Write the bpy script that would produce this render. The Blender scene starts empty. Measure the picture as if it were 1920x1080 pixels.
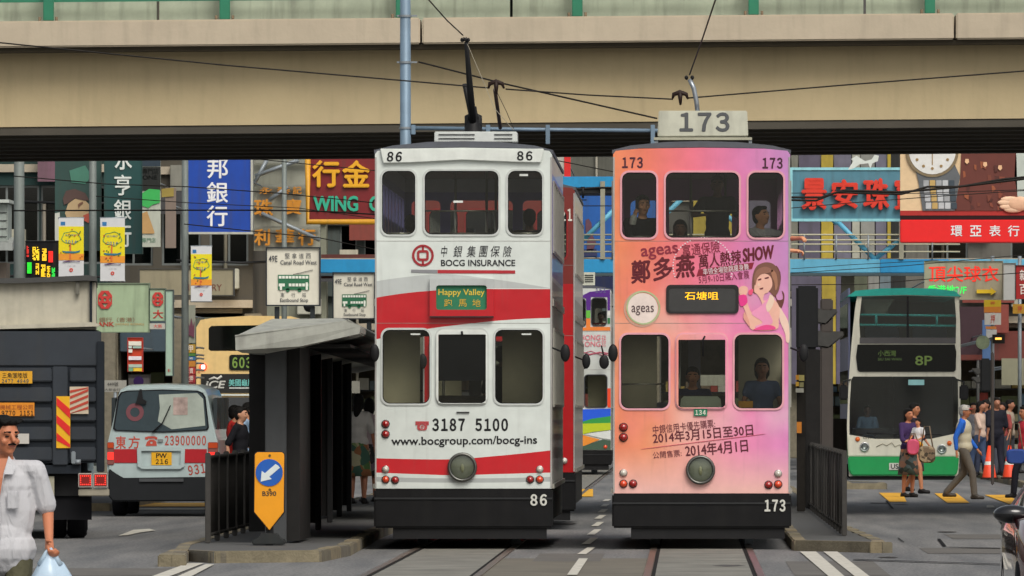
import bpy, bmesh, math, random
from mathutils import Vector, Matrix, Euler
random.seed(7)
SC = bpy.context.scene
COL = SC.collection
R = math.radians
F = 16800.0      # focal length in pixels of a 1920 wide frame
VX, HY, EYE = 1290.0, 769.0, 1.556   # vanishing point of the street, horizon row, eye height

# ---------------------------------------------------------------- camera, sky, sun
cam = bpy.data.cameras.new('camera'); cob = bpy.data.objects.new('camera', cam); COL.objects.link(cob)
cob.location = (0, 0, EYE); cob.rotation_euler = (R(90), 0, 0)
cam.sensor_width = 36; cam.lens = F / 1920 * 36
cam.shift_x = -(VX - 960) / 1920; cam.shift_y = (HY - 540) / 1920
cam.clip_start = 1; cam.clip_end = 3000
SC.camera = cob
w = bpy.data.worlds.new('World'); SC.world = w; w.use_nodes = True
nt = w.node_tree; sky = nt.nodes.new('ShaderNodeTexSky'); sky.sky_type = 'NISHITA'; sky.sun_disc = False
SUN_EL, SUN_AZ = R(48), R(160)     # azimuth measured from +Y towards +X
sky.sun_elevation = SUN_EL; sky.sun_rotation = SUN_AZ; sky.air_density = 1.4; sky.dust_density = 5; sky.ozone_density = 1
hs = nt.nodes.new('ShaderNodeHueSaturation'); hs.inputs['Saturation'].default_value = .35; nt.links.new(sky.outputs[0], hs.inputs['Color']); nt.links.new(hs.outputs[0], nt.nodes['Background'].inputs[0]); nt.nodes['Background'].inputs[1].default_value = 0.112
sl = bpy.data.lights.new('sun', 'SUN'); sl.energy = 1.35; sl.angle = R(30); sl.color = (1, .95, .87)
so = bpy.data.objects.new('sun', sl); COL.objects.link(so)
sd = Vector((math.sin(SUN_AZ) * math.cos(SUN_EL), math.cos(SUN_AZ) * math.cos(SUN_EL), math.sin(SUN_EL)))
so.rotation_euler = sd.to_track_quat('Z', 'Y').to_euler()
SC.view_settings.view_transform = 'Standard'; SC.view_settings.look = 'None'
SC.view_settings.exposure = 0.12; SC.view_settings.gamma = 1.0
try: SC.view_settings.use_curve_mapping = False
except Exception: pass
SC.cycles.max_bounces = 8; SC.cycles.transparent_max_bounces = 12

# ---------------------------------------------------------------- helpers
def S(Y): return F / Y
def PX(px, Y): return (px - VX) * Y / F
def PZ(py, Y): return EYE + (HY - py) * Y / F
def W(px, py, Y): return Vector((PX(px, Y), Y, PZ(py, Y)))
def lin(c): return tuple((v / 12.92 if v <= .04045 else ((v + .055) / 1.055) ** 2.4) for v in c)
def hexc(h, k=1.25, cap=.82):
    c = lin([int(h[i:i + 2], 16) / 255 for i in (1, 3, 5)])
    return tuple(min(cap, v * k) for v in c)

MATS = {}
def mat(h, rough=.55, metal=0, var=.12, scale=6, bump=0, emit=0, coat=0, name=None, alpha=1, dirt=0):
    key = (h, rough, metal, var, scale, bump, emit, coat, alpha, dirt)
    if key in MATS: return MATS[key]
    m = bpy.data.materials.new(name or 'paint'); m.use_nodes = True
    n = m.node_tree; b = n.nodes['Principled BSDF']; c = hexc(h) if isinstance(h, str) else h
    b.inputs['Roughness'].default_value = rough; b.inputs['Metallic'].default_value = metal
    b.inputs['Coat Weight'].default_value = coat
    if max(c) < .035 and not metal: b.inputs['Specular IOR Level'].default_value = .18
    if emit:
        b.inputs['Base Color'].default_value = (*c, 1); b.inputs['Emission Color'].default_value = (*c, 1)
        b.inputs['Emission Strength'].default_value = emit; MATS[key] = m; return m
    tc = n.nodes.new('ShaderNodeTexCoord'); no = n.nodes.new('ShaderNodeTexNoise')
    no.inputs['Scale'].default_value = scale; no.inputs['Detail'].default_value = 6; no.inputs['Roughness'].default_value = .65
    n.links.new(tc.outputs['Object'], no.inputs['Vector'])
    mr = n.nodes.new('ShaderNodeMapRange'); mr.inputs[1].default_value = .3; mr.inputs[2].default_value = .7
    mr.inputs[3].default_value = 1 - var; mr.inputs[4].default_value = 1 + var * .5
    n.links.new(no.outputs['Fac'], mr.inputs[0])
    mx = n.nodes.new('ShaderNodeMix'); mx.data_type = 'RGBA'; mx.blend_type = 'MULTIPLY'; mx.inputs[0].default_value = 1
    mx.inputs['A'].default_value = (*c, 1); n.links.new(mr.outputs[0], mx.inputs['B'])
    out = mx.outputs['Result']
    if dirt:
        mp = n.nodes.new('ShaderNodeMapping'); mp.inputs['Scale'].default_value = (3, 3, .35)
        n.links.new(tc.outputs['Object'], mp.inputs[0]); n2 = n.nodes.new('ShaderNodeTexNoise')
        n2.inputs['Scale'].default_value = 2.2; n2.inputs['Detail'].default_value = 8; n.links.new(mp.outputs[0], n2.inputs['Vector'])
        r2 = n.nodes.new('ShaderNodeMapRange'); r2.inputs[1].default_value = .5; r2.inputs[2].default_value = .78
        r2.inputs[3].default_value = 0; r2.inputs[4].default_value = dirt; n.links.new(n2.outputs['Fac'], r2.inputs[0])
        m2 = n.nodes.new('ShaderNodeMix'); m2.data_type = 'RGBA'; m2.inputs['B'].default_value = (.05, .045, .035, 1)
        n.links.new(r2.outputs[0], m2.inputs[0]); n.links.new(out, m2.inputs['A']); out = m2.outputs['Result']
    n.links.new(out, b.inputs['Base Color'])
    if bump:
        bp = n.nodes.new('ShaderNodeBump'); bp.inputs['Strength'].default_value = bump; bp.inputs['Distance'].default_value = .02
        nb = n.nodes.new('ShaderNodeTexNoise'); nb.inputs['Scale'].default_value = scale * 8; nb.inputs['Detail'].default_value = 4
        n.links.new(tc.outputs['Object'], nb.inputs['Vector']); n.links.new(nb.outputs['Fac'], bp.inputs['Height'])
        n.links.new(bp.outputs[0], b.inputs['Normal'])
    MATS[key] = m; return m

def glass_mat(tint=(.5, .55, .52), refl=.1, key='glass'):
    if key in MATS: return MATS[key]
    m = bpy.data.materials.new(key); m.use_nodes = True; n = m.node_tree; n.nodes.remove(n.nodes['Principled BSDF'])
    t = n.nodes.new('ShaderNodeBsdfTransparent'); t.inputs[0].default_value = (*tint, 1)
    g = n.nodes.new('ShaderNodeBsdfGlossy'); g.inputs['Roughness'].default_value = .06; g.inputs[0].default_value = (.85, .9, .9, 1)
    f = n.nodes.new('ShaderNodeFresnel'); f.inputs[0].default_value = 1.5; a = n.nodes.new('ShaderNodeMath'); a.operation = 'ADD'
    a.inputs[1].default_value = refl; n.links.new(f.outputs[0], a.inputs[0]); a.use_clamp = True
    x = n.nodes.new('ShaderNodeMixShader'); n.links.new(a.outputs[0], x.inputs[0]); n.links.new(t.outputs[0], x.inputs[1]); n.links.new(g.outputs[0], x.inputs[2])
    n.links.new(x.outputs[0], n.nodes['Material Output'].inputs[0]); MATS[key] = m; return m

BLACK = mat('#1c1c1d', .5, name='black_paint'); DARK = mat('#2a2b2c', .6, name='dark_paint'); STEEL = mat('#7d8488', .45, .3, name='steel')
CHROME = mat('#b8bab8', .25, .9, name='chrome'); RUBBER = mat('#17171a', .85, name='rubber'); WHITE = mat('#c4c8c2', .45, name='white_paint')
GLASS = glass_mat((.86, .87, .84), .01); DGLASS = glass_mat((.22, .25, .26), .05, 'dark_glass'); CLEAR = glass_mat((.8, .84, .82), .015, 'clear_glass')
BGLASS = glass_mat((.8, .84, .84), .07, 'bus_glass')
CONC = mat('#a09684', .9, var=.2, scale=3, bump=.3, name='concrete')

def rrect(x0, x1, z0, z1, r, n=5):
    r = min(r, (x1 - x0) / 2.01, (z1 - z0) / 2.01); P = []
    for cx, cz, a0 in ((x1 - r, z1 - r, 0), (x0 + r, z1 - r, 90), (x0 + r, z0 + r, 180), (x1 - r, z0 + r, 270)):
        for i in range(n + 1):
            a = R(a0 + 90 * i / n); P.append((cx + r * math.cos(a), cz + r * math.sin(a)))
    return P
def circle(cx, cz, r, n=24): return [(cx + r * math.cos(2 * math.pi * i / n), cz + r * math.sin(2 * math.pi * i / n)) for i in range(n)]

class MB:
    """collects shapes, becomes ONE mesh"""
    def __init__(s): s.v = []; s.f = []; s.sm = []
    def add(s, vs, fs, smooth=False):
        o = len(s.v); s.v += [tuple(p) for p in vs]; s.f += [tuple(i + o for i in f) for f in fs]; s.sm += [smooth] * len(fs); return s
    def box(s, x0, x1, y0, y1, z0, z1):
        vs = [(x, y, z) for z in (z0, z1) for y in (y0, y1) for x in (x0, x1)]
        return s.add(vs, [(0, 2, 3, 1), (4, 5, 7, 6), (0, 1, 5, 4), (2, 6, 7, 3), (0, 4, 6, 2), (1, 3, 7, 5)])
    def prism(s, P, y0, y1, smooth=False):      # polygon in XZ, extruded along Y
        n = len(P); vs = [(x, y0, z) for x, z in P] + [(x, y1, z) for x, z in P]
        s.add(vs, [tuple(range(n)), tuple(reversed(range(n, 2 * n)))])
        return s.add(vs, [(i, i + n, (i + 1) % n + n, (i + 1) % n) for i in range(n)], smooth)
    def prismx(s, P, x0, x1):     # polygon in YZ, extruded along X
        n = len(P); vs = [(x0, y, z) for y, z in P] + [(x1, y, z) for y, z in P]
        return s.add(vs, [tuple(range(n)), tuple(reversed(range(n, 2 * n)))] + [(i, i + n, (i + 1) % n + n, (i + 1) % n) for i in range(n)])
    def prismz(s, P, z0, z1):     # polygon in XY, extruded along Z
        n = len(P); vs = [(x, y, z0) for x, y in P] + [(x, y, z1) for x, y in P]
        return s.add(vs, [tuple(range(n)), tuple(reversed(range(n, 2 * n)))] + [(i, i + n, (i + 1) % n + n, (i + 1) % n) for i in range(n)])
    def tube(s, pts, r, n=8, caps=True):
        pts = [Vector(p) for p in pts]; rr = r if isinstance(r, (list, tuple)) else [r] * len(pts); vs = []; fs = []
        for i, p in enumerate(pts):
            d = (pts[min(i + 1, len(pts) - 1)] - pts[max(i - 1, 0)]).normalized()
            u = d.orthogonal().normalized() if i == 0 else (u - d * u.dot(d)).normalized(); v = d.cross(u)
            vs += [p + (u * math.cos(2 * math.pi * k / n) + v * math.sin(2 * math.pi * k / n)) * rr[i] for k in range(n)]
        for i in range(len(pts) - 1):
            for k in range(n): fs.append((i * n + k, i * n + (k + 1) % n, (i + 1) * n + (k + 1) % n, (i + 1) * n + k))
        o = len(s.v); s.add(vs, fs, True)
        if caps: s.f += [tuple(o + k for k in reversed(range(n))), tuple(o + (len(pts) - 1) * n + k for k in range(n))]; s.sm += [False] * 2
        return s
    def lathe(s, prof, c, ax='z', n=20):      # prof = [(radius, along)]
        vs = []; fs = []
        for r, h in prof:
            for k in range(n):
                a = 2 * math.pi * k / n; p = (r * math.cos(a), r * math.sin(a), h)
                if ax == 'y': p = (p[0], p[2], p[1])
                if ax == 'x': p = (p[2], p[0], p[1])
                vs.append((p[0] + c[0], p[1] + c[1], p[2] + c[2]))
        for i in range(len(prof) - 1):
            for k in range(n): fs.append((i * n + k, i * n + (k + 1) % n, (i + 1) * n + (k + 1) % n, (i + 1) * n + k))
        return s.add(vs, fs, True)
    def ell(s, c, r, n=12, m=8, rot=None):
        vs = []; fs = []
        for i in range(m + 1):
            t = math.pi * i / m
            for k in range(n):
                a = 2 * math.pi * k / n; p = Vector((r[0] * math.sin(t) * math.cos(a), r[1] * math.sin(t) * math.sin(a), r[2] * math.cos(t)))
                if rot: p = rot @ p
                vs.append(p + Vector(c))
        for i in range(m):
            for k in range(n): fs.append((i * n + k, (i + 1) * n + k, (i + 1) * n + (k + 1) % n, i * n + (k + 1) % n))
        return s.add(vs, fs, True)
    def cap(s, a, b, ra, rb): # tapered capsule
        a = Vector(a); b = Vector(b); s.ell(a, (ra,) * 3, 10, 6); s.ell(b, (rb,) * 3, 10, 6); return s.tube([a, b], [ra, rb], 10)
    def holed(s, outer, holes, y0, y1, axis='y'):   # plate with real openings
        cu = bpy.data.curves.new('tmp', 'CURVE'); cu.dimensions = '2D'; cu.fill_mode = 'BOTH'; cu.extrude = abs(y1 - y0) / 2
        for P in [outer] + holes:
            sp = cu.splines.new('POLY'); sp.points.add(len(P) - 1); sp.use_cyclic_u = True
            for q, (x, z) in zip(sp.points, P): q.co = (x, z, 0, 1)
        ob = bpy.data.objects.new('tmp', cu)
        me = bpy.data.meshes.new_from_object(ob)
        ym = (y0 + y1) / 2
        if axis == 'y': vs = [(v.co.x, ym - v.co.z, v.co.y) for v in me.vertices]
        else: vs = [(ym + v.co.z, v.co.x, v.co.y) for v in me.vertices]
        s.add(vs, [tuple(p.vertices) for p in me.polygons])
        bpy.data.objects.remove(ob); bpy.data.meshes.remove(me); bpy.data.curves.remove(cu); return s
    def loft(s, secs, smooth=True, caps=True):     # secs = [(y, [(x, z)...])]
        n = len(secs[0][1]); vs = [(x, y, z) for y, P in secs for x, z in P]; fs = []
        for i in range(len(secs) - 1):
            for k in range(n): fs.append((i * n + k, i * n + (k + 1) % n, (i + 1) * n + (k + 1) % n, (i + 1) * n + k))
        s.add(vs, fs, smooth)
        if caps:
            o = len(s.v) - len(vs); s.f += [tuple(o + k for k in reversed(range(n))), tuple(o + (len(secs) - 1) * n + k for k in range(n))]; s.sm += [False, False]
        return s
    def xf(s, M):
        s.v = [tuple(M @ Vector(p)) for p in s.v]; return s
    def mesh(s, name='mesh', bevel=0, off=None):
        me = bpy.data.meshes.new(name); me.from_pydata(s.v, [], s.f)
        me.polygons.foreach_set('use_smooth', s.sm); bm = bmesh.new(); bm.from_mesh(me)
        if bevel:
            bmesh.ops.remove_doubles(bm, verts=bm.verts, dist=1e-5)
            ed = [e for e in bm.edges if len(e.link_faces) == 2 and e.calc_face_angle(0) > .7]
            bmesh.ops.bevel(bm, geom=ed, offset=bevel, segments=2, affect='EDGES', clamp_overlap=True)
        bmesh.ops.recalc_face_normals(bm, faces=bm.faces); bm.to_mesh(me); bm.free()
        if off is not None: me.transform(Matrix.Translation(-Vector(off)))
        return me

def tagk(o, label=None, cat=None, group=None, kind=None):
    for k, v in (('label', label), ('category', cat), ('group', group), ('kind', kind)):
        if v: o[k] = v
    return o
def thing(name, label, cat, loc=(0, 0, 0), rz=0, group=None, kind=None):
    o = bpy.data.objects.new(name, None); COL.objects.link(o); o.empty_display_size = .2
    o.location = loc; o.rotation_euler = (0, 0, rz); return tagk(o, label, cat, group, kind)
def root_of(o):
    while o.parent: o = o.parent
    return o
def part(name, mb, m, parent, bevel=0, world=False, label=None):
    """world=True: the shapes were given in world coordinates"""
    me = mb if isinstance(mb, bpy.types.Mesh) else mb.mesh(name, bevel, root_of(parent).location if world and parent else None)
    if not me.materials: me.materials.append(m)
    o = bpy.data.objects.new(name, me); COL.objects.link(o)
    if parent: o.parent = parent
    if label: o['label'] = label
    return o
def struct(name, mb, m, parent=None, bevel=0):
    o = part(name, mb, m, parent, bevel)
    if not parent: o['kind'] = 'structure'
    return o
def copy_tree(o, parent=None):
    c = o.copy(); COL.objects.link(c)
    if parent: c.parent = parent
    for ch in list(o.children): copy_tree(ch, c)
    return c

def txt(body, x0, x1, z0, z1, y, m, parent, off=0, shear=0, rot=0, depth=0, world=False, name='lettering', space=1, line=1):
    """a line of print fitted to a box on a surface that faces -Y"""
    if name in ('lettering', 'number') and all(c in '0123456789 ' for c in body) and len(body) > 1:
        body = body.translate({48 + i: 0xFF10 + i for i in range(10)}).replace(' ', '\u3000'); space = .6; off = max(off, .03)
    cu = bpy.data.curves.new('t', 'FONT'); cu.body = body; cu.size = 1; cjk = any(0x3000 < ord(c) < 0xff00 for c in body); cu.offset = 0 if cjk else min(off, .012); cu.shear = shear; cu.extrude = 0
    cu.space_character = space; cu.space_line = line; cu.align_x = 'CENTER' if '\n' in body else 'LEFT'; cu.resolution_u = 3
    ob = bpy.data.objects.new('t', cu)
    me = bpy.data.meshes.new_from_object(ob)
    bpy.data.objects.remove(ob); bpy.data.curves.remove(cu)
    if not me.vertices: return None
    src = [(v.co.x, v.co.y) for v in me.vertices]; nv = len(src)
    xs = [v.co.x for v in me.vertices]; ys = [v.co.y for v in me.vertices]
    ax, bx, ay, by = min(xs), max(xs), min(ys), max(ys); L = root_of(parent).location if world else Vector((0, 0, 0))
    cx, cz = (x0 + x1) / 2, (z0 + z1) / 2; ca, sa = math.cos(rot), math.sin(rot)
    vs = []
    for v in me.vertices:
        u = (v.co.x - ax) / max(bx - ax, 1e-6) * (x1 - x0) - (x1 - x0) / 2; q = (v.co.y - ay) / max(by - ay, 1e-6) * (z1 - z0) - (z1 - z0) / 2
        vs.append((cx + u * ca - q * sa - L.x, y - L.y, cz + u * sa + q * ca - L.z))
    fs = [tuple(p.vertices) for p in me.polygons]; bpy.data.meshes.remove(me)
    if off > .012 and not (cjk and (z1 - z0) / max(1, body.count(chr(10)) + 1) < .11):      # bold: strokes thickened by close, slightly stepped outlines
        e = (off - .012) * (z1 - z0) * (.6 if cjk and z1 - z0 < .3 else .8) / max(1, body.count(chr(10)) + 1); v0 = list(vs); f0 = list(fs)
        for k, (dx, dz) in enumerate(((e, 0), (-e, 0), (0, e), (0, -e))):
            o = len(vs); vs += [(x + dx, y_ + .0012 * (k + 1), z + dz) for x, y_, z in v0]; fs += [tuple(i + o for i in f) for f in f0]
    m2 = bpy.data.meshes.new(name); m2.from_pydata(vs, [], fs); bm = bmesh.new(); bm.from_mesh(m2)
    bmesh.ops.recalc_face_normals(bm, faces=bm.faces)
    if depth:
        r = bmesh.ops.extrude_face_region(bm, geom=bm.faces[:])
        bmesh.ops.translate(bm, vec=(0, -depth, 0), verts=[g for g in r['geom'] if isinstance(g, bmesh.types.BMVert)])
        bmesh.ops.recalc_face_normals(bm, faces=bm.faces)
    bm.to_mesh(m2); bm.free(); return part(name, m2, m, parent)
def ptxt(body, a, b, c, d, Y, m, parent, dy=.0, **k):   # box given by picture position at distance Y
    return txt(body, PX(a, Y), PX(c, Y), PZ(d, Y), PZ(b, Y), Y - dy, m, parent, world=True, **k)
def pbox(mb, a, b, c, d, Y, dep): return mb.box(PX(a, Y), PX(c, Y), Y, Y + dep, PZ(d, Y), PZ(b, Y))
def ppoly(P, Y): return [(PX(a, Y), PZ(b, Y)) for a, b in P]
# ================================================================ SETTING
def road_mat():
    m = bpy.data.materials.new('asphalt'); m.use_nodes = True; n = m.node_tree; b = n.nodes['Principled BSDF']
    tc = n.nodes.new('ShaderNodeTexCoord'); b.inputs['Roughness'].default_value = .8
    def noise(sc, det=6, stretch=None):
        no = n.nodes.new('ShaderNodeTexNoise'); no.inputs['Scale'].default_value = sc; no.inputs['Detail'].default_value = det
        if stretch:
            mp = n.nodes.new('ShaderNodeMapping'); mp.inputs['Scale'].default_value = stretch; n.links.new(tc.outputs['Object'], mp.inputs[0]); n.links.new(mp.outputs[0], no.inputs['Vector'])
        else: n.links.new(tc.outputs['Object'], no.inputs['Vector'])
        return no
    r = n.nodes.new('ShaderNodeValToRGB'); e = r.color_ramp.elements; e[0].position = .3; e[0].color = (.105, .108, .11, 1); e[1].position = .7; e[1].color = (.21, .205, .195, 1)
    n.links.new(noise(1, 8, (2.2, .12, 1)).outputs['Fac'], r.inputs[0])
    mx = n.nodes.new('ShaderNodeMix'); mx.data_type = 'RGBA'; mx.blend_type = 'MULTIPLY'; mx.inputs[0].default_value = .9
    g = noise(34, 4, (1, .12, 1)); n.links.new(r.outputs[0], mx.inputs['A']); n.links.new(g.outputs['Color'], mx.inputs['B'])
    g2 = n.nodes.new('ShaderNodeMapRange'); g2.inputs[1].default_value = .3; g2.inputs[2].default_value = .7; g2.inputs[3].default_value = .65; g2.inputs[4].default_value = 1.25
    n.links.new(g.outputs['Fac'], g2.inputs[0]); n.links.new(g2.outputs[0], mx.inputs['B'])
    n.links.new(mx.outputs['Result'], b.inputs['Base Color'])
    bp = n.nodes.new('ShaderNodeBump'); bp.inputs['Strength'].default_value = .5; bp.inputs['Distance'].default_value = .01
    n.links.new(noise(60, 3).outputs['Fac'], bp.inputs['Height']); n.links.new(bp.outputs[0], b.inputs['Normal']); return m
ASPH = road_mat()
road = struct('road', MB().add([(-400, -60, 0), (400, -60, 0), (400, 1500, 0), (-400, 1500, 0)], [(0, 1, 2, 3)]), ASPH)
# concrete-paved tram reserve with joints: each slab a piece
slab_m = mat('#706e66', .85, var=.4, scale=1.4, bump=.4, name='slab_concrete')
bed = thing('track_bed', None, None, (0, 0, 0), kind='structure')
LX, RX = -2.5, .15
for cx in (LX, RX):
    y = 70.0; k = 0
    while y < 236:
        L = 3.0 + .15 * math.sin(k * 2.1)
        for x0, x1 in ((cx - .50, cx + .50),):
            part('slab', MB().box(x0 + .012, x1 - .012, y + .02, y + L - .02, -.05, .006), slab_m, bed)
        y += L; k += 1
def rail_pair(cx, label):
    t = thing('tram_track', label, 'tram track', (cx, 80, 0), group='tram tracks set in the street')
    for sx in (-.533, .533):
        r = MB()
        r.box(cx + sx - .035, cx + sx + .035, 60, 300, -.05, .014); part('rail', r, mat('#6d6258', .35, .8, .2, 3, name='rail_steel'), t, world=True)
        g = MB().box(cx + sx + (.04 if sx < 0 else -.075), cx + sx + (.075 if sx < 0 else -.04), 60, 300, -.05, .008)
        part('rail_groove', g, mat('#191715', .9, name='groove_dirt'), t, world=True)
    return t
rail_pair(LX, 'left tram track with two steel rails under the white and red tram')
rail_pair(RX, 'right tram track with two steel rails under the pink tram')
line_m = mat('#b4b0a4', .8, var=.35, scale=9, name='worn_white_line'); yel_m = mat('#d09a20', .8, var=.3, scale=7, name='worn_yellow_line')
def mark(P, m, name='lane_line'):    # P in picture positions, laid on the ground
    pts = []
    for a, b in P:
        Y = EYE * F / (b - HY); pts.append((PX(a, Y), Y, .012))
    return part(name, MB().add(pts, [tuple(range(len(pts)))]), m, road)
def markw(x0, x1, y0, y1, m, name='lane_line', z=.012):
    return part(name, MB().add([(x0, y0, z), (x1, y0, z), (x1, y1, z), (x0, y1, z)], [(0, 1, 2, 3)]), m, road)
for a, b, c, d in ((1065, 1080, 1110, 1049), (1084, 1041, 1123, 1028), (1092, 1022, 1127, 1010), (1102, 1004, 1131, 994), (1110, 988, 1134, 980), (1116, 974, 1137, 967), (1122, 962, 1139, 956), (1127, 951, 1141, 946), (1131, 941, 1143, 937)):
    wd = (b - HY) * .055
    mark([(a - 2, b), (a + wd, b), (a + wd + (c - a) * .45, d), (a - 2 + (c - a) * .5, d)], line_m)
mark([(1085, 932), (1112, 932), (1112, 918), (1090, 918)], yel_m, 'yellow_patch')
mark([(1700, 942), (1668, 942), (1648, 925), (1692, 925)], yel_m, 'yellow_patch')
mark([(1818, 944), (1776, 944), (1752, 926), (1794, 926)], yel_m, 'yellow_patch')
mark([(1925, 947), (1892, 946), (1846, 929), (1886, 929)], yel_m, 'yellow_patch')
mark([(1562, 1090), (1592, 1090), (1530, 1036), (1500, 1036)], line_m); mark([(1612, 1090), (1640, 1090), (1570, 1036), (1544, 1036)], line_m)
mark([(265, 1090), (300, 1090), (382, 1058), (352, 1058)], line_m); mark([(315, 1090), (345, 1090), (402, 1060), (386, 1060)], line_m)
mark([(222, 1006), (240, 1005), (262, 1000), (292, 996), (280, 993), (250, 995), (240, 999)], line_m, 'arrow_mark')
mark([(170, 951), (440, 951), (440, 944), (170, 944)], yel_m, 'yellow_patch'); mark([(1030 - 860, 957), (440, 957), (440, 954), (170, 954)], line_m)
mark([(1850, 953), (1866, 953), (1862, 949), (1850, 949)], line_m)
crack_m = mat('#141414', .9, name='tar')
for P in (((1757, 1012), (1768, 1026), (1775, 1026), (1763, 1012)), ((1770, 1027), (1920, 1030), (1920, 1031), (1770, 1028)), ((1862, 963), (1878, 985), (1900, 999), (1902, 997), (1881, 983), (1866, 963)), ((1660, 940), (1672, 955), (1676, 955), (1664, 940)),
          ((1600, 1050), (1900, 1060), (1900, 1061), (1600, 1051.3)), ((1682, 1010), (1694, 1018), (1696, 1018), (1685, 1010))): mark(P, crack_m, 'crack')
patch_m = mat('#5a5752', .9, var=.3, scale=2, bump=.4, name='patched_asphalt')
for x0, x1, y0, y1 in ((2.6, 6.5, 97, 101), (3.2, 5.6, 108, 112), (-7, -4.8, 84, 88), (-1.6, -.9, 92, 97), (1.0, 1.9, 84, 92), (6, 9, 118, 124)): markw(x0, x1, y0, y1, patch_m, 'asphalt_patch', .004)
for x0, x1, y0, y1 in ((-2.02, -.34, 70, 93.9),): markw(x0, x1, y0, y1, mat('#625d52', .88, var=.3, scale=1.2, name='paving'), 'asphalt_patch', .003)

rs = random.Random(21); stain_m = mat('#44423f', .8, var=.5, scale=3, name='oil_stain')
for _ in range(12):
    x, y = rs.uniform(-9, 8), rs.uniform(84, 150); r = rs.uniform(.08, .3); n_ = 14
    part('oil_stain', MB().add([(x + r * rs.uniform(.7, 1.2) * math.cos(k * 2 * math.pi / n_), y + 3.5 * r * rs.uniform(.7, 1.2) * math.sin(k * 2 * math.pi / n_), .0085) for k in range(n_)], [tuple(range(n_))]), stain_m, road)
# ---- tram islands with kerb stones
kerb_m = [mat(h, .9, var=.35, scale=5, bump=.5, name='kerb_stone') for h in ('#736b57', '#6a6352', '#7a6f58', '#635d50')]
pave_m = mat('#4a4a48', .85, var=.2, scale=4, bump=.3, name='island_paving')
def island(outline, h=.12, kw=.14):
    """pavement island: outline list of (x, y); kerb stones built along it"""
    t = thing('pavement', None, None, (outline[0][0], outline[0][1], 0), kind='structure')
    part('paving', MB().prismz(outline, -.05, h - .006), pave_m, t, world=True)
    n = len(outline); k = 0
    for i in range(n):
        a = Vector(outline[i]); b = Vector(outline[(i + 1) % n]); L = (b - a).length; d = (b - a) / L; q = Vector((-d.y, d.x)) * kw
        m = max(1, round(L / 1.2)); m = min(m, 40)
        for j in range(m):
            p0 = a + d * (L * j / m + .006); p1 = a + d * (L * (j + 1) / m - .006); jit = .004 * math.sin(k * 3.3)
            part('kerb_stone', MB().prismz([tuple(p0 - q * .1), tuple(p1 - q * .1), tuple(p1 + q), tuple(p0 + q)], -.02, h + jit), kerb_m[k % 4], t, world=True, bevel=.012); k += 1
    return t
def gpt(a, b, h=0): # picture position of a point at height h -> ground plan
    Y = (EYE - h) * F / (b - HY); return (PX(a, Y), Y)
island([gpt(322, 1040, .12), gpt(345, 1052), gpt(400, 1056), gpt(600, 1054), gpt(655, 1042), gpt(690, 1022), (-3.74, 108), (-3.74, 176), (-5.45, 176), (-5.45, 96)])
island([(1.17, 99.5), gpt(1492, 1033), gpt(1655, 1037), (2.16, 99), (1.98, 112), (1.98, 170), (1.17, 170)])
island([(3.1, 176), (3.9, 176), (3.9, 178.5), (3.1, 182)])
island([(-17, 138), (-8.9, 138), (-8.9, 330), (-17, 330)])
island([(6.7, 178), (24, 178), (24, 181), (12, 186), (12, 300), (6.7, 300)])
# ================================================================ FLYOVER
def fz(py, Y, x):   # height with the slight slope of the deck, py given at mid picture
    return PZ(py, Y) - (x - PX(960, Y)) * -.0085
fly = thing('flyover', 'wide beige concrete flyover crossing above the street with a green railing', 'flyover', (0, 129, 0))
bei = mat('#ab9b79', .85, var=.10, scale=.7, bump=.3, name='beige_concrete', dirt=.13); bei2 = mat('#a89c88', .85, var=.12, scale=.9, bump=.3, name='pale_concrete', dirt=.18)
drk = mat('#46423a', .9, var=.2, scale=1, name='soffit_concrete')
X0, X1 = -60, 60
def sl_(mb): mb.v = [(x, y, z + .0085 * (x + 2.4)) for x, y, z in mb.v]; return mb
Yf = 129.0
zb, zt, zg, zk, zp = PZ(230, Yf), PZ(35, Yf), PZ(92, Yf), PZ(84, Yf), PZ(35, Yf)
m = MB().prismx([(Yf, zb), (Yf + .35, zb - .0), (Yf + .35, zg), (Yf - .0, zg - .0)], X0, X1)
part('edge_beam', sl_(m), bei, fly, world=True)
for k in range(-8, 9):       # parapet cast in bays with thin joints
    part('parapet_bay', sl_(MB().box(k * 7.65 - 3.81, k * 7.65 + 3.81, Yf - .62, Yf + .4, zk, zp)), bei2, fly, world=True, bevel=.02)
part('drip_groove', sl_(MB().box(X0, X1, Yf - .45, Yf + .3, zg + .001, zk - .001)), mat('#4a4438', .9, name='groove_shadow_tone'), fly, world=True)  # shadow of the groove put into its dark colour
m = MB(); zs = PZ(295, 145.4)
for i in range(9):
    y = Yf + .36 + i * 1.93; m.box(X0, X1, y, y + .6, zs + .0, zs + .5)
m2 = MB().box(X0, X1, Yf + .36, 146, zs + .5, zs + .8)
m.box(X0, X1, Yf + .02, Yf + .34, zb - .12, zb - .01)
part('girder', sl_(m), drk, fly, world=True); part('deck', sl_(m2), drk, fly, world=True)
part('road_surface', sl_(MB().box(X0, X1, Yf + .5, 145.5, zs + .81, zs + 1.4)), ASPH, fly, world=True)
part('far_parapet', sl_(MB().box(X0, X1, 145.6, 146.2, zs + .6, zs + 2.2)), bei2, fly, world=True)
grw = mat('#9da694', .8, var=.2, scale=2, dirt=.5, name='weathered_wall'); grn = mat('#1f6b50', .45, var=.15, scale=5, name='green_paint')
for k in range(-12, 13):
    part('upstand_panel', sl_(MB().box(k * 5.1 - 2.53, k * 5.1 + 2.53, Yf + .32, Yf + .5, zp - .1, zp + .42)), grw, fly, world=True)
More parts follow.
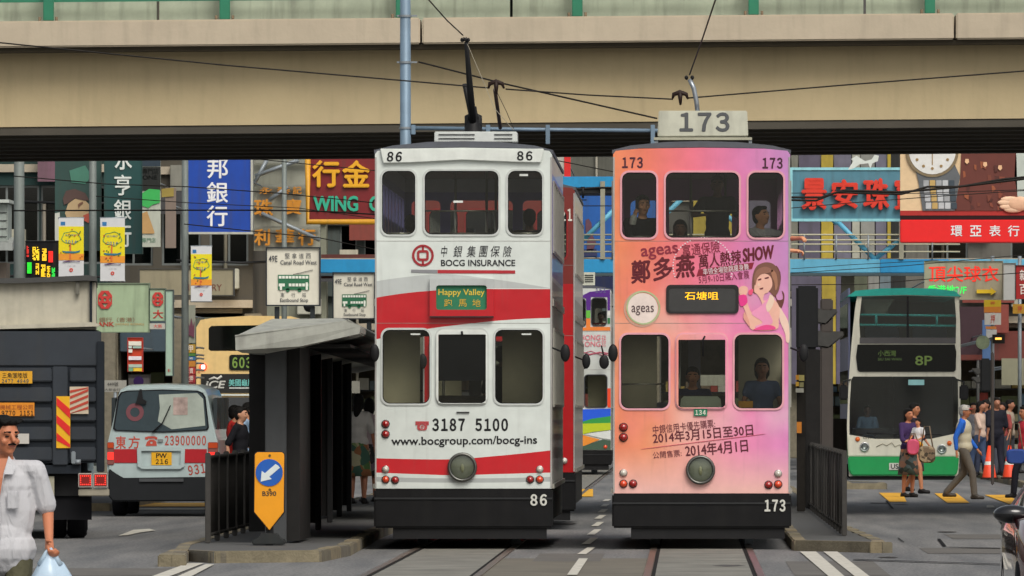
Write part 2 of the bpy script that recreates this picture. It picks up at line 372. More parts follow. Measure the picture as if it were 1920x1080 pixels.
for k in range(-5, 7):
    x = PX(752 + 330.5 * k, Yf); p = part('railing_post', sl_(MB().box(x - .075, x + .075, Yf - .05, Yf + .07, zp + .02, zp + 1.3)), grn, fly, world=True, bevel=.01)
    b = MB().box(x - .16, x + .16, Yf - .12, Yf + .14, zp, zp + .02)
    for sx in (-.12, .12): b.lathe([(.02, 0), (.02, .06), (0, .06)], (x + sx, Yf - .08, zp + .02), n=6)
    part('base_plate', sl_(b), mat('#6d5d48', .7, .2, name='rusty_steel'), p, world=True)
for z0 in (.30, .72, 1.15): part('railing_rail', sl_(MB().box(X0, X1, Yf + .08, Yf + .14, zp + z0, zp + z0 + .06)), grn, fly, world=True)
for k in range(0, 2): # columns far to each side carry the deck
    x = (-24, 26)[k]; part('pier', MB().box(x - 1, x + 1, 135, 139, 0, zs + .3 + .0085 * x), CONC, fly, world=True, bevel=.1)

# ================================================================ BLUE FOOTBRIDGE beyond
Yb = 232.0
fb = thing('footbridge', 'light blue steel footbridge with glazed sides crossing the street beyond the flyover', 'footbridge', (0, Yb, 0))
blu = mat('#1f86b8', .5, var=.18, scale=1.5, name='blue_paint', dirt=.15); blu2 = mat('#5aa3c0', .5, var=.2, scale=1.2, name='faded_blue_paint', dirt=.2)
for (a, c, mm) in ((360, 1160, blu), (1160, 1650, blu2), (1650, 1780, blu), (1780, 2400, blu2)):
    part('lower_beam', pbox(MB(), a, 486, c, 512, Yb, .4), mm, fb, world=True, bevel=.02)
part('bottom_flange', pbox(MB(), 360, 512, 2400, 517, Yb - .05, .5), mat('#3a4a50', .7, name='flange_steel'), fb, world=True)
part('upper_beam', pbox(MB(), 1000, 331, 1800, 352, Yb, .4), blu, fb, world=True, bevel=.02)
part('upper_soffit', pbox(MB(), 1000, 352, 1800, 362, Yb + .1, 3), DARK, fb, world=True)
for a, b, c, d in ((1088, 455, 1160, 385), (1160, 485, 1300, 352), (1300, 352, 1460, 485), (1565, 410, 1640, 486), (1640, 486, 1700, 440), (1545, 395, 1570, 420), (1090, 400, 1040, 350)):
    part('brace', MB().tube([W(a, b, Yb + .1), W(c, d, Yb + .1)], .08, 4), blu2, fb, world=True)
for i in range(12):
    a = 1088 + i * 60
    part('rail_post', MB().tube([W(a, 486, Yb - .02), W(a, 440, Yb - .02)], .03, 4), STEEL, fb, world=True)
for y in (440, 450, 458, 472): part('rail', MB().tube([W(1040, y, Yb - .02), W(1800, y, Yb - .02)], .022, 5), mat('#a8a48c', .5, name='cream_rail'), fb, world=True)
part('floor_deck', pbox(MB(), 360, 484, 2400, 492, Yb + .5, 3), CONC, fb, world=True)
for i in range(9):
    a = 380 + i * 22; part('brace', MB().tube([W(a, 512, Yb + .2), W(a + (26 if i % 2 else -26), 560, Yb + .2)], .05, 4), DARK, fb, world=True)
for x in (400, 1590, 2200): part('pier', pbox(MB(), x - 12, 517, x + 12, 900, Yb + 1, .9), mat('#777568', .9, name='pier'), fb, world=True)
for x in (1130, 1690): part('upright', MB().box(PX(x, Yb) - .06, PX(x, Yb) + .06, Yb - .06, Yb + .06, PZ(486, Yb), PZ(340, Yb)), mat('#8c8a78', .6, name='upright'), fb, world=True)

# ================================================================ BUILDINGS
def facade(name, label, X0, X1, Y, H, wallc, storeys, win, dep=18, shop=True, winc=None, seed=1, cat='building', tiles=None, wz=3.9):
    """building whose front looks down the street; win=(number, width, height)"""
    rnd = random.Random(seed); t = thing(name, label, cat, ((X0 + X1) / 2, Y, 0)); cx = (X0 + X1) / 2
    n, ww, wh = win; step = (X1 - X0) / n; holes = []; z0 = wz
    for s_ in range(storeys):
        for i in range(n):
            x = X0 - cx + step * (i + .5); holes.append((x - ww / 2, x + ww / 2, z0 + 1 + s_ * 3.1, z0 + 1 + wh + s_ * 3.1))
    outer = [(X0 - cx, wz), (X1 - cx, wz), (X1 - cx, H), (X0 - cx, H)]
    wm = mat(hexc(wallc, .8), .85, var=.25, scale=.6, bump=.2, dirt=.5, name='wall_render')
    part('wall', MB().holed(outer, [[(a, c), (b, c), (b, d), (a, d)] for a, b, c, d in holes], 0, .25), wm, t)
    b = MB().box(X0 - cx, X0 - cx + .25, .25, dep, 0, H).box(X1 - cx - .25, X1 - cx, .25, dep, 0, H).box(X0 - cx + .25, X1 - cx - .25, dep - .25, dep, 0, H)
    part('side_wall', b, wm, t); part('roof', MB().box(X0 - cx, X1 - cx, 0, dep, H, H + .3), CONC, t)
    part('floor_slab', MB().box(X0 - cx + .25, X1 - cx - .25, .25, dep - .3, wz - .1, wz + .1), CONC, t)
    fm = mat('#6f7472', .4, .4, name='window_alloy')
    for a, b_, c, d in holes:
        if c > 11: continue
        f = MB(); th = .05
        f.box(a, b_, .10, .18, c, c + th).box(a, b_, .10, .18, d - th, d).box(a, a + th, .10, .18, c + th, d - th).box(b_ - th, b_, .10, .18, c + th, d - th).box((a + b_) / 2 - .025, (a + b_) / 2 + .025, .10, .18, c + th, d - th)
        w_ = part('window', f, fm, t); part('pane', MB().box(a + th, b_ - th, .13, .14, c + th, d - th), DGLASS, w_)
        part('blind', MB().box(a, b_, .45, .47, c + rnd.uniform(0, wh * .7), d), mat(rnd.choice(['#8a8672', '#5c6a70', '#a39b82', '#46504e']), .9, name='blind'), w_)
        if rnd.random() < .35:
            ac = part('air_conditioner', MB().box(a, a + .7, -.45, -.02, c - .55, c - .08), mat('#a7a697', .6, dirt=.4, name='ac_casing'), t, bevel=.02)
            part('grille', MB().lathe([(.17, -.455), (.17, -.46), (0, -.46)], (a + .35, 0, c - .31), 'y', 12), BLACK, ac)
    for z in (wz + .02, wz + 3.1): part('string_course', MB().box(X0 - cx, X1 - cx, -.12, -.001, z, z + .18), CONC, t)
    for q in range(int((X1 - X0) * 2.8)):
        x = rnd.uniform(X0 - cx, X1 - cx - .6); z = rnd.uniform(wz - 3, 8.6); ty = rnd.random()
        if ty < .3: part('pipe', MB().tube([(x, -.1, z - 1.5), (x, -.1, z + 2.5)], .045, 6), mat(rnd.choice(['#6a6458', '#8a8678', '#4a4a48']), .6, name='pipe'), t)
        elif ty < .5: part('conduit', MB().tube([(x, -.12, z), (x + 1.5, -.12, z + rnd.uniform(-.1, .1)), (x + 3, -.12, z)], .03, 5), DARK, t)
        elif ty < .75: part('meter_box', MB().box(x, x + rnd.uniform(.25, .6), -.3, -.02, z, z + rnd.uniform(.3, .7)), mat(rnd.choice(['#77766c', '#9a9886', '#54504a', '#5c6a6c']), .7, dirt=.4, name='box_paint'), t, bevel=.01)
        else: part('small_board', MB().box(x, x + rnd.uniform(.5, 1.5), -.5, -.42, z, z + rnd.uniform(.25, .9)), mat(rnd.choice(['#8a8a7c', '#7c3a30', '#a08c50', '#4c6a5c', '#506c88', '#b0aa98', '#3a3a3c', '#6a4c58']), .7, dirt=.4, name='board_paint'), t)
    if shop:   # ground floor shops: piers, fascia, lit interiors with goods on shelves
        m = max(2, int((X1 - X0) / 4)); st = (X1 - X0) / m
        for i in range(m + 1):
            x = X0 - cx + st * i; part('pier', MB().box(x - .2, x + .2, 0, .5, 0, wz - .11), mat('#77705f', .7, var=.3, name='pier_cladding'), t, bevel=.02)
        part('shop_back_wall', MB().box(X0 - cx + .25, X1 - cx - .25, 4, 4.1, 0, wz - .11), mat('#6b6350', .9, var=.5, scale=1.5, name='shop_interior'), t)
        for i in range(m):
            xa = X0 - cx + st * i + .25
            cc = rnd.choice(['#7c3a30', '#8c7a50', '#4a5c68', '#7c7f70', '#5c6458', '#98927e'])
            part('fascia', MB().box(xa, xa + st - .5, -.15, .1, wz - 1.0, wz - .2), mat(hexc(cc, .8), .5, dirt=.4, name='fascia_paint'), t, bevel=.02)
            for r_ in range(5):
                z_ = .35 + r_ * .45; x_ = xa + .15; part('shelf', MB().box(xa, xa + st - .5, 1.3, 1.9, z_ - .04, z_), DARK, t); base = rnd.choice(['#8a8466', '#4f5638', '#6a5a48', '#8f8f80', '#5c6a6c'])
                while x_ < xa + st - 1.0:
                    w_ = rnd.uniform(.18, .5); h_ = rnd.uniform(.16, .36); hc = base if rnd.random() < .7 else rnd.choice(['#8a3a30', '#a08a4a', '#5c7686', '#a8a69a'])
                    part('goods', MB().box(x_, x_ + w_ * .92, 1.35, 1.75, z_, z_ + h_), mat(hc, .8, name='goods'), t); x_ += w_
    return t
facade('bank_building', 'dark green office block at the left edge behind the lamp post', -24, PX(200, 205), 205, 22, '#1f3f3c', 5, (7, 1.5, 1.8), seed=2)
facade('tenement_building', 'grey brown tenement behind the blue bank sign at the left', PX(200, 206), PX(470, 206), 207, 24, '#5b564b', 5, (3, .9, 1.5), seed=3, dep=7)
facade('shop_building', 'pale grey building between the blue sign and the red gold shop sign', PX(475, 262), PX(612, 262), 262, 26, '#9a9c88', 6, (2, .6, .8), seed=4)
facade('glazed_shop_building', 'glass fronted building partly hidden behind the white tram', PX(606, 262), PX(1010, 262), 263, 27, '#59625f', 6, (9, 1.2, 2.3), seed=5)
facade('far_building', 'grey building far down the street seen between the two trams', PX(1000, 330), PX(1230, 330), 330, 34, '#77776c', 9, (4, .7, 1.9), seed=6)
# striped hoarding building behind the pink tram's right side
sb = facade('striped_building', 'building clad in purple, grey and mustard vertical panels right of the pink tram', PX(1225, 290), PX(1745, 290), 290, 30, '#6c6a66', 8, (8, .6, 1.1), seed=7, shop=True, wz=5.2)
rnd = random.Random(5); a = 1300
cols = ['#6c6a78', '#5d5868', '#77776c', '#b09a3a', '#5f5a6c', '#8a8a84', '#6c7a80', '#a8a89a', '#5a5f4c']
k = 0
for (a, b, c) in ((1300, 1380, 3), (1380, 1470, 1), (1484, 1496, 2), (1498, 1538, 1), (1540, 1562, 3), (1564, 1596, 0), (1598, 1612, 7), (1614, 1640, 5), (1642, 1662, 0), (1664, 1690, 3), (1692, 1725, 6)):
    part('cladding_panel', pbox(MB(), a, 285, b, 488, 289.6, .15), mat(cols[c], .7, var=.3, scale=.8, dirt=.3, name='cladding'), sb, world=True)
for (a, b, c) in ((1484, 1540, 1), (1541, 1567, 3), (1568, 1600, 4), (1601, 1626, 8), (1628, 1648, 5), (1650, 1700, 6)):
    part('cladding_panel', pbox(MB(), a, 518, b, 720, 289.4, .15), mat(cols[c], .7, var=.3, scale=.8, dirt=.3, name='cladding'), sb, world=True)
facade('watch_shop_building', 'grey building at the right behind the red and brown watch billboard', PX(1700, 242), 24, 243, 24, '#7a776e', 6, (8, 1.1, 1.6), seed=8)
for t_, a, b, c, d, Y, h in (('plain_hoarding', 1796, 575, 1850, 665, 240, '#3e2a30'),):
    o = thing('hoarding', 'dark maroon panel on the wall right of the green and white bus', 'hoarding', W(a, d, Y)); part('panel', pbox(MB(), a, b, c, d, Y, .2), mat(h, .8, name='maroon'), o, world=True)
# ================================================================ SIGNS
def bolt_frame(t, a, b, c, d, Y, m, th=3, dep=.12):
    for q in ((a - th, b - th, c + th, b), (a - th, d, c + th, d + th), (a - th, b, a, d), (c, b, c + th, d)):
        part('frame', pbox(MB(), *q, Y - .03, dep + .06), m, t, world=True)
def sign(name, label, a, b, c, d, Y, col, texts=(), frame=None, th=3, dep=.25, back=4, cat='sign', group=None, rough=.45, lit=0, bars=1):
    t = thing(name, label, cat, W((a + c) / 2, d, Y), group=group)
    part('panel', pbox(MB(), a, b, c, d, Y, dep), mat(hexc(col, .95), rough, var=.15, scale=1.5, dirt=.35, emit=lit, name='sign_face'), t, world=True)
    if frame: bolt_frame(t, a, b, c, d, Y, mat(frame, .5, dirt=.3, name='sign_frame'), th, dep)
    if back and bars:
        for fx in (.2, .8): part('bracket', MB().tube([(PX(a + (c - a) * fx, Y), Y + dep, PZ(b + (d - b) * .3, Y)), (PX(a + (c - a) * fx, Y), Y + dep + back, PZ(b + (d - b) * .3, Y))], .022, 5), STEEL, t, world=True)
    for q in texts:
        s_, x0, y0, x1, y1, cc = q[:6]; kw = q[6] if len(q) > 6 else {}
        e = kw.pop('emit', 0) if kw else 0
        ptxt(s_, x0, y0, x1, y1, Y, mat(cc, .5, var=.05, emit=e, name='lettering_paint'), t, dy=.012, **dict(kw))
    return t
B = dict(off=.03)
sign('bank_sign', 'dark green vertical sign with white Chinese characters, left of the blue one', 196, 270, 266, 475, 200, '#1c4a48', (
    ('永', 216, 272, 247, 318, '#c8cdc8', dict(off=.03, depth=.02)), ('亨', 215, 328, 246, 366, '#c8cdc8', dict(off=.03, depth=.02)), ('銀', 214, 375, 246, 412, '#c8cdc8', dict(off=.03, depth=.02)), ('行', 214, 421, 246, 463, '#c8cdc8', dict(off=.03, depth=.02))), frame='#24423e', th=1)
sign('bank_sign', 'big blue vertical sign with three white characters ending in a bank', 352, 280, 470, 435, 188, '#0f45a8', (
    ('邦', 389, 296, 427, 334, '#d8dce0', dict(off=.035)), ('銀', 388, 342, 427, 380, '#d8dce0', dict(off=.035)), ('行', 388, 386, 426, 424, '#d8dce0', dict(off=.035))), frame='#a8a89c', th=4, back=10)
wg = sign('gold_shop_sign', 'dark red sign with yellow characters over green WING letters, yellow tube edge', 580, 285, 790, 412, 170, '#7c1c20', (
    ('行', 587, 302, 636, 350, '#d99a18', dict(off=.05, depth=.06)), ('金', 643, 302, 693, 350, '#d99a18', dict(off=.05, depth=.06)),
    ('WING', 588, 368, 671, 396, '#2a9a7c', dict(off=.045, depth=.05)), ('G', 693, 368, 712, 396, '#2a9a7c', dict(off=.045, depth=.05))), back=30)
for P in (((577, 280), (577, 416), (800, 416)),):
    part('yellow_tube', MB().tube([W(a, b, 169.9) for a, b in P], .06, 8), mat('#c08a1c', .5, dirt=.3, name='yellow_tube'), wg, world=True)
og = sign('lattice_sign', 'open lattice sign of rusty orange characters between blue and red signs', 476, 300, 600, 470, 206.5, '#98998a', (), back=2, bars=0)
for s_, x0, y0, x1, y1 in (('永', 487, 352, 512, 364), ('泰', 520, 350, 545, 364), ('記', 550, 350, 566, 364), ('珠', 478, 374, 512, 406), ('寶', 535, 374, 565, 402), ('利', 478, 430, 506, 460), ('華', 518, 430, 552, 458), ('行', 560, 430, 592, 460)):
    ptxt(s_, x0, y0, x1, y1, 206.5, mat('#b87a20', .6, name='rusty_orange'), og, dy=.12, off=.05, depth=.08)
for q in ((476, 300, 600, 306), (476, 346, 600, 350), (476, 424, 600, 427)): part('slat', pbox(MB(), *q, 206.3, .1), mat('#77786e', .7, name='lattice'), og, world=True)
for a, b, c, d in ((478, 330, 560, 300), (500, 300, 476, 345), (505, 375, 540, 350), (490, 400, 600, 450)): part('brace', MB().tube([W(a, b, 206.1), W(c, d, 206.1)], .05, 5), STEEL, og, world=True)
sign('shop_sign', 'dim brown red sign with dark green characters behind the second stop board', 602, 477, 760, 522, 235, '#5a2a26', (('百', 614, 486, 636, 510, '#2e5a44', B), ('祥', 652, 484, 678, 510, '#2e5a44', B)), back=20)
sign('jewellery_sign', 'beige box sign ending in RY behind the yellow banner by the lamp post', 262, 505, 437, 553, 198, '#9a9176', (('N', 343, 533, 355, 545, '#6a3a2c'), ('RY', 398, 533, 416, 545, '#6a3a2c')), frame='#3c3a34', th=2)
def bank_logo(t, cx, cy, r, Y, h='#b0302a'):
    z = r * Y / F; c = Vector((PX(cx, Y), 0, PZ(cy, Y))); o = [(c.x + z * x, c.z + z * q * 1.3) for x, q in ((-.5, 1), (.5, 1), (1, .5), (1, -.5), (.5, -1), (-.5, -1), (-1, -.5), (-1, .5))]
    hol = [[(c.x + z * x, c.z + z * q * 1.3) for x, q in P] for P in (((0, .85), (-.45, .4), (.45, .4)), ((0, -.85), (.45, -.4), (-.45, -.4)), ((-.25, 0), (0, .22), (.25, 0), (0, -.22)), ((-.85, .3), (-.5, .0), (-.85, -.3)), ((.85, .3), (.5, 0), (.85, -.3)))]
    part('bank_logo', MB().holed(o, hol, Y - .03, Y - .01), mat(h, .5, name='logo_red'), t, world=True)
t = sign('bank_sign', 'pale green box sign with red octagonal logo and BANK lettering above shops', 178, 532, 279, 622, 180, '#a6ba96', (('銀行（香港）', 186, 595, 252, 604, '#7c5a40'), ('BANK', 176, 604, 214, 612, '#a03020', dict(off=.04)), ('(HONG KONG)', 216, 606, 270, 611, '#a8824c')), frame='#6e7c66', th=1.5)
bank_logo(t, 197, 562, 13, 180)
t = sign('bank_sign', 'small pale green vertical sign with red octagonal logo and 大', 281, 542, 309, 601, 180, '#a8c0a0', (('大', 287, 581, 306, 597, '#a82a24', dict(off=.05)),), frame='#4e5c50', th=1.5)
bank_logo(t, 296, 561, 10, 180)
sign('bank_plate', 'small white plate with a red stamp under the octagonal logo sign', 280, 606, 309, 617, 180, '#c6c4b8', (('大新', 288, 608, 304, 615, '#c02820', dict(off=.08)),))
sign('vertical_sign', 'tall thin pale green blade sign right of the small octagonal logo sign', 311, 544, 324, 704, 178, '#a9c2ae', (('E', 315, 692, 320, 697, '#a03020'),), frame='#4a5450', th=1)
sign('notice_board', 'stack of white, orange and yellow notices in a red rounded frame', 240, 634, 267, 696, 174, '#c8401e', (), dep=.1, frame='#b02a1c', th=1)
for i, (a, b, c, d, h) in enumerate(((241, 640, 265, 648, '#cfcabc'), (241, 649, 247, 653, '#b8c8c0'), (249, 649, 265, 653, '#8fa89c'), (241, 655, 248, 661, '#d8d4c8'), (241, 668, 265, 675, '#d8ccd0'), (241, 683, 266, 689, '#9fb0a0'), (241, 690, 249, 696, '#6a9a7c'), (250, 690, 266, 696, '#d8b030'))):
    part('notice', pbox(MB(), a, b, c, d, 173.95, .03), mat(h, .7, name='notice_paper'), SC.objects['notice_board'], world=True)
t = sign('no_stopping_sign', 'white rectangular sign with a purple disc standing behind the van roof', 241, 703, 281, 729, 150, '#b8b2b4', (), frame='#44443e', th=1, dep=.03, bars=0)
part('disc', MB().prism(circle(PX(260, 150), PZ(715, 150), 9.5 * 150 / F), 149.96, 149.985), mat('#5c3a8a', .5, name='purple'), t, world=True)
part('post', MB().tube([W(260, 729, 150.05), (PX(260, 150), 150.05, .1)], .035), STEEL, t, world=True)
t = sign('number_plate_sign', 'grey plate reading 449號 beside the white van roof', 196, 713, 237, 735, 160, '#a8a69c', (('449號', 201, 716, 222, 724, '#3c3c3a'), ('大新金行', 196, 728, 226, 733, '#3c3c3a')), dep=.04, bars=0)
part('post', MB().tube([W(216, 735, 160.03), (PX(216, 160), 160.03, .1)], .03), STEEL, t, world=True)
# stack of small coloured shop signs at px 345-365
for i, (b, d, h, s_) in enumerate(((645, 662, '#b08a28', '押'), (662, 668, '#4c7c34', ''), (668, 676, '#2c6a98', '財務'), (676, 688, '#c07c28', ''), (688, 702, '#b03028', '珠寶'), (702, 718, '#98242c', '大押'), (718, 736, '#7c1c24', ''))):
    sign('shop_sign', ['mustard sign topping the stack of small signs left of the cream bus', 'thin green sign second in the stack left of the cream bus', 'blue sign third in the stack left of the cream bus', 'orange sign fourth in the stack left of the cream bus', 'bright red sign fifth in the stack left of the cream bus', 'darker red sign sixth in the stack left of the cream bus', 'crimson sign lowest in the stack left of the cream bus'][i],
         345, b + .5, 366, d - .5, 196, h, ((s_, 348, b + 2, 362, d - 2, '#d8c8b8'),) if s_ else (), dep=.3, group='stack of small shop signs left of the cream bus')
t = sign('shop_sign', 'grey banner sign with purple figure print left of the cream bus', 345, 572, 366, 643, 197, '#8f9282', (), dep=.1)
part('print', MB().prism(ppoly([(348, 622), (352, 600), (356, 612), (359, 596), (362, 612), (365, 602), (364, 634), (356, 628), (350, 640)], 197), 196.96, 196.99), mat('#5a2c3c', .6, name='print'), t, world=True)
# sleeping-face poster and cosmetics panel
t = sign('poster', 'large poster of a sleeping woman behind the tram banners at the left', 103, 290, 190, 470, 201, '#2c4a44', (), dep=.1)
def flat(t, nm, P, Y, h, k=.02): return part(nm, MB().prism(ppoly(P, Y), Y - k - .006, Y - k), mat(h, .6, var=.15, scale=2, name='poster_ink'), t, world=True)
flat(t, 'print', [(122, 400), (128, 382), (142, 372), (158, 374), (168, 384), (166, 404), (150, 418), (136, 416), (126, 410)], 201, '#a8906c')
flat(t, 'print', [(118, 372), (124, 358), (140, 354), (160, 362), (168, 376), (158, 376), (140, 372), (126, 382), (120, 384)], 201, '#4a3630', .03)
flat(t, 'print', [(146, 384), (150, 380), (156, 378), (156, 381), (150, 386), (148, 392)], 201, '#6a4a38', .035)
flat(t, 'print', [(156, 404), (166, 400), (172, 408), (166, 418), (158, 414)], 201, '#a84a38', .03)
flat(t, 'print', [(103, 400), (112, 398), (116, 470), (103, 470)], 201, '#b0b2a8', .012)
flat(t, 'print', [(130, 320), (160, 310), (172, 330), (160, 345), (134, 342)], 201, '#3c6e5c', .012)
t = sign('poster', 'narrow poster with green cap and cream product right of the dark green sign', 267, 290, 301, 463, 199, '#b9bdae', (('專門店', 267, 316, 297, 327, '#7aa890'), ('ONE', 267, 329, 295, 337, '#9cb8a8', B), ('專門店', 266, 446, 292, 455, '#3c6a50', B)), dep=.1)
flat(t, 'print', [(267, 290), (301, 290), (301, 312), (267, 312)], 199, '#1c2c38', .005); flat(t, 'print', [(267, 313), (301, 313), (301, 358), (267, 358)], 199, '#262826', .006)
flat(t, 'print', [(267, 362), (280, 354), (300, 356), (300, 380), (286, 384), (278, 390), (267, 386)], 199, '#2f9a48')
flat(t, 'print', [(267, 400), (276, 396), (290, 436), (288, 438), (267, 438)], 199, '#a88452')
t = sign('banner', 'small hanging silk cloth panel beside the cosmetic poster', 310, 352, 330, 465, 200, '#8c7c70', (), dep=.05); flat(t, 'print', [(303, 354), (326, 352), (326, 368), (303, 370)], 200, '#8c7a38')
# grey balcony and awning cut off by the left edge
t = thing('balcony', 'pale grey balcony with slatted awning cut off by the left edge', 'balcony', W(-20, 500, 186))
part('parapet', pbox(MB(), -80, 380, 14, 455, 186, 1.2), mat('#8e9690', .7, dirt=.4, name='balcony_paint'), t, world=True, bevel=.03); part('rail', pbox(MB(), -80, 374, 17, 380, 185.8, 1.6), mat('#a4aaa4', .6), t, world=True)
for i in range(5): part('awning_slat', MB().box(PX(-80, 186), PX(26 - i, 186), 185.6 + i * .25, 185.82 + i * .25, PZ(470 - i * 3, 186), PZ(456 - i * 3, 186)), mat('#8c908c', .6, dirt=.4), t, world=True)
part('lower_wall', pbox(MB(), -80, 492, 12, 525, 186.2, 1.0), mat('#5c5248', .8, dirt=.4), t, world=True); part('bracket', MB().tube([W(-10, 452, 187.2), W(-10, 452, 205)], .06, 5), DARK, t, world=True)
for i in range(4): part('groove', pbox(MB(), -80, 398 + i * 15, 13, 399.5 + i * 15, 185.98, .01), DARK, t, world=True)
# LED sign
t = sign('led_sign', 'black LED sign with red, yellow and green lit blocks at the left', 48, 452, 112, 522, 190, '#15161a', (), frame='#3a3d3e', th=1, dep=.2)
rn = random.Random(3)
for a, b, c, d, h in ((50, 461, 56, 483, '#a82018'), (61, 463, 75, 490, '#d8b020'), (79, 466, 89, 491, '#d8a820'), (91, 471, 100, 493, '#e02018'), (51, 492, 61, 514, '#20b828'), (67, 494, 75, 517, '#d8a818'), (77, 496, 86, 520, '#d8a818'), (88, 499, 96, 521, '#d8a818'), (97, 502, 104, 521, '#20b038')):
    mb = MB()
    for q in range(int((c - a) / 2.1)):
        for r_ in range(int((d - b) / 2.1)):
            if rn.random() < .8 or h in ('#e02018', '#20b828'): pbox(mb, a + q * 2.1, b + r_ * 2.1, a + q * 2.1 + 1.8, b + r_ * 2.1 + 1.8, 189.96, .02)
    part('lit_block', mb, mat(h, emit=.9, name='led'), t, world=True)
# three tram banners of 2014
def banner(lab, a, b, c, d, Y, grp='yellow 2014 street banners'):
    t = thing('street_banner', lab, 'banner', W((a + c) / 2, d, Y), group=grp); wd, ht = c - a, d - b
    X = lambda u: a + wd * u; Z = lambda v: b + ht * v
    def q(nm, u0, v0, u1, v1, h, k): part(nm, pbox(MB(), X(u0), Z(v0), X(u1), Z(v1), Y - k, .003), mat(h, .7, var=.06, name='banner_print'), t, world=True)
    part('cloth', pbox(MB(), a, b, c, d, Y, .02), mat('#bfc0c0', .8, var=.06, name='banner_cloth'), t, world=True)
    q('print', 0, .14, 1, .62, '#dfc410', .006); q('print', 0, .60, 1, .71, '#e08a28', .008)
    q('print', .08, .06, .26, .12, '#2c6a9c', .006)
    cx, cz = X(.5), Z(.33)
    ring = [(PX(cx + math.cos(k) * wd * .38 * (1 + .08 * math.sin(5 * k)), Y), PZ(cz + math.sin(k) * ht * .11 * (1 + .1 * math.cos(5 * k)), Y)) for k in [i * 2 * math.pi / 28 for i in range(28)]]
    m_ = lambda s_: [(PX(cx, Y) + (x - PX(cx, Y)) * s_, PZ(cz, Y) + (z - PZ(cz, Y)) * s_) for x, z in ring]
    part('print', MB().holed(ring, [m_(.93)], Y - .014, Y - .01), mat('#3c8a5c', .7, name='banner_print'), t, world=True)
    ptxt('活力灣仔', X(.25), Z(.27), X(.72), Z(.305), Y, mat('#2c5a88', .7), t, dy=.012, off=.03)
    ptxt('2014', X(.26), Z(.375), X(.72), Z(.425), Y, mat('#4a6a9c', .7), t, dy=.012, off=.03)
    part('print', MB().prism(ppoly([(X(.44), Z(.42)), (X(.5), Z(.42)), (X(.5), Z(.69)), (X(.42), Z(.69))], Y), Y - .014, Y - .01), mat('#c86a2c', .7), t, world=True)
    part('print', MB().prism(ppoly([(X(.14), Z(.55)), (X(.3), Z(.56)), (X(.7), Z(.56)), (X(.86), Z(.54)), (X(.84), Z(.575)), (X(.6), Z(.595)), (X(.3), Z(.59)), (X(.17), Z(.575))], Y), Y - .018, Y - .014), mat('#2c6a7c', .7), t, world=True)
    r2 = random.Random(int(a)); mb = MB(); mc = MB()
    for _ in range(16): u, v = r2.uniform(.06, .94), r2.uniform(.15, .68); (mb if _ % 2 else mc).prism(circle(PX(X(u), Y), PZ(Z(v), Y), .012, 8), Y - .02, Y - .016)
    part('dots', mb, mat('#b03c28', .7), t, world=True); part('dots', mc, mat('#3a5a2c', .7), t, world=True)
    part('print', MB().prism(ppoly([(X(.15), Z(.735)), (X(.4), Z(.715)), (X(.7), Z(.73)), (X(.85), Z(.725)), (X(.84), Z(.738)), (X(.5), Z(.732)), (X(.2), Z(.745))], Y), Y - .022, Y - .018), mat('#4a2c5c', .7), t, world=True)
    ptxt('二〇一四', X(.34), Z(.80), X(.66), Z(.815), Y, mat('#3c4a5c', .7), t, dy=.012)
    part('emblem', MB().holed(circle(PX(X(.5), Y), PZ(Z(.875), Y), wd * .075 * Y / F, 14), [circle(PX(X(.5), Y), PZ(Z(.875), Y), wd * .035 * Y / F, 10)], Y - .014, Y - .01), mat('#c83c28', .7), t, world=True)
    for z in (b, d): part('banner_arm', MB().tube([W(a - 1, z, Y + .03), W(c + 1, z, Y + .03)], .018, 6), STEEL, t, world=True)
    return t
banner('yellow 2014 street banner leftmost, in front of the sleeping face poster', 110, 409, 157, 520, 162)
banner('yellow 2014 street banner right of the lamp post, in front of the green bank sign', 188, 409, 234, 527, 162)
banner('yellow 2014 street banner below the blue bank sign, smallest of the three', 358, 462, 397, 565, 166)
# right side signs
t = sign('jewellery_sign', 'long light blue sign with red brush characters right of the pink tram', 1486, 319, 1700, 410, 216, '#548a9c', (), frame='#86c0c8', th=5, back=14)
for s_, x0, y0, x1, y1 in (('景', 1504, 336, 1548, 392), ('安', 1560, 338, 1608, 390), ('珠', 1620, 336, 1666, 392), ('寶', 1678, 336, 1722, 392)):
    ptxt(s_, x0, y0, x1, y1, 216, mat('#c8301c', .5, name='red_letters'), t, dy=.05, off=.055, depth=.1, name='character')
t = thing('billboard', 'large watch billboard in brown and red with white characters 環亞表行', 'billboard', W(1805, 455, 196))
Yw = 196
part('panel', pbox(MB(), 1688, 200, 2060, 395, Yw, .3), mat('#cbb08a', .5, var=.1, name='cream_print'), t, world=True)
part('red_band', pbox(MB(), 1688, 395, 2060, 404, Yw - .01, .3), mat('#98201a', .5), t, world=True); part('dark_band', pbox(MB(), 1688, 404, 2060, 412, Yw - .005, .3), mat('#241416', .6), t, world=True)
part('red_box', pbox(MB(), 1688, 412, 2060, 455, Yw - .15, .5), mat('#f01818', .4, var=.05, name='red_box'), t, world=True, bevel=.02)
for s_, x0 in (('環', 1783), ('亞', 1819), ('表', 1855), ('行', 1890)): ptxt(s_, x0, 423, x0 + 21, 443, Yw - .15, mat('#e0d8d8', .5), t, dy=.01, off=.045, name='character')
bw = lambda P, h, k=.02: flat(t, 'print', P, Yw, h, k)
bw([(1806, 200), (1900, 200), (1906, 300), (1908, 395), (1788, 395), (1800, 340)], '#5c2a20'); bw([(1906, 260), (2060, 260), (2060, 395), (1912, 395), (1902, 330)], '#a9b0a8')
rn = random.Random(8)
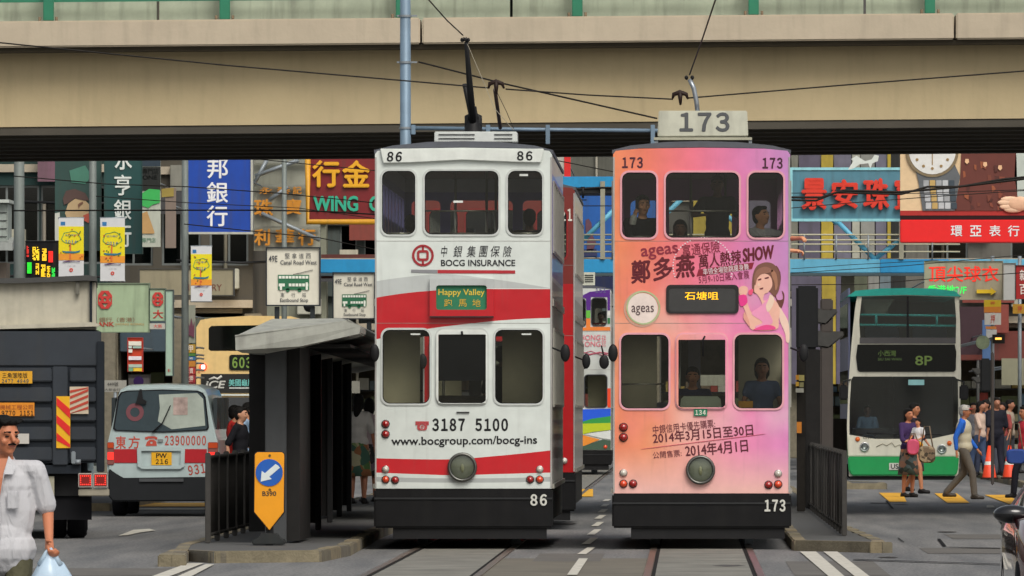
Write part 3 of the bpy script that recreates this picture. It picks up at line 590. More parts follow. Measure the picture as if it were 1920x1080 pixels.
for i in range(26):
    u, v = rn.uniform(1796, 1900), rn.uniform(300, 388); bw([(u, v), (u + rn.uniform(4, 12), v + 1), (u + rn.uniform(4, 10), v + rn.uniform(6, 16)), (u + 1, v + rn.uniform(6, 14))], rn.choice(['#7a3c28', '#4a2018', '#6a3424', '#8a4a2c']), .025 + i * .0008)
for u, v in ((1813, 302), (1847, 308), (1875, 314)): bw([(u - 3, v - 4), (u + 3, v - 4), (u + 4, v + 2), (u, v + 6), (u - 4, v + 2)], '#d8a880', .05)
# watch on the billboard
Xc, Zc = PX(1748, Yw), PZ(283, Yw); rr = 44 * Yw / F
part('print', MB().prism(ppoly([(1712, 300), (1786, 300), (1800, 330), (1790, 395), (1730, 395), (1722, 340)], Yw), Yw - .035, Yw - .028), mat('#66696c', .35, .5), t, world=True)
part('print', MB().prism(circle(Xc, Zc, rr * 1.12, 32), Yw - .06, Yw - .04), mat('#8a7a60', .3, .6), t, world=True)
part('print', MB().prism(circle(Xc, Zc, rr, 32), Yw - .07, Yw - .061), mat('#c9c8c4', .5), t, world=True)
mb = MB()
for k in range(12):
    a = k * math.pi / 6; x, z = Xc + math.cos(a) * rr * .75, Zc + math.sin(a) * rr * .75; mb.prism(circle(x, z, .035, 6), Yw - .08, Yw - .071)
mb.box(Xc - .01, Xc + .01, Yw - .08, Yw - .071, Zc - rr * .6, Zc + .05); part('watch_marks', mb, mat('#8a7048', .4), t, world=True)
for r_ in range(4):
    for q in range(5):
        u = 1731 + q * 12 + r_ * 1.5; v = 338 + r_ * 14; h = '#b89a60' if q == 1 else ('#3e4850' if q == 4 else rn.choice(['#c4c6c6', '#9a9c9e', '#b4b6b8']))
        part('watch_link', MB().box(PX(u, Yw), PX(u + 10.5, Yw), Yw - .055, Yw - .036, PZ(v + 12, Yw), PZ(v, Yw)), mat(h, .4, .3), t, world=True, bevel=.008)
for i, (u, v) in enumerate(((1874, 380), (1878, 388), (1886, 393), (1880, 374))):
    part('print', MB().ell(W(u + 14, v, Yw - .05), (.22, .03, .07), 10, 6), mat('#d8ae90', .6), t, world=True)
part('print', MB().ell(W(1912, 382, Yw - .06), (.28, .04, .16), 12, 6), mat('#cfa384', .6), t, world=True)
for x in (1700, 1880): part('bracket', MB().tube([W(x, 380, Yw + .3), W(x, 380, Yw + 46)], .08, 5), DARK, t, world=True)
t = sign('shop_sign', 'beige box sign with red 頂尖球衣 over green letters and a yellow arrow', 1734, 490, 1880, 561, 206, '#a8a088', (('頂尖球衣', 1742, 499, 1872, 528, '#e02c1c', dict(off=.035, emit=.35)), ('香港地2/F', 1740, 535, 1812, 552, '#20d850', dict(off=.03, emit=.6))), frame='#8c8a7c', th=1, back=35)
part('arrow', MB().prism(ppoly([(1831, 543), (1858, 543), (1857, 539), (1868, 547), (1857, 554), (1858, 550), (1831, 550)], 206), 205.9, 205.97), mat('#d8b020', .5), t, world=True)
sign('shop_sign', 'red and white sign cut off by the right edge beside the beige 頂尖球衣 box', 1882, 494, 1904, 562, 205, '#b4b4b0', (), frame='#77776e', th=1)
sign('shop_sign', 'deep red sign with white characters at the far right edge above the street', 1905, 498, 1990, 560, 205, '#a81c1c', (('新衣', 1912, 506, 1944, 526, '#d8c8c0', B), ('百貨', 1912, 532, 1944, 552, '#d8c8c0', B)), frame='#5c2c28', th=1)
for i, (a, b, c, d, h, lb) in enumerate(((1845, 562, 1877, 575, '#c8a820', 'yellow shop flag at the top of the column right of the bus'), (1845, 575, 1877, 586, '#c87a28', 'orange shop flag second in the column right of the bus'), (1846, 587, 1877, 609, '#c4c0b8', 'white shop flag with red mark right of the bus'), (1848, 612, 1868, 617, '#c87c38', 'small orange flag below the white one right of the bus'), (1849, 618, 1869, 634, '#bcbcb8', 'lowest white flag in the column right of the bus'), (1899, 570, 1925, 588, '#b88a28', 'mustard shop flag at the far right edge above the crowd'))):
    sign('shop_flag', lb, a, b, c, d, 208, h, (('押', (a + c) / 2 - 4, b + 3, (a + c) / 2 + 4, d - 3, '#a83828'),) if i in (0, 2, 5) else (), dep=.06, bars=0, group='shop flags hung in a column')
for a_, lb_ in ((1861, 'thin grey post carrying the column of shop flags right of the bus'), (1912, 'thin grey post behind the mustard flag at the far right edge')):
    t = thing('sign_post', lb_, 'post', (PX(a_, 208.3), 208.3, .1)); part('post', MB().tube([(0, 0, 0), (0, 0, PZ(480, 208.3) - .1)], .045, 8), STEEL, t)
t = thing('round_sign', 'round grey green dial sign right of the double decker bus', 'sign', W(1843, 655, 206)); part('disc', MB().prism(circle(*W(1843, 642, 206).xz, 13 * 206 / F), 206, 206.2), mat('#6f7a60', .6, var=.5, scale=5), t, world=True); part('bracket', MB().tube([W(1843, 642, 206.2), W(1843, 642, 243)], .05, 5), DARK, t, world=True)
t = sign('led_sign', 'small black display with orange lit text right of the round sign', 1861, 627, 1884, 644, 205, '#141210', (), dep=.2, back=35); part('lit_block', pbox(MB(), 1866, 633, 1878, 637, 204.96, .02), mat('#ff9a40', emit=1.5), t, world=True)
sign('poster', 'beige notice panel on the wall behind the crowd at the right', 1878, 672, 1925, 722, 212, '#8f8d76', (), dep=.1, back=28)
sign('shop_sign', 'blue strip sign hanging behind the white flags right of the bus', 1842, 600, 1864, 690, 230, '#4a6a98', (), dep=.2, back=10)
# between the trams
t = sign('billboard', 'blue poster of a walking woman behind the footbridge between the trams', 1084, 367, 1232, 482, 240, '#1f5fae', (), dep=.1, back=80)
flat(t, 'print', [(1098, 412), (1104, 410), (1109, 418), (1111, 440), (1118, 455), (1112, 470), (1100, 470), (1101, 450), (1098, 432)], 240, '#5a3a48'); flat(t, 'print', [(1091, 468), (1118, 466), (1120, 480), (1090, 480)], 240, '#2c3054')
sign('shop_sign', 'navy sign strip under the footbridge between the trams', 1084, 518, 1232, 548, 250, '#1c2850', (), dep=.2, back=50)
sign('billboard', 'white panel with red stripe above the footbridge beside the white tram', 1036, 290, 1070, 330, 236, '#c0beb4', (), dep=.2, back=60)
part('red_stripe', pbox(MB(), 1058, 290, 1070, 331, 235.97, .02), mat('#c82020', .5), SC.objects['billboard.002'], world=True)
t = thing('painted_cutout', 'white bird shaped cutout above the blue jewellery sign', 'sign', W(1625, 318, 214))
part('cutout', MB().prism(ppoly([(1590, 318), (1600, 302), (1596, 298), (1606, 292), (1622, 302), (1634, 299), (1640, 290), (1648, 292), (1646, 302), (1636, 306), (1632, 316), (1628, 306), (1612, 308), (1600, 316)], 214), 214, 214.1), WHITE, t, world=True)
# ================================================================ TRAMS
def ramp(n, x, stops):
    r = n.nodes.new('ShaderNodeValToRGB'); e = r.color_ramp.elements
    while len(e) < len(stops): e.new(.5)
    for q, (p, h) in zip(e, stops): q.position = p; q.color = (*hexc(h), 1)
    n.links.new(x, r.inputs[0]); return r.outputs[0]
def livery(name, base, bands=(), gradient=None):
    """printed livery of a flat panel: bands=[(colour, top points, bottom points)], in local x -1..1, z 0..5"""
    m = bpy.data.materials.new(name); m.use_nodes = True; n = m.node_tree; b = n.nodes['Principled BSDF']; b.inputs['Roughness'].default_value = .32; b.inputs['Coat Weight'].default_value = .25
    tc = n.nodes.new('ShaderNodeTexCoord'); sp = n.nodes.new('ShaderNodeSeparateXYZ'); n.links.new(tc.outputs['Object'], sp.inputs[0])
    def mr(sock, a, b_, c=0, d=1):
        r = n.nodes.new('ShaderNodeMapRange'); r.inputs[1].default_value = a; r.inputs[2].default_value = b_; r.inputs[3].default_value = c; r.inputs[4].default_value = d; n.links.new(sock, r.inputs[0]); return r.outputs[0]
    def mix(f, a, c, blend='MIX'):
        x = n.nodes.new('ShaderNodeMix'); x.data_type = 'RGBA'; x.blend_type = blend
        for s_, v in ((0, f), ('A', a), ('B', c)):
            if isinstance(v, (int, float)): x.inputs[s_].default_value = v
            elif isinstance(v, tuple): x.inputs[s_].default_value = v
            else: n.links.new(v, x.inputs[s_])
        return x.outputs['Result']
    xn = mr(sp.outputs[0], -1, 1); zn = mr(sp.outputs[2], 0, 5)
    if gradient == 'pink':
        up = ramp(n, xn, [(0, '#e47c54'), (.2, '#e8705c'), (.45, '#dc6a7c'), (.72, '#c4709c'), (1, '#b07cb0')])
        lo = ramp(n, xn, [(0, '#e07c50'), (.22, '#e4855e'), (.45, '#dc9088'), (.7, '#d680a0'), (1, '#c47aac')])
        nz = n.nodes.new('ShaderNodeTexNoise'); nz.inputs['Scale'].default_value = 1.1; nz.inputs['Detail'].default_value = 2; n.links.new(tc.outputs['Object'], nz.inputs['Vector'])
        base_s = mix(mr(sp.outputs[2], 3.1, 2.0), up, lo)
        mid = mix(mr(nz.outputs['Fac'], .45, .75, 0, .45), base_s, (*hexc('#e0608c'), 1))
        glow = mix(mr(nz.outputs['Fac'], .52, .25, 0, .5), mid, (*hexc('#e4c4bc'), 1))
        zf = n.nodes.new('ShaderNodeMath'); zf.operation = 'MULTIPLY'; n.links.new(mr(sp.outputs[2], 3.35, 2.7), zf.inputs[0]); n.links.new(mr(sp.outputs[2], .9, 1.5), zf.inputs[1])
        col = mix(zf.outputs[0], base_s, glow)
        lowc = mix(mr(sp.outputs[2], 1.15, .65), col, (*hexc('#d3a49c'), 1)); col = lowc
    else: col = (*hexc(base), 1)
    for h, top, bot in bands:
        fs = []
        for pts in (top, bot):
            fc = n.nodes.new('ShaderNodeFloatCurve'); cu = fc.mapping.curves[0]
            P = [((x + 1) / 2, z / 5) for x, z in pts]
            while len(cu.points) < len(P): cu.points.new(.5, .5)
            for q, (u, v) in zip(cu.points, P): q.location = (u, v)
            fc.mapping.update(); n.links.new(xn, fc.inputs['Value']); fs.append(fc.outputs[0])
        ms = []
        for s_, op in ((fs[0], 'LESS_THAN'), (fs[1], 'GREATER_THAN')):
            q = n.nodes.new('ShaderNodeMath'); q.operation = op; n.links.new(zn, q.inputs[0]); n.links.new(s_, q.inputs[1]); ms.append(q.outputs[0])
        q = n.nodes.new('ShaderNodeMath'); q.operation = 'MULTIPLY'; n.links.new(ms[0], q.inputs[0]); n.links.new(ms[1], q.inputs[1])
        col = mix(q.outputs[0], col, (*hexc(h), 1))
    nz = n.nodes.new('ShaderNodeTexNoise'); nz.inputs['Scale'].default_value = 5; nz.inputs['Detail'].default_value = 7; n.links.new(tc.outputs['Object'], nz.inputs['Vector'])
    col = mix(1.0, col, mr(nz.outputs['Fac'], .3, .7, .92, 1.05), 'MULTIPLY')
    mp = n.nodes.new('ShaderNodeMapping'); mp.inputs['Scale'].default_value = (9, 9, .8); n.links.new(tc.outputs['Object'], mp.inputs[0])
    n2 = n.nodes.new('ShaderNodeTexNoise'); n2.inputs['Scale'].default_value = 1.5; n2.inputs['Detail'].default_value = 6; n.links.new(mp.outputs[0], n2.inputs['Vector'])
    col = mix(mr(n2.outputs['Fac'], .58, .9, 0, .22), col, (.12, .1, .08, 1))
    n3 = n.nodes.new('ShaderNodeTexNoise'); n3.inputs['Scale'].default_value = 2.3; n3.inputs['Detail'].default_value = 2; n.links.new(tc.outputs['Object'], n3.inputs['Vector'])
    bp = n.nodes.new('ShaderNodeBump'); bp.inputs['Strength'].default_value = .5; bp.inputs['Distance'].default_value = .02; n.links.new(n3.outputs['Fac'], bp.inputs['Height']); n.links.new(bp.outputs[0], b.inputs['Normal'])
    n.links.new(col, b.inputs['Base Color']); return m

LENS = {k: mat(h, .15, coat=1, var=.05, name='lamp_lens') for k, h in (('r', '#8c1410'), ('o', '#c8401c'), ('w', '#b0aca0'))}
SEAT = mat('#3d4a3c', .6, name='seat'); INNER = mat('#98927c', .7, var=.1, name='tram_lining'); INNER2 = mat('#3a342c', .7, var=.1, name='tram_dark_lining'); POLE_M = mat('#a8a69c', .3, .8, name='handrail')
def tram(name, label, cx, Y, y0px, liv, side_m, lights, wins, kcol, cxp, dest=None, roofnum=None, L=8.8, top=4.46, skirt_top=None, pl=.5, pr=.6, mirrors=(-1, 1), low_right=True):
    """double-deck tram; front at local y=0; picture measures of the front are given about centre cxp at 168 px per metre"""
    k = 168.0; t = thing(name, label, 'tram', (cx, Y, 0)); lx = lambda p: (p - cxp) / k; lz = lambda p: EYE + (HY - p) / k
    zs = lz(skirt_top); hw = .988
    out = [(-hw, zs), (hw, zs), (hw, top - .05)] + [(hw - .03, top - .01), (hw * .7, top + .015), (0, top + .025), (-hw * .7, top + .015), (-hw + .03, top - .01), (-hw, top - .05)]
    holes = []
    for a, b, c, d in wins: holes.append(rrect(lx(a), lx(c), lz(d), lz(b), .085))
    fr = part('front_panel', MB().holed(out, holes, 0, .07), liv, t); fr.data.materials[0] = liv
    for (a, b, c, d) in wins:
        o = rrect(lx(a) - .014, lx(c) + .014, lz(d) - .014, lz(b) + .014, .095); i_ = rrect(lx(a) + .008, lx(c) - .008, lz(d) + .008, lz(b) - .008, .08)
        f = part('window', MB().holed(o, [i_], -.012, -.001), mat(kcol, .4, name='window_rim'), t)
        part('pane', MB().prism(i_, .03, .036), GLASS, f)
        part('window_seal', MB().holed(rrect(lx(a) + .0, lx(c) - .0, lz(d) + .0, lz(b) - .0, .085), [rrect(lx(a) + .016, lx(c) - .016, lz(d) + .016, lz(b) - .016, .075)], .008, .03), RUBBER, f)
    # sides with window openings
    for sx in (-1, 1):
        hs = [];
        for q in range(7): hs.append([(.55 + q * 1.15, 3.35), (1.5 + q * 1.15, 3.35), (1.5 + q * 1.15, 4.1), (.55 + q * 1.15, 4.1)])
        for q in range(7): hs.append([(.55 + q * 1.15, 1.62), (1.5 + q * 1.15, 1.62), (1.5 + q * 1.15, 2.45), (.55 + q * 1.15, 2.45)])
        x0, x1 = sorted((sx * (hw - .0), sx * (hw - .06)))
        part('side_panel', MB().holed([(.071, zs), (L - .071, zs), (L - .071, top - .05), (.071, top - .05)], hs, x0, x1, 'x'), side_m, t)
        wf = MB()
        for hh in hs:
            ya, yb, za, zb2 = hh[0][0], hh[1][0], hh[0][1], hh[2][1]; xo = sx * (hw + .003); xi = sx * (hw + .02); a_, b_ = sorted((xo, xi))
            f = part('side_window', MB().box(a_, b_, ya - .03, ya, za - .03, zb2 + .03).box(a_, b_, yb, yb + .03, za - .03, zb2 + .03).box(a_, b_, ya, yb, zb2, zb2 + .03).box(a_, b_, ya, yb, za - .03, za), POLE_M, t)
            part('pane', MB().box(sx * (hw - .04) - .003, sx * (hw - .04) + .003, ya, yb, za, za + (zb2 - za) * .55), GLASS, f)
        part('side_rail', MB().box(*sorted((sx * (hw + .002), sx * (hw + .025))), .08, L - .08, zs, zs + .05), POLE_M, t)
        part('side_strip', MB().box(*sorted((sx * (hw + .002), sx * (hw + .02))), .08, L - .08, 2.72, 2.8), POLE_M, t)
    back = [rrect(-.8, -.15, 1.65, 2.45, .06), rrect(.0, .8, .9, 2.45, .06), rrect(-.85, -.5, 3.35, 4.1, .06), rrect(-.38, .38, 3.35, 4.1, .06), rrect(.5, .85, 3.35, 4.1, .06)]
    part('rear_panel', MB().holed(out, back, L - .07, L), side_m, t)
    # roof, floors, lining, seats
    P = [(-hw - .01, top - .04), (-hw - .01, top - .0), (-hw * .8, top + .05), (-hw * .4, top + .09), (0, top + .1), (hw * .4, top + .09), (hw * .8, top + .05), (hw + .01, top), (hw + .01, top - .04), (hw * .7, top + .02), (0, top + .03), (-hw * .7, top + .02)]
    part('roof', MB().prism(P, .015, L + .02), mat('#4a4d54', .6, dirt=.3, name='roof_grey'), t)
    part('floor', MB().box(-hw + .07, hw - .07, .08, L - .08, .85, .9), INNER2, t); part('upper_floor', MB().box(-hw + .07, hw - .07, .3, L - .08, 2.6, 2.68), INNER2, t)
    part('ceiling', MB().box(-hw + .07, hw - .07, .08, L - .08, top - .1, top - .06), INNER2, t)
    part('front_bulkhead', MB().box(-hw + .07, hw - .07, .075, .1, 2.62, 3.30), INNER, t)
    part('partition', MB().box(-hw + .07, -.5, pl, pl + .04, .9, 2.6), INNER, t); part('partition', MB().box(.42, hw - .07, pr, pr + .04, .9, 2.6), INNER, t)
    part('control_box', MB().box(-.32, .3, .35, .6, .9, 1.72), INNER2, t, bevel=.03)
    for q in range(5):
        for sx in (-1, 1):
            for z in (2.68,):
                y = 1.2 + q * 1.3; s_ = part('seat', MB().box(*sorted((sx * .3, sx * .88)), y, y + .4, z + .38, z + .44), SEAT, t); part('seat_back', MB().box(*sorted((sx * .3, sx * .88)), y + .4, y + .45, z + .38, z + .85), SEAT, s_)
    for x, y, z0, z1 in ((-.12, 1.2, 2.68, top - .1), (.2, 2.6, 2.68, top - .1), (.28, 3.8, 2.68, top - .1), (-.25, 1.0, .9, 2.6), (.5, 1.6, .9, 2.6)): part('handrail', MB().tube([(x, y, z0), (x, y, z1)], .016, 6), POLE_M, t)
    part('handrail', MB().tube([(-.43, .13, lz(395)), (.39, .13, lz(395))], .01, 6), POLE_M, t)
    for (a, b, c, d) in wins[:3]: part('handrail', MB().tube([(lx(a), .12, lz(d - 4)), (lx(c), .12, lz(d - 4))], .008, 5), POLE_M, t)
    for z in (lz(452), lz(606)): part('panel_seam', MB().box(-hw + .01, hw - .01, -.0022, -.0002, z - .0022, z + .0022), mat('#7a7670', .6, name='seam'), t)
    for sx in (-1, 1): part('corner_trim', MB().box(*sorted((sx * hw, sx * (hw - .018))), -.006, -.0003, zs + .01, top - .08), mat('#9a9894', .4, .3, dirt=.3, name='corner_trim'), t)
    # windscreen frame with blind on the middle lower window
    a, b, c, d = wins[4]
    # skirt, bumper, trucks
    zb_ = lz(990); part('bumper', MB().box(-hw - .012, hw + .012, -.03, .3, zb_, zs - .004), mat('#121213', .5, var=.3, scale=4, coat=.0, dirt=.08, name='bumper_black'), t, bevel=.02)
    part('bumper_rail', MB().box(-hw - .005, hw + .005, -.045, -.031, zs - .12, zs - .1), DARK, t)
    part('side_skirt', MB().box(-hw + .01, hw - .01, .301, L - .05, zb_ + .08, zs - .004), BLACK, t)
    part('lifeguard', MB().box(-hw + .2, hw - .06, .02, .1, zb_ - .12, zb_ - .001), BLACK, t)
    for y in (2.4, 6.2):
        for sx in (-.533, .533):
            part('wheel', MB().lathe([(0, -.05), (.33, -.05), (.36, -.045), (.36, -.03), (.33, -.02), (.33, .06), (0, .06)], (sx, y, .35), 'x'), STEEL, t)
        part('axle', MB().tube([(-.6, y, .35), (.6, y, .35)], .06), BLACK, t)
    part('truck', MB().box(-.45, .45, 1.6, 7.0, .2, .55), BLACK, t)
    # lamps
    for px, py, kx, r in lights:
        b_ = part('lamp', MB().lathe([(r * 1.2, -.001), (r * 1.2, -.012), (r, -.016)], (lx(px), 0, lz(py)), 'y', 14), CHROME if kx == 'w' else DARK, t)
        part('lens', MB().lathe([(r, -.012), (r * .85, -.03), (r * .45, -.042), (0, -.046)], (lx(px), 0, lz(py)), 'y', 14), LENS[kx], b_)
    hx, hz = lx(cxp - 2), lz(876 if 'white' in label else 881); h = part('headlight', MB().lathe([(.165, 0), (.165, -.05), (.155, -.065), (.135, -.065), (.13, -.03), (.08, -.008), (0, -.004)], (hx, -.001, hz), 'y', 28), mat('#5c5c58', .35, .8, name='lamp_ring'), t)
    part('lens', MB().lathe([(.134, -.05), (.08, -.06), (0, -.064)], (hx, 0, hz), 'y', 24), CLEAR, h); part('reflector', MB().lathe([(.128, -.034), (.08, -.014), (0, -.01)], (hx, 0, hz), 'y', 24), mat('#94947f', .4, name='reflector'), h); part('bulb', MB().ell((hx, -.03, hz - .01), (.02, .015, .05)), mat('#b8b48c', .3, name='bulb'), h)
    for sx in mirrors:
        x = sx * (hw + (.0 if sx < 0 else .15)); z = lz(662)
        mm = part('mirror', MB().ell((x, -.12, z), (.055, .03, .1)), BLACK, t); part('mirror_arm', MB().tube([(sx * hw, .1, z + .06), (x, -.1, z)], .012, 6), BLACK, mm)
    return t, lx, lz
S86 = [(lambda p: ((p[0] - 869) / 168.0, EYE + (HY - p[1]) / 168.0))(q) for q in ()]
def cv(pts, c): return [((a - c) / 168.0, EYE + (HY - b) / 168.0) for a, b in pts]
liv86 = livery('white_red_livery', '#bfc5c0', [
    ('#a5a9a7', cv([(701, 528), (765, 519), (830, 514), (905, 521), (1037, 541)], 869), cv([(701, 560), (765, 551), (830, 544), (905, 541), (1037, 541)], 869)),
    ('#a8121c', cv([(701, 559), (750, 551), (812, 545), (880, 542), (940, 542), (1037, 542)], 869), cv([(701, 637), (740, 629), (800, 617), (870, 608), (950, 600), (1037, 596)], 869)),
    ('#b0121c', cv([(701, 859), (780, 861), (850, 861), (930, 855), (1037, 844)], 869), cv([(701, 886), (780, 889), (850, 891), (930, 889), (1037, 886)], 869)),
    ('#9a9e9c', cv([(701, 894), (870, 897), (1037, 894)], 869), cv([(701, 903), (870, 905), (1037, 903)], 869))])
side86 = livery('white_violet_side', '#c9c8cc', [('#8c86c0', [(-1, 4.2), (1, 4.2)], [(-1, 3.05), (1, 3.05)]), ('#a8a6a0', [(-1, 3.0), (1, 3.0)], [(-1, .4), (1, .4)])])
T86, lx, lz = tram('double_deck_tram', 'white and red double deck tram number 86 in front on the left track', PX(869, 100), 100, 0, liv86, side86,
    [(723, 795, 'r', .04), (723, 814, 'r', .04), (723, 880, 'w', .036), (723, 899, 'o', .038), (741, 900, 'r', .038), (1012, 880, 'w', .036), (1012, 899, 'o', .038), (994, 899, 'r', .038)],
    [(715, 319, 780, 441), (795, 319, 936, 441), (951, 319, 1018, 441), (716, 617, 807, 758), (818, 617, 914, 758), (927, 617, 1019, 758)], '#aeb2ae', 869, skirt_top=916)
def ft(t, s_, a, b, c, d, h, cxp, y=-.006, **kw):
    k = 168.0; return txt(s_, (a - cxp) / k, (c - cxp) / k, EYE + (HY - d) / k, EYE + (HY - b) / k, y, mat(h, .45, var=.05, name='print_ink'), t, **kw)
def fp(t, nm, P, h, cxp, y0=-.006, y1=-.002, rough=.45): return part(nm, MB().prism(cv(P, cxp), y0, y1), mat(h, rough, var=.08, name='print_ink'), t)
a86 = lambda s_, *q, **kw: ft(T86, s_, *q, 869, **kw)
np_ = part('number_panel', MB().prism(cv([(713, 279), (1020, 279), (1014, 305), (964, 304), (867, 300), (770, 305), (719, 306)], 869), -.05, -.002), WHITE, T86, bevel=.006)
a86('86', 726, 285, 754, 303, '#1e1e20', y=-.055, off=.05, shear=.12, name='number'); a86('86', 970, 284, 998, 301, '#1e1e20', y=-.055, off=.05, name='number')
ring = lambda cx, cy, r, n=28: circle((cx - 869) / 168, EYE + (HY - cy) / 168, r / 168, n)
lg = MB().holed(ring(793, 479, 20.5), [ring(793, 479, 16)], -.008, -.002); hb = cv([(791, 459), (795, 459), (795, 499), (791, 499)], 869)
lg.holed(rrect(lx(782), lx(804), lz(489), lz(469), .03), [rrect(lx(786.5), lx(799.5), lz(484.5), lz(473.5), .01)], -.009, -.003)
lg.box(lx(791), lx(795), -.008, -.002, lz(469), lz(462)).box(lx(791), lx(795), -.008, -.002, lz(496), lz(489)); part('bank_logo', lg, mat('#8c1c24', .45, name='print_ink'), T86)
for s_, x in (('中', 827), ('銀', 850), ('集', 875), ('團', 898), ('保', 920), ('險', 943)): a86(s_, x, 461, x + (17 if s_ != '中' else 12), 482, '#26262a', shear=.2)
a86('BOCG INSURANCE', 827, 487, 966, 499, '#26262a', off=.02)
fp(T86, 'print', [(771, 505.5), (820, 506), (820, 512.5), (771, 511)], '#77777a', 869); fp(T86, 'print', [(820.5, 506), (966, 507), (966, 513), (820.5, 512.5)], '#9c2028', 869)
bx = part('destination_box', MB().holed([(lx(806), lz(594)), (lx(926), lz(594)), (lx(926), lz(523)), (lx(806), lz(523))], [rrect(lx(818), lx(913), lz(581), lz(535), .03)], -.07, -.002), liv86, T86)
part('blind', MB().box(lx(818) - .01, lx(913) + .01, -.03, -.02, lz(582), lz(534)), mat('#1c6a48', .6, var=.1, name='green_blind'), bx)
def chl(o, par): 
    if o: o.parent = par
a = a86('Happy Valley', 822, 542, 909, 557, '#c0a838', y=-.034, off=.014); chl(a, bx)
for s_, x in (('跑', 833), ('馬', 860), ('地', 886)): chl(a86(s_, x, 561, x + 15, 575, '#c09a28', y=-.034, off=.016), bx)
part('box_lip', MB().box(lx(806), lx(926), -.085, -.071, lz(595.5), lz(593)), DARK, bx)
fm = part('windscreen_frame', MB().holed(rrect(lx(818), lx(914), lz(757), lz(618), .08), [rrect(lx(822), lx(911), lz(756), lz(627), .01)], -.03, -.013), WHITE, T86)
part('driver_blind', MB().box(lx(822), lx(911), .04, .05, lz(714), lz(628)), mat('#22242c', .5, name='dark_blind'), fm); part('wiper', MB().tube([(lx(866), -.05, lz(621)), (lx(867), -.05, lz(628))], .012, 6), BLACK, fm)
for x in (770, 850, 978): part('vent_slot', MB().box(lx(x), lx(x + 18), .02, .028, lz(628 if x != 850 else 380), lz(625 if x != 850 else 376)), WHITE, T86)
part('vent_slot', MB().box(lx(974), lx(990), .02, .028, lz(330), lz(326)), WHITE, T86)
part('bumper_step', MB().box(lx(856), lx(880), -.02, -.001, lz(774), lz(772)), DARK, T86)
# phone icon and text
ph = MB().holed(rrect(lx(782), lx(801), lz(807), lz(795), .03), [circle(lx(791.5), lz(800.5), .026)], -.008, -.002).box(lx(779), lx(804), -.0085, -.003, lz(794.5), lz(790)).box(lx(779), lx(785), -.007, -.001, lz(797), lz(794)).box(lx(798), lx(804), -.007, -.001, lz(797), lz(794))
part('phone_icon', ph, mat('#a03a3c', .5, name='print_ink'), T86); part('phone_icon', MB().holed(circle(lx(791.5), lz(800.5), .016), [circle(lx(791.5), lz(800.5), .007)], -.008, -.002), mat('#a03a3c', .5), T86)
a86('3187 5100', 811, 785, 952, 808, '#202022', off=.05); a86('www.bocgroup.com/bocg-ins', 734, 818, 1007, 838, '#202022', off=.02, rot=R(.6))
a86('86', 995, 927, 1025, 948, '#b8b8b0', y=-.05, off=.05, name='number')
part('bumper_slot', MB().box(lx(861), lx(875), -.034, -.031, lz(939), lz(936)), RUBBER, T86)
vb = part('roof_box', MB().box(lx(812), lx(968), .5, 1.1, top_ := 4.56, lz(244)), mat('#b8bcb8', .5, dirt=.2, name='roof_box'), T86, bevel=.01)
for x in (820, 848, 925): 
    for q in range(3): part('louvre', MB().box(lx(x), lx(x + (34 if x != 848 else 40)), .488, .499, lz(250.5 + q * 7.5), lz(249 + q * 7.5)), DARK, vb)
# trolley gear
g = part('trolley_pole', MB().tube([(lx(881), 1.6, 4.75), (lx(875), 1.3, lz(145)), (lx(870), 1.0, lz(72))], [.045, .035, .022], 8), BLACK, T86)
part('trolley_wheel', MB().lathe([(0, -.02), (.03, -.02), (.018, 0), (.03, .02), (0, .02)], (lx(868), 1.0, lz(67)), 'x', 12), BLACK, g)
part('trolley_wheel', MB().ell((lx(862), 1.0, lz(68)), (.02, .02, .025)).ell((lx(874), 1.0, lz(68)), (.02, .02, .025)), BLACK, g)
tb = part('trolley_base', MB().lathe([(.16, 4.54), (.13, 4.6), (.1, 4.75), (.06, 4.85), (.035, 5.0)], (lx(881), 1.6, 0)), BLACK, T86)
for sx in (-11, 11): part('spring', MB().tube([(lx(881 + sx * .3), 1.6, lz(205)), (lx(881 + sx), 1.6, lz(210)), (lx(881 + sx), 1.6, lz(232)), (lx(881 + sx * .7), 1.6, lz(250))], [.02, .035, .035, .03], 8), BLACK, tb)
part('spring', MB().box(lx(868), lx(894), 1.5, 1.7, lz(268), lz(248)), BLACK, tb, bevel=.02)
T86r = part('rope', MB().tube([(lx(872), 1.0, lz(75)), (lx(902), .8, lz(145)), (lx(925), .6, lz(200)), (lx(962), .4, lz(242))], .004, 4), mat('#8a8474', .8, name='rope'), T86)

# ---- pink tram 173
liv173 = livery('pink_orange_livery', '#d07a90', gradient='pink'); side173 = livery('pink_side', '#b07aa8', [('#8f8c94', [(-1, 3.0), (1, 3.0)], [(-1, .4), (1, .4)])])
T173, l2x, l2z = tram('double_deck_tram', 'pink and orange double deck tram number 173 with a woman advert', PX(1315.5, 100), 100, 0, liv173, side173,
    [(1169, 801, 'r', .042), (1169, 820, 'r', .042), (1169, 887, 'w', .038), (1169, 907, 'o', .04), (1187, 907, 'r', .04), (1459, 888, 'w', .038), (1459, 908, 'o', .04), (1441, 909, 'r', .04)],
    [(1165, 322, 1232, 447), (1247, 322, 1387, 447), (1402, 322, 1470, 447), (1163, 626, 1255, 767), (1268, 626, 1363, 767), (1376, 626, 1468, 767)], '#c89098', 1315.5, skirt_top=925, pr=1.5)
C3 = 1315.5; a3 = lambda s_, *q, **kw: ft(T173, s_, *q, C3, **kw); p3 = lambda nm, P, h, **kw: fp(T173, nm, P, h, C3, **kw)
a3('173', 1167, 295, 1205, 315, '#3c1026', off=.045, name='number'); a3('173', 1430, 296, 1467, 316, '#3c1026', off=.045, name='number')
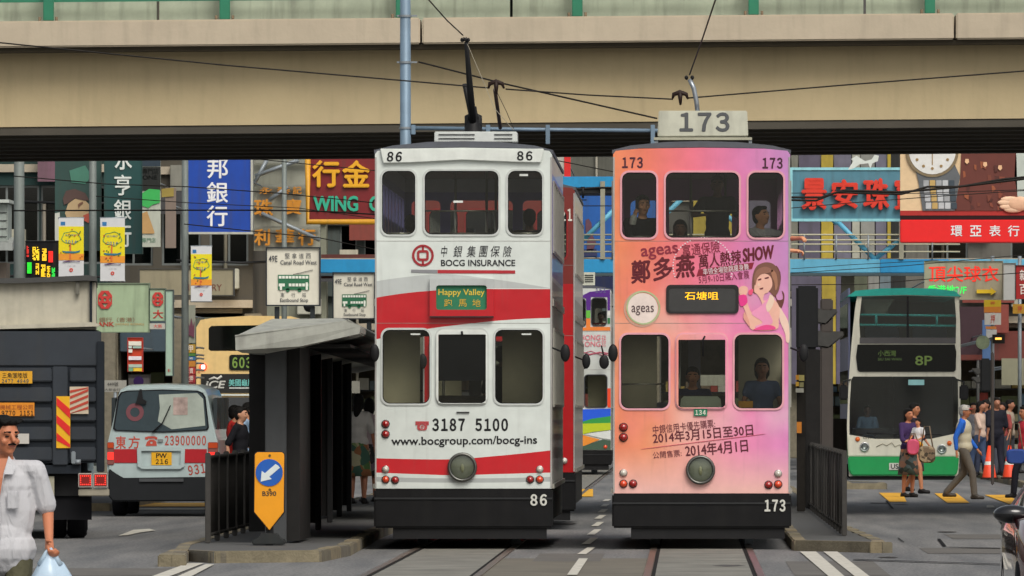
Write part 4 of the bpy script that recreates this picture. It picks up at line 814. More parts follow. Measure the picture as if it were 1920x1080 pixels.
sb_ = part('number_box', MB().prism(cv([(1235, 207), (1401, 207), (1403, 250), (1403, 255), (1233, 256), (1233, 250)], C3), .1, .45), mat('#b0b0a0', .6, dirt=.35, name='number_box'), T173, bevel=.01)
chl(a3('173', 1275, 211, 1367, 246, '#4a4c4e', y=.094, off=.05, name='number'), sb_)
part('box_base', MB().box(l2x(1226), l2x(1410), .08, .5, l2z(262), l2z(257)), mat('#9c9a86', .6, name='box_base'), T173)
for x in (1228, 1404): part('bracket', MB().box(l2x(x), l2x(x + 6), .1, .4, l2z(268), l2z(262)), STEEL, T173)
a3('ageas', 1202, 462, 1272, 485, '#7a1c30', rot=R(6), off=.012); a3('富通保險', 1279, 455, 1350, 477, '#7a1c30', rot=R(6), off=.016)
for s_, x, y in (('鄭', 1183, 488), ('多', 1224, 483), ('燕', 1266, 478)): a3(s_, x, y, x + 37, y + 42, '#560818', off=.06, rot=R(5), shear=.1)
a3('萬人熱辣', 1310, 473, 1390, 499, '#560818', off=.04, rot=R(7), shear=.12); a3('SHOW', 1392, 463, 1452, 488, '#560818', off=.05, rot=R(7), shear=.2)
p3('print', [(1306, 518), (1310, 505), (1414, 492), (1410, 504)], '#7a1228'); a3('率領全場勁跳瘦身舞', 1318, 499, 1404, 511, '#e0c0c4', y=-.009, off=.03, rot=R(7))
a3('5月9-10日飆入會展', 1310, 512, 1405, 527, '#6c1030', off=.04, rot=R(6))
dots = MB()
for i in range(40):
    a = R(200 - 220 * i / 39); u, v = 1318 + 56 * math.cos(a), 500 - 54 * math.sin(a)
    if not (v > 528): dots.prism(circle(l2x(u), l2z(v), .008, 6), -.005, -.001)
part('dots', dots, mat('#d8c8cc', .5), T173)
gl = MB().holed(circle(l2x(1204), l2z(579), .205, 32), [circle(l2x(1204), l2z(579), .185, 32)], -.005, -.001); part('badge_ring', gl, mat('#b08a78', .5), T173)
part('badge_ring', MB().holed(circle(l2x(1206), l2z(577), .19, 32), [circle(l2x(1206), l2z(577), .172, 32)], -.006, -.002), mat('#9aa87c', .5), T173); part('badge', MB().prism(circle(l2x(1205), l2z(578), .17, 32), -.004, -.001), mat('#cfc0b8', .5), T173)
a3('ageas', 1184, 573, 1226, 591, '#4c3a3c', y=-.009)
db = part('destination_box', MB().holed(rrect(l2x(1249), l2x(1385), l2z(588), l2z(534), .05), [rrect(l2x(1254), l2x(1380), l2z(584), l2z(539), .04)], -.02, -.002), mat('#2c2a2a', .4), T173)
part('screen', MB().prism(rrect(l2x(1254), l2x(1380), l2z(584), l2z(539), .04), -.008, -.004), mat('#343434', .25, coat=.6), db); led = a3('石塘咀', 1284, 547, 1347, 562, '#ffb010', y=-.012, off=.03); chl(led, db)
led.data.materials[0] = mat('#ff9a08', emit=1.6, name='amber_led')
# advert woman
def smo(P, n=4):
    out = []; m = len(P)
    for i in range(m):
        a, b, c, d = (Vector(P[(i + q) % m]) for q in (-1, 0, 1, 2))
        for k in range(n):
            u = k / n; out.append(tuple(.5 * ((2 * b) + (c - a) * u + (2 * a - 5 * b + 4 * c - d) * u * u + (3 * b - a - 3 * c + d) * u ** 3)))
    return out
p3_ = p3
def p3(nm, P, h, **kw): return p3_(nm, smo(P) if nm == 'print' and len(P) > 3 else P, h, **kw)
p3('print', [(1453, 500), (1462, 508), (1464, 524), (1460, 545), (1455, 552), (1458, 562), (1468, 560), (1466, 545), (1471, 554), (1468, 572), (1460, 582), (1455, 560), (1448, 548)], '#5c3028', y0=-.0055, y1=-.001)
p3('print', [(1412, 548), (1411, 520), (1418, 500), (1434, 492), (1450, 495), (1460, 508), (1463, 525), (1460, 545), (1452, 555), (1440, 545), (1430, 550)], '#6c4638', y0=-.0065, y1=-.001)
p3('print', [(1414, 545), (1418, 520), (1428, 512), (1444, 518), (1448, 535), (1440, 548), (1433, 552), (1432, 564), (1446, 560), (1456, 566), (1462, 580), (1460, 600), (1455, 618), (1410, 618), (1404, 600), (1392, 570), (1390, 548), (1396, 545), (1402, 570), (1412, 588), (1428, 574), (1426, 562), (1420, 552)], '#dca290', y0=-.009, y1=-.002)
p3('print', [(1386, 540), (1394, 536), (1402, 540), (1400, 552), (1392, 556), (1386, 550)], '#dca290', y0=-.0085, y1=-.002)
p3('print', [(1385, 556), (1398, 553), (1401, 568), (1389, 574)], '#d0307c', y0=-.012, y1=-.009); p3('print', [(1409, 588), (1426, 574), (1444, 556), (1448, 560), (1436, 574), (1444, 590), (1448, 606), (1424, 616), (1416, 612), (1430, 604)], '#e088a8', y0=-.012, y1=-.009)
p3('print', [(1416, 616), (1436, 609), (1452, 612), (1451, 618), (1416, 619)], '#d0407c', y0=-.013, y1=-.0095); p3('print', [(1404, 545), (1412, 542), (1410, 552), (1404, 552)], '#d8486c', y0=-.012, y1=-.009)
p3('print', [(1460, 575), (1470, 588), (1479, 608), (1480, 640), (1474, 640), (1472, 625), (1462, 600)], '#e2b4a4', y0=-.008, y1=-.002)
for P in ([(1421, 524), (1427, 522), (1427, 524.5), (1422, 526)], [(1434, 521), (1441, 519), (1441, 521.5), (1435, 523)], [(1424, 541), (1431, 539), (1430, 542), (1426, 543)]): p3('print', P, '#5c2028', y0=-.012, y1=-.009)
p3('print', [(1416, 535), (1414, 520), (1420, 506), (1436, 500), (1450, 508), (1440, 512), (1428, 514), (1420, 522)], '#835848', y0=-.0125, y1=-.009)
p3('print', [(1444, 552), (1452, 560), (1448, 575), (1440, 585), (1436, 574), (1441, 562)], '#e8b8a4', y0=-.0125, y1=-.009); p3('print', [(1422, 530), (1426, 533), (1424, 537), (1420, 535)], '#e8b09c', y0=-.0125, y1=-.009)
p3('print', [(1448, 505), (1456, 515), (1458, 535), (1454, 545), (1452, 530), (1446, 514)], '#94664e', y0=-.0125, y1=-.009); p3('print', [(1396, 585), (1404, 600), (1406, 612), (1400, 606), (1394, 596)], '#c88c7c', y0=-.0125, y1=-.009)
p3('route_plate', [(1301, 767), (1326, 767), (1326, 780), (1301, 780)], '#1c6a4c', y0=-.02, y1=-.013); a3('134', 1304, 769, 1323, 778, '#c8c8b8', y=-.024, off=.04)
tl = R(7.5)
a3('中銀信用卡優先購票:', 1224, 792, 1341, 808, '#5c1c28', rot=R(6), off=.025); a3('2014年3月15日至30日', 1224, 803, 1412, 824, '#541422', rot=R(5), off=.04)
a3('公開售票:', 1224, 845, 1278, 858, '#5c1c28', rot=R(5), off=.03); a3('2014年4月1日', 1285, 828, 1402, 852, '#541422', rot=R(5), off=.04)
p3('print', [(1224, 839), (1412, 816), (1412, 817), (1224, 840)], '#b04858'); a3('173', 1434, 937, 1472, 959, '#b8b8b0', y=-.05, off=.05, name='number')
fm3 = part('windscreen_frame', MB().holed(rrect(l2x(1268), l2x(1363), l2z(766), l2z(627), .08), [rrect(l2x(1272), l2x(1360), l2z(764), l2z(637), .01)], -.03, -.013), liv173, T173)
part('wiper', MB().tube([(l2x(1322), -.05, l2z(630)), (l2x(1318), -.05, l2z(637)), (l2x(1318), -.05, l2z(668))], .01, 6), BLACK, fm3); part('dash_panel', MB().prism(cv([(1275, 764), (1277, 748), (1282, 743), (1345, 743), (1351, 748), (1353, 764)], C3), .12, .16), mat('#9aa692', .5), T173)
part('handrail', MB().tube([(l2x(1166), .2, l2z(720)), (l2x(1245), .2, l2z(720))], .01), POLE_M, T173); part('yellow_box', MB().box(l2x(1385), l2x(1412), .15, .3, l2z(767), l2z(752)), mat('#c08a20', .6), T173)
g = part('trolley_pole', MB().tube([(l2x(1309), .9, l2z(212)), (l2x(1306), .9, l2z(185)), (l2x(1301), .9, l2z(160)), (l2x(1293), .9, l2z(143))], .026, 8), mat('#8c9298', .35, .6), T173)
part('pole_foot', MB().box(l2x(1303), l2x(1314), .8, 1.0, 4.57, l2z(203)), STEEL, g)
for x in (1287, 1298): part('trolley_wheel', MB().ell((l2x(x), .9, l2z(140)), (.022, .03, .026)), BLACK, g)
part('bumper_slot', MB().box(l2x(1307), l2x(1322), -.034, -.031, l2z(950), l2z(946)), RUBBER, T173)

# ---- red tram behind 86
livR = livery('dark_red_livery', '#9c1418', [('#6a2620', [(-1, 4.6), (1, 4.6)], [(-1, 3.2), (1, 3.2)])])
TR, _, _ = tram('double_deck_tram', 'dark red double deck tram half hidden behind the white tram', -2.462, 116.7, 0, livR, livery('grey_white_side', '#c4c4c0', [('#a09e9a', [(-1, 3.0), (1, 3.0)], [(-1, .4), (1, .4)])]),
    [(723, 880, 'w', .036), (1012, 880, 'w', .036)], [(715, 330, 780, 441), (795, 330, 936, 441), (951, 330, 1018, 441), (716, 617, 807, 758), (818, 617, 914, 758), (927, 617, 1005, 758)], '#7a1616', 869, skirt_top=905)
txt('121', .72, .95, 4.02, 4.18, -.006, mat('#c8c4b8'), TR, off=.03, name='number')
part('roof_pole', MB().tube([(-.1, 1.0, 4.55), (-.35, .2, 5.3), (-.45, 0, 5.8)], .03), BLACK, TR)

# ---- colourful tram 151 far off
Y4 = 215.0; liv4 = livery('colourful_livery', '#b8bcb8')
def q4(p): return (p - 1069) / S(Y4) * (168 / S(Y4)) 
w4 = lambda a, b: ((a - 1069) * 168 / S(Y4) + 869, HY + (b - HY) * 168 / S(Y4))
def w4r(a, b, c, d): x0, y0 = w4(a, b); x1, y1 = w4(c, d); return (x0, y0, x1, y1)
T4, _, _ = tram('double_deck_tram', 'white tram 151 with purple, green and orange patterns between the two trams', PX(1069, Y4), Y4, 0, liv4, livery('plain_side', '#9a9c9c'), [(w4(1135, 838)[0], w4(1135, 838)[1], 'o', .05)],
    [w4r(1000, 560, 1030, 610), w4r(1045, 560, 1098, 612), w4r(1109, 559, 1137, 611), w4r(1000, 700, 1035, 764), w4r(1045, 700, 1085, 764), w4r(1096, 703, 1138, 764)], '#3c3c40', 869, skirt_top=w4(0, 844)[1])
def f4(P, h, k=.004): return part('print', MB().prism([((a - 1069) / S(Y4), EYE + (HY - b) / S(Y4)) for a, b in P], -k - .006, -k), mat(h, .4, var=.05), T4)
f4([(1088, 556), (1106, 547), (1144, 543), (1144, 582), (1139, 582), (1139, 557), (1108, 557), (1107, 590), (1100, 590), (1099, 560)], '#4c1a78'); f4([(1099, 582), (1107, 582), (1107, 596), (1099, 596)], '#5aa838', .011)
f4([(1099, 597), (1107, 597), (1107, 613), (1144, 613), (1144, 620), (990, 620), (990, 614), (1099, 614)], '#d8742c'); f4([(1139, 583), (1144, 583), (1144, 592), (1139, 592)], '#c8c8c4'); f4([(1139, 596), (1144, 596), (1144, 607), (1139, 607)], '#2c6a3c', .012)
f4([(1088, 738), (1095, 738), (1095, 764), (1088, 764)], '#d8401c'); f4([(1139, 728), (1145, 728), (1145, 764), (1139, 764)], '#d8401c')
f4([(1000, 770), (1145, 766), (1145, 782), (1110, 786), (1090, 793), (1000, 796)], '#1850c8'); f4([(1088, 792), (1110, 785), (1145, 780), (1145, 793), (1000, 800)], '#2c8a3c', .012); f4([(1000, 797), (1145, 793), (1145, 806), (1110, 810), (1090, 815), (1000, 815)], '#a8b81c', .014)
f4([(1090, 815), (1145, 807), (1145, 824), (1130, 822), (1100, 815)], '#c4c8c4', .012); f4([(1000, 816), (1090, 815), (1125, 824), (1095, 836), (1000, 838)], '#e08028', .013); f4([(1095, 836), (1130, 824), (1145, 826), (1145, 843), (1000, 843), (1000, 838)], '#3a5040', .015)
t4 = lambda s_, a, b, c, d, h, **kw: txt(s_, (a - 1069) / S(Y4), (c - 1069) / S(Y4), EYE + (HY - d) / S(Y4), EYE + (HY - b) / S(Y4), -.014, mat(h), T4, **kw)
t4('HONG', 1088, 628, 1126, 638, '#c86c78', off=.014); t4('KONG', 1088, 640, 1126, 650, '#c86c78', off=.014); t4('香港', 1128, 628, 1136, 650, '#c86c78'); t4('151', 1117, 540, 1136, 549, '#54507c', off=.03); t4('151', 1119, 848, 1136, 858, '#c0c4c0', off=.04)
for P in (((1088, 658), (1105, 664), (1125, 660), (1145, 668)), ((1088, 664), (1108, 658), (1128, 666), (1145, 660)), ((1090, 668), (1112, 664), (1130, 660), (1142, 663))):
    part('print', MB().tube([((a - 1069) / S(Y4), -.012, EYE + (HY - b) / S(Y4)) for a, b in P], .008, 4), mat('#b83a5c'), T4)
for a, b in ((1095, 679), (1133, 679)): 
    mm = part('mirror', MB().ell(((a - 1069) / S(Y4), -.35, EYE + (HY - b) / S(Y4)), (.12, .05, .17), 14, 10), BLACK, T4); part('mirror_arm', MB().tube([((a - 1069) / S(Y4), -.35, EYE + (HY - b + 8) / S(Y4)), ((a - 1074) / S(Y4), -.2, EYE + (HY - b + 30) / S(Y4)), ((a - 1069) / S(Y4), 0, EYE + (HY - b + 6) / S(Y4))], .02, 5), BLACK, mm)
rb = part('roof_box', MB().box((1089 - 1069) / S(Y4), (1115 - 1069) / S(Y4), .5, 1, 4.56, EYE + (HY - 510) / S(Y4)), mat('#b4b6a6', .6), T4)
for q in range(4): part('louvre', MB().box((1096 - 1069) / S(Y4), (1112 - 1069) / S(Y4), .48, .499, EYE + (HY - 516 - q * 4) / S(Y4), EYE + (HY - 514.6 - q * 4) / S(Y4)), DARK, rb)
# ================================================================ TRAM SHELTER, FENCES, KEEP-LEFT BOLLARD
SHM = mat('#201f1e', .6, var=.25, scale=3, name='shelter_dark_board'); SHP = mat('#3d3f40', .55, .2, dirt=.3, name='shelter_pillar')
sh = thing('tram_shelter', 'dark tram stop shelter with a sloping pale canopy on the left island', 'tram shelter', (PX(517, 97), 97, .12))
part('pillar', MB().box(PX(497, 97), PX(537, 97), 97, 97.2, .114, PZ(643, 97)), SHP, sh, world=True, bevel=.01)
part('back_board', MB().box(PX(538, 97.1), PX(538, 97.1) + .14, 97.1, 99.8, .14, 2.3), SHM, sh, world=True)
prev = None
for px, py in ((571, 1010), (602, 993), (623, 979), (641, 968), (659, 958)):
    Y = 1.436 * F / (py - HY); x = PX(px, Y)
    part('board', MB().box(x - .62, x - .03, Y, Y + .06, .2, 2.34), SHM, sh, world=True)
    part('pillar', MB().box(x - .07, x, Y - .02, Y + .12, .114, 2.38), mat('#2c2c2c', .5, name='slim_post'), sh, world=True, bevel=.008)
    if prev: part('bench_board', MB().add([(prev[0] - .3, prev[1], .25), (x - .3, Y, .25), (x - .3, Y, 2.2), (prev[0] - .3, prev[1], 2.2)], [(0, 1, 2, 3)]).prismz([(prev[0] - .32, prev[1]), (prev[0] - .29, prev[1]), (x - .29, Y), (x - .32, Y)], .25, 2.2), SHM, sh, world=True)
    prev = (x, Y)
canm = mat('#92938a', .7, dirt=.4, var=.2, name='canopy_paint'); A = 96.0
def canopy():
    V = [W(443, 630, A), W(443, 655, A), W(456, 661, A + .1), W(497, 662, A + .2), W(560, 650, A), W(672, 624, A), W(674, 612, A), W(655, 600, A), W(640, 597, A + 1.2), W(512, 598, A + 1.6)]
    back = [v + Vector((-.95, 52, 0)) for v in V]; n = len(V); vs = V + back
    return MB().add([tuple(v) for v in vs], [(0, 1, 2, 3, 4, 5, 6, 7), (0, 7, 8, 9)] + [(i, (i + 1) % n, (i + 1) % n + n, i + n) for i in range(n)] + [tuple(reversed([i + n for i in range(n)]))])
part('canopy', canopy(), canm, sh, world=True, bevel=.012); part('canopy_underside', MB().prismz([(PX(500, 97), 97.3), (PX(655, 97), 97.3), (PX(655, 97) - .9, 147), (PX(500, 97) - .9, 147)], 2.24, 2.27), SHM, sh, world=True)
def stop_sign(lab, a, b, c, d, Y, full):
    t = thing('tram_stop_sign', lab, 'tram stop sign', W((a + c) / 2, d, Y), group='eastbound stop boards on the shelter roof'); wd, ht = c - a, d - b; X = lambda u: a + wd * u; Z = lambda v: b + ht * v
    part('board', pbox(MB(), a, b, c, d, Y, .06), mat('#c3bfb0', .5, var=.08, dirt=.12, name='board_white'), t, world=True); bolt_frame(t, a + 1.5, b + 1.5, c - 1.5, d - 1.5, Y, mat('#22262c', .5, name='frame_black'), 2.2, .06)
    for u in (.2, .86): part('post', pbox(MB(), X(u) - 4.5, d + 2, X(u) + 4.5, d + 28, Y + .01, .05), mat('#24282a', .5), t, world=True)
    ink = '#3c3e42'; T = lambda s_, u0, v0, u1, v1, **k: ptxt(s_, X(u0), Z(v0), X(u1), Z(v1), Y, mat(ink, .6), t, dy=.01, **k)
    T('49E', .05, .14, .21, .25, off=.01)
    for i, s_ in enumerate('堅拿道西'): T(s_, .35 + i * .13, .10, .44 + i * .13, .19, off=.018)
    T('Canal Road West', .265, .22, .94, .295, off=.012)
    g = mat('#1c5c3c', .6, name='print_green'); P = lambda nm, u0, v0, u1, v1, m, k=.012: part(nm, pbox(MB(), X(u0), Z(v0), X(u1), Z(v1), Y - k, .004), m, t, world=True)
    P('print', .22, .47, .80, .73, g)
    for i in range(9): P('print', .235 + i * .062, .49, .285 + i * .062, .535, mat('#c8ccc0', .5), .018)
    for i in range(9):
        if i not in (2,): P('print', .235 + i * .062, .62, .285 + i * .062, .67, mat('#c8ccc0', .5), .018)
    P('print', .735, .60, .775, .73, mat('#c8ccc0', .5), .02); P('print', .255, .62, .295, .73, mat('#c8ccc0', .5), .02)
    for u in (.4, .62): part('print', MB().prism(circle(PX(X(u), Y), PZ(Z(.735), Y), .022, 10), Y - .012, Y - .008), g, t, world=True)
    part('print', MB().tube([W(X(.5), Z(.465), Y - .012), W(X(.87), Z(.385), Y - .012)], .004, 4), mat(ink, .6), t, world=True)
    for i, s_ in enumerate('東行站'): T(s_, .27 + i * .2, .775, .34 + i * .2, .855, off=.018)
    T('Eastbound Stop', .26, .875, .78, .955, off=.012)
stop_sign('white Canal Road West eastbound stop board standing above the pale canopy, nearest', 499, 464, 600, 573, 98.5, 1)
stop_sign('white Canal Road West eastbound stop board partly hidden by the white tram', 624, 511, 703, 598, 113, 1)
bar = MB().tube([(0, 0, 0), (0, 0, .86)], .011, 6).mesh('bar'); FM = mat('#3a3835', .6, .3, dirt=.4, var=.3, name='fence_paint'); bar.materials.append(FM)
def fence(lab, pts, z, sp=.125):
    t = thing('pedestrian_fence', lab, 'fence', (pts[0][0], pts[0][1], z)); o0 = Vector(pts[0]); n = 0
    for i in range(len(pts) - 1):
        a, b = Vector(pts[i]), Vector(pts[i + 1]); L = (b - a).length; d = (b - a) / L; m = round(L / 2.0)
        for j in range(m + 1):
            if j == 0 and i: continue
            p = a + d * (L * j / m) - o0; part('post', MB().box(p.x - .03, p.x + .03, p.y - .03, p.y + .03, 0, .98), FM, t, bevel=.008)
        for zz in (.09, .93):
            p, q = a - o0, b - o0; part('rail', MB().tube([(p.x, p.y, zz), (q.x, q.y, zz)], .022, 6), FM, t)
        k = int(L / sp)
        for j in range(1, k):
            p = a + d * (L * j / k) - o0; o = part('bar', bar, FM, t); o.location = (p.x, p.y, .08); n += 1
    return t
fence('dark metal railing along the left island beside the keep left sign', [(PX(390, 97), 97.0), (-5.22, 128)], .115)
fence('dark metal railing on the right island beside the pink tram', [(1.79, 102.6), (1.77, 136)], .115)
kl = thing('keep_left_bollard', 'yellow keep left bollard sign with a white arrow on a blue disc', 'traffic sign', W(505, 1021, 95.5)); Yk = 95.5
hx = [(482, 848), (529, 848), (533, 852), (532, 960), (505, 994), (477, 960), (478, 852)]
part('backing', MB().prism([(x + (x - PX(505, Yk)) * .06, z + .008 * (1 if z > .9 else -1)) for x, z in ppoly(hx, Yk)], Yk, Yk + .12), mat('#26282a', .5, name='bollard_case'), kl, world=True, bevel=.01)
part('yellow_face', MB().prism(ppoly(hx, Yk), Yk - .02, Yk - .001), mat('#e08c08', .45, var=.06, dirt=.12, name='yellow_face'), kl, world=True, bevel=.004)
part('disc', MB().prism(circle(PX(505, Yk), PZ(886, Yk), 25.5 * Yk / F, 36), Yk - .03, Yk - .0205), mat('#1450a0', .4, name='sign_blue'), kl, world=True)
part('arrow', MB().prism(ppoly([(522, 873), (525, 877), (505, 894), (510, 898), (489, 903), (491, 883), (497, 887), (517, 870)], Yk), Yk - .035, Yk - .0305), mat('#c0c8c8', .4, name='sign_white'), kl, world=True)
ptxt('B390', 492, 921, 518, 930, Yk, mat('#3a3020', .6), kl, dy=.024, off=.03)
for y in (854, 918): part('bolt', MB().prism(circle(PX(506, Yk), PZ(y, Yk), .014, 8), Yk - .028, Yk - .02), mat('#5c4a20', .5, .4), kl, world=True)
part('stem', MB().box(PX(498, Yk), PX(512, Yk), Yk + .02, Yk + .1, .11, PZ(985, Yk)), BLACK, kl, world=True); part('base', MB().prism(ppoly([(474, 1021), (534, 1021), (534, 1012), (524, 1008), (519, 1000), (490, 1000), (486, 1008), (474, 1012)], Yk), Yk - .15, Yk + .25), mat('#2c2e2e', .9, dirt=.5, name='rubber_base'), kl, world=True, bevel=.01)

# ================================================================ POLES AND SIGNALS
STP = mat('#687c8c', .5, .2, dirt=.3, name='pole_grey_blue')
tp = thing('tram_pole', 'tall blue grey pole with a long horizontal arm behind the white tram', 'pole', (PX(760, 110), 110, .12)); Yp = 110
part('pole', MB().tube([(PX(761, Yp), Yp, .1), (PX(761, Yp), Yp, 2.0), (PX(759.5, Yp), Yp, 8.5)], [.085, .072, .062], 14), STP, tp, world=True)
ar = part('arm', MB().tube([W(768, 240, Yp), W(1000, 243, Yp), W(1236, 245, Yp)], .024, 8), STP, tp, world=True)
for x in (775, 915, 1027, 1224): part('clamp', pbox(MB(), x - 4, 234, x + 4, 252 if x in (915, 775) else 270, Yp - .04, .08), STP, ar, world=True, bevel=.004)
for y in (117, 30, 240): part('band', MB().lathe([(.078, PZ(y + 2, Yp)), (.078, PZ(y - 2, Yp))], (PX(760, Yp), Yp, 0), n=14), STEEL, tp, world=True)
for y in (117, 30): part('band_bolt', pbox(MB(), 744, y - 2, 782, y + 1, Yp - .01, .03), STEEL, tp, world=True)
def lamp_post(lab, px, Y, r, top, col='#6f7672'):
    t = thing('lamp_post', lab, 'pole', (PX(px, Y), Y, 0), group='grey poles along the left street'); part('pole', MB().tube([(0, 0, 0), (0, 0, top)], [r * 1.15, r * .85], 10), mat(col, .6, .2, dirt=.4, name='post_paint'), t)
    part('base', MB().lathe([(r * 2, 0), (r * 2, .1), (r * 1.3, .5), (r * 1.15, .55)], (0, 0, 0)), mat(col, .6, .2, dirt=.4), t)
    part('arm', MB().tube([(0, 0, top), (.5, 0, top + .5), (1.6, 0, top + .6)], .04, 8), STEEL, t); part('lantern', MB().ell((1.9, 0, top + .58), (.38, .14, .09)), STEEL, t); return t
lamp_post('wide grey street pole nearest the left edge beside the lit display', 36, 164, .10, 9)
lamp_post('grey street pole between the two large 2014 banners', 174, 162.2, .07, 9); lamp_post('grey street pole carrying the small yellow banner under the blue sign', 347, 166.2, .065, 9); lamp_post('thin grey pole crossing the orange lattice sign', 533, 200, .06, 9)
def signal(lab, px, Y, body, post, visors, base=None):
    t = thing('traffic_light', lab, 'traffic light', (PX(px, Y), Y, 0))
    a, b, c, d = post; part('pole', pbox(MB(), a, b, c, HY + 1.44 * S(Y), Y, (c - a) / S(Y)), mat('#3a3430', .7, .1, dirt=.3, name='signal_post'), t, world=True, bevel=.02)
    a, b, c, d = body; h = part('housing', pbox(MB(), a, b, c, d, Y - .05, .3), mat('#191a1b', .6, name='signal_black'), t, world=True, bevel=.03)
    for (x0, y0, x1, y1) in visors:
        s1 = 1 if x1 > x0 else -1; e_ = y1 - y0
        part('visor', MB().prism(ppoly([(x0, y0), (x1 - s1 * 5, y0 + e_ * .05), (x1, y0 + e_ * .15), (x1 - s1 * 3, y0 + e_ * .35), (x0 + (x1 - x0) * .45, y1 + e_ * .1), (x0, y1)], Y), Y - .02, Y + .2), mat('#33322f', .7, var=.3, name='visor_grey'), h, world=True, bevel=.02); continue
        mb = MB(); r0 = (y1 - y0) / 2 / S(Y); L = (x1 - x0) / S(Y); c0 = W(x0, (y0 + y1) / 2, Y + .1); vs = []
        n = 10
        for i in range(2):
            for k in range(n + 1):
                a_ = R(-30 + 240 * k / n); vs.append((c0.x + i * L * (.55 + .45 * math.sin(a_)), c0.y + r0 * math.cos(a_), c0.z + r0 * math.sin(a_) + i * .06))
        mb.add(vs, [(k, k + 1, k + n + 2, k + n + 1) for k in range(n)], True); v = part('visor', mb, mat('#2a2a28', .6), h, world=True)
    return t
signal('large black traffic light seen side on with two visors, right of the pink tram', 1515, 125, (1493, 536, 1534, 655), (1538, 560, 1562, 900), [(1530, 578, 1572, 606), (1530, 620, 1584, 650)])
signal('small black traffic light at the crossing right of the double decker bus', 1846, 172, (1838, 672, 1858, 735), (1858, 660, 1864, 900), [(1840, 690, 1820, 702), (1840, 706, 1820, 718)])
t = thing('tram_shelter', 'dark upright panels of the shelter on the right island behind the pink tram', 'tram shelter', (PX(1515, 138), 138, .12))
for i, (a, b, c, Y, h) in enumerate(((1494, 640, 1510, 126, '#26231f'), (1510, 655, 1538, 130, '#1c1b1a'), (1538, 660, 1562, 134, '#2c2722'), (1560, 785, 1588, 146, '#2e2a26'))):
    part('panel', MB().box(PX(a, Y), PX(c, Y), Y, Y + .1, .13, PZ(b, Y)), mat(h, .7, var=.3, name='dark_panel'), t, world=True, bevel=.01)
for a, b, c, d, h in ((1492, 703, 1498, 712, '#c88a20'), (1498, 703, 1508, 714, '#a89c5c'), (1492, 716, 1498, 724, '#c89a30'), (1499, 717, 1507, 726, '#8a8458'), (1492, 728, 1507, 736, '#a4a294'), (1494, 791, 1503, 812, '#c87a20')): part('notice', pbox(MB(), a, b, c, d, 125.9, .03), mat(h, .6), t, world=True)

# ================================================================ WIRES
WM = mat('#24211e', .6, name='wire')
def wire(lab, pts, r=.008, sag=0, name='overhead_wire', group=None, clips=()):
    P = [W(*p) for p in pts]; Q = []
    for i in range(len(P) - 1):
        n = 10
        for k in range(n): u = k / n; q = P[i].lerp(P[i + 1], u); q.z -= sag * 4 * u * (1 - u); Q.append(q)
    Q.append(P[-1]); t = thing(name, lab, 'cable', P[0], group=group); part('wire', MB().tube(Q, r, 5), WM, t, world=True)
    for c in clips:
        if len(c) == 3: part('insulator', MB().tube([W(c[0] - 14, c[1] + 2, c[2]), W(c[0] - 12, c[1] - 6, c[2]), W(c[0], c[1] - 10, c[2]), W(c[0] + 12, c[1] - 6, c[2]), W(c[0] + 15, c[1] + 3, c[2])], [.012, .025, .03, .025, .012], 8).tube([W(c[0], c[1] - 10, c[2]), W(c[0] + 1, c[1] + 14, c[2])], [.035, .012], 8), mat('#2a1e1a', .5), t, world=True)
    return t
wire('thin span wire sloping down from the left edge to the middle insulator', [(-20, 78, 104), (420, 122, 104), (918, 165, 104)], .009)
wire('span wire between the two insulators above the trams', [(948, 167, 104), (1100, 178, 104), (1262, 186, 104)], .009, clips=((930, 163, 104), (1275, 183, 104)))
wire('span wire rising to the right edge from the insulator over the pink tram', [(1288, 184, 104), (1600, 158, 104), (1960, 130, 104)], .009)
wire('stay wire from the blue grey pole down to the number box of the pink tram', [(785, 116, 109.8), (950, 158, 109), (1232, 222, 108)], .011)
wire('contact wire over the left track meeting the black trolley pole', [(868, 66, 101), (838, 38, 97), (790, -16, 90)], .008)
wire('contact wire over the right track meeting the silver trolley pole', [(1293, 140, 100.9), (1318, 70, 95), (1348, -20, 88)], .009)
wire('pale rope hanging from the middle insulator', [(928, 165, 104), (950, 210, 104), (963, 241, 104)], .004)
t = thing('trolley_pole', 'dark trolley pole of the red tram reaching up to the middle insulator', 'pole', W(938, 240, 105)); part('pole', MB().tube([W(938, 240, 105), W(928, 168, 104.2)], .022, 8), mat('#33241e', .6), t, world=True)
i = 0
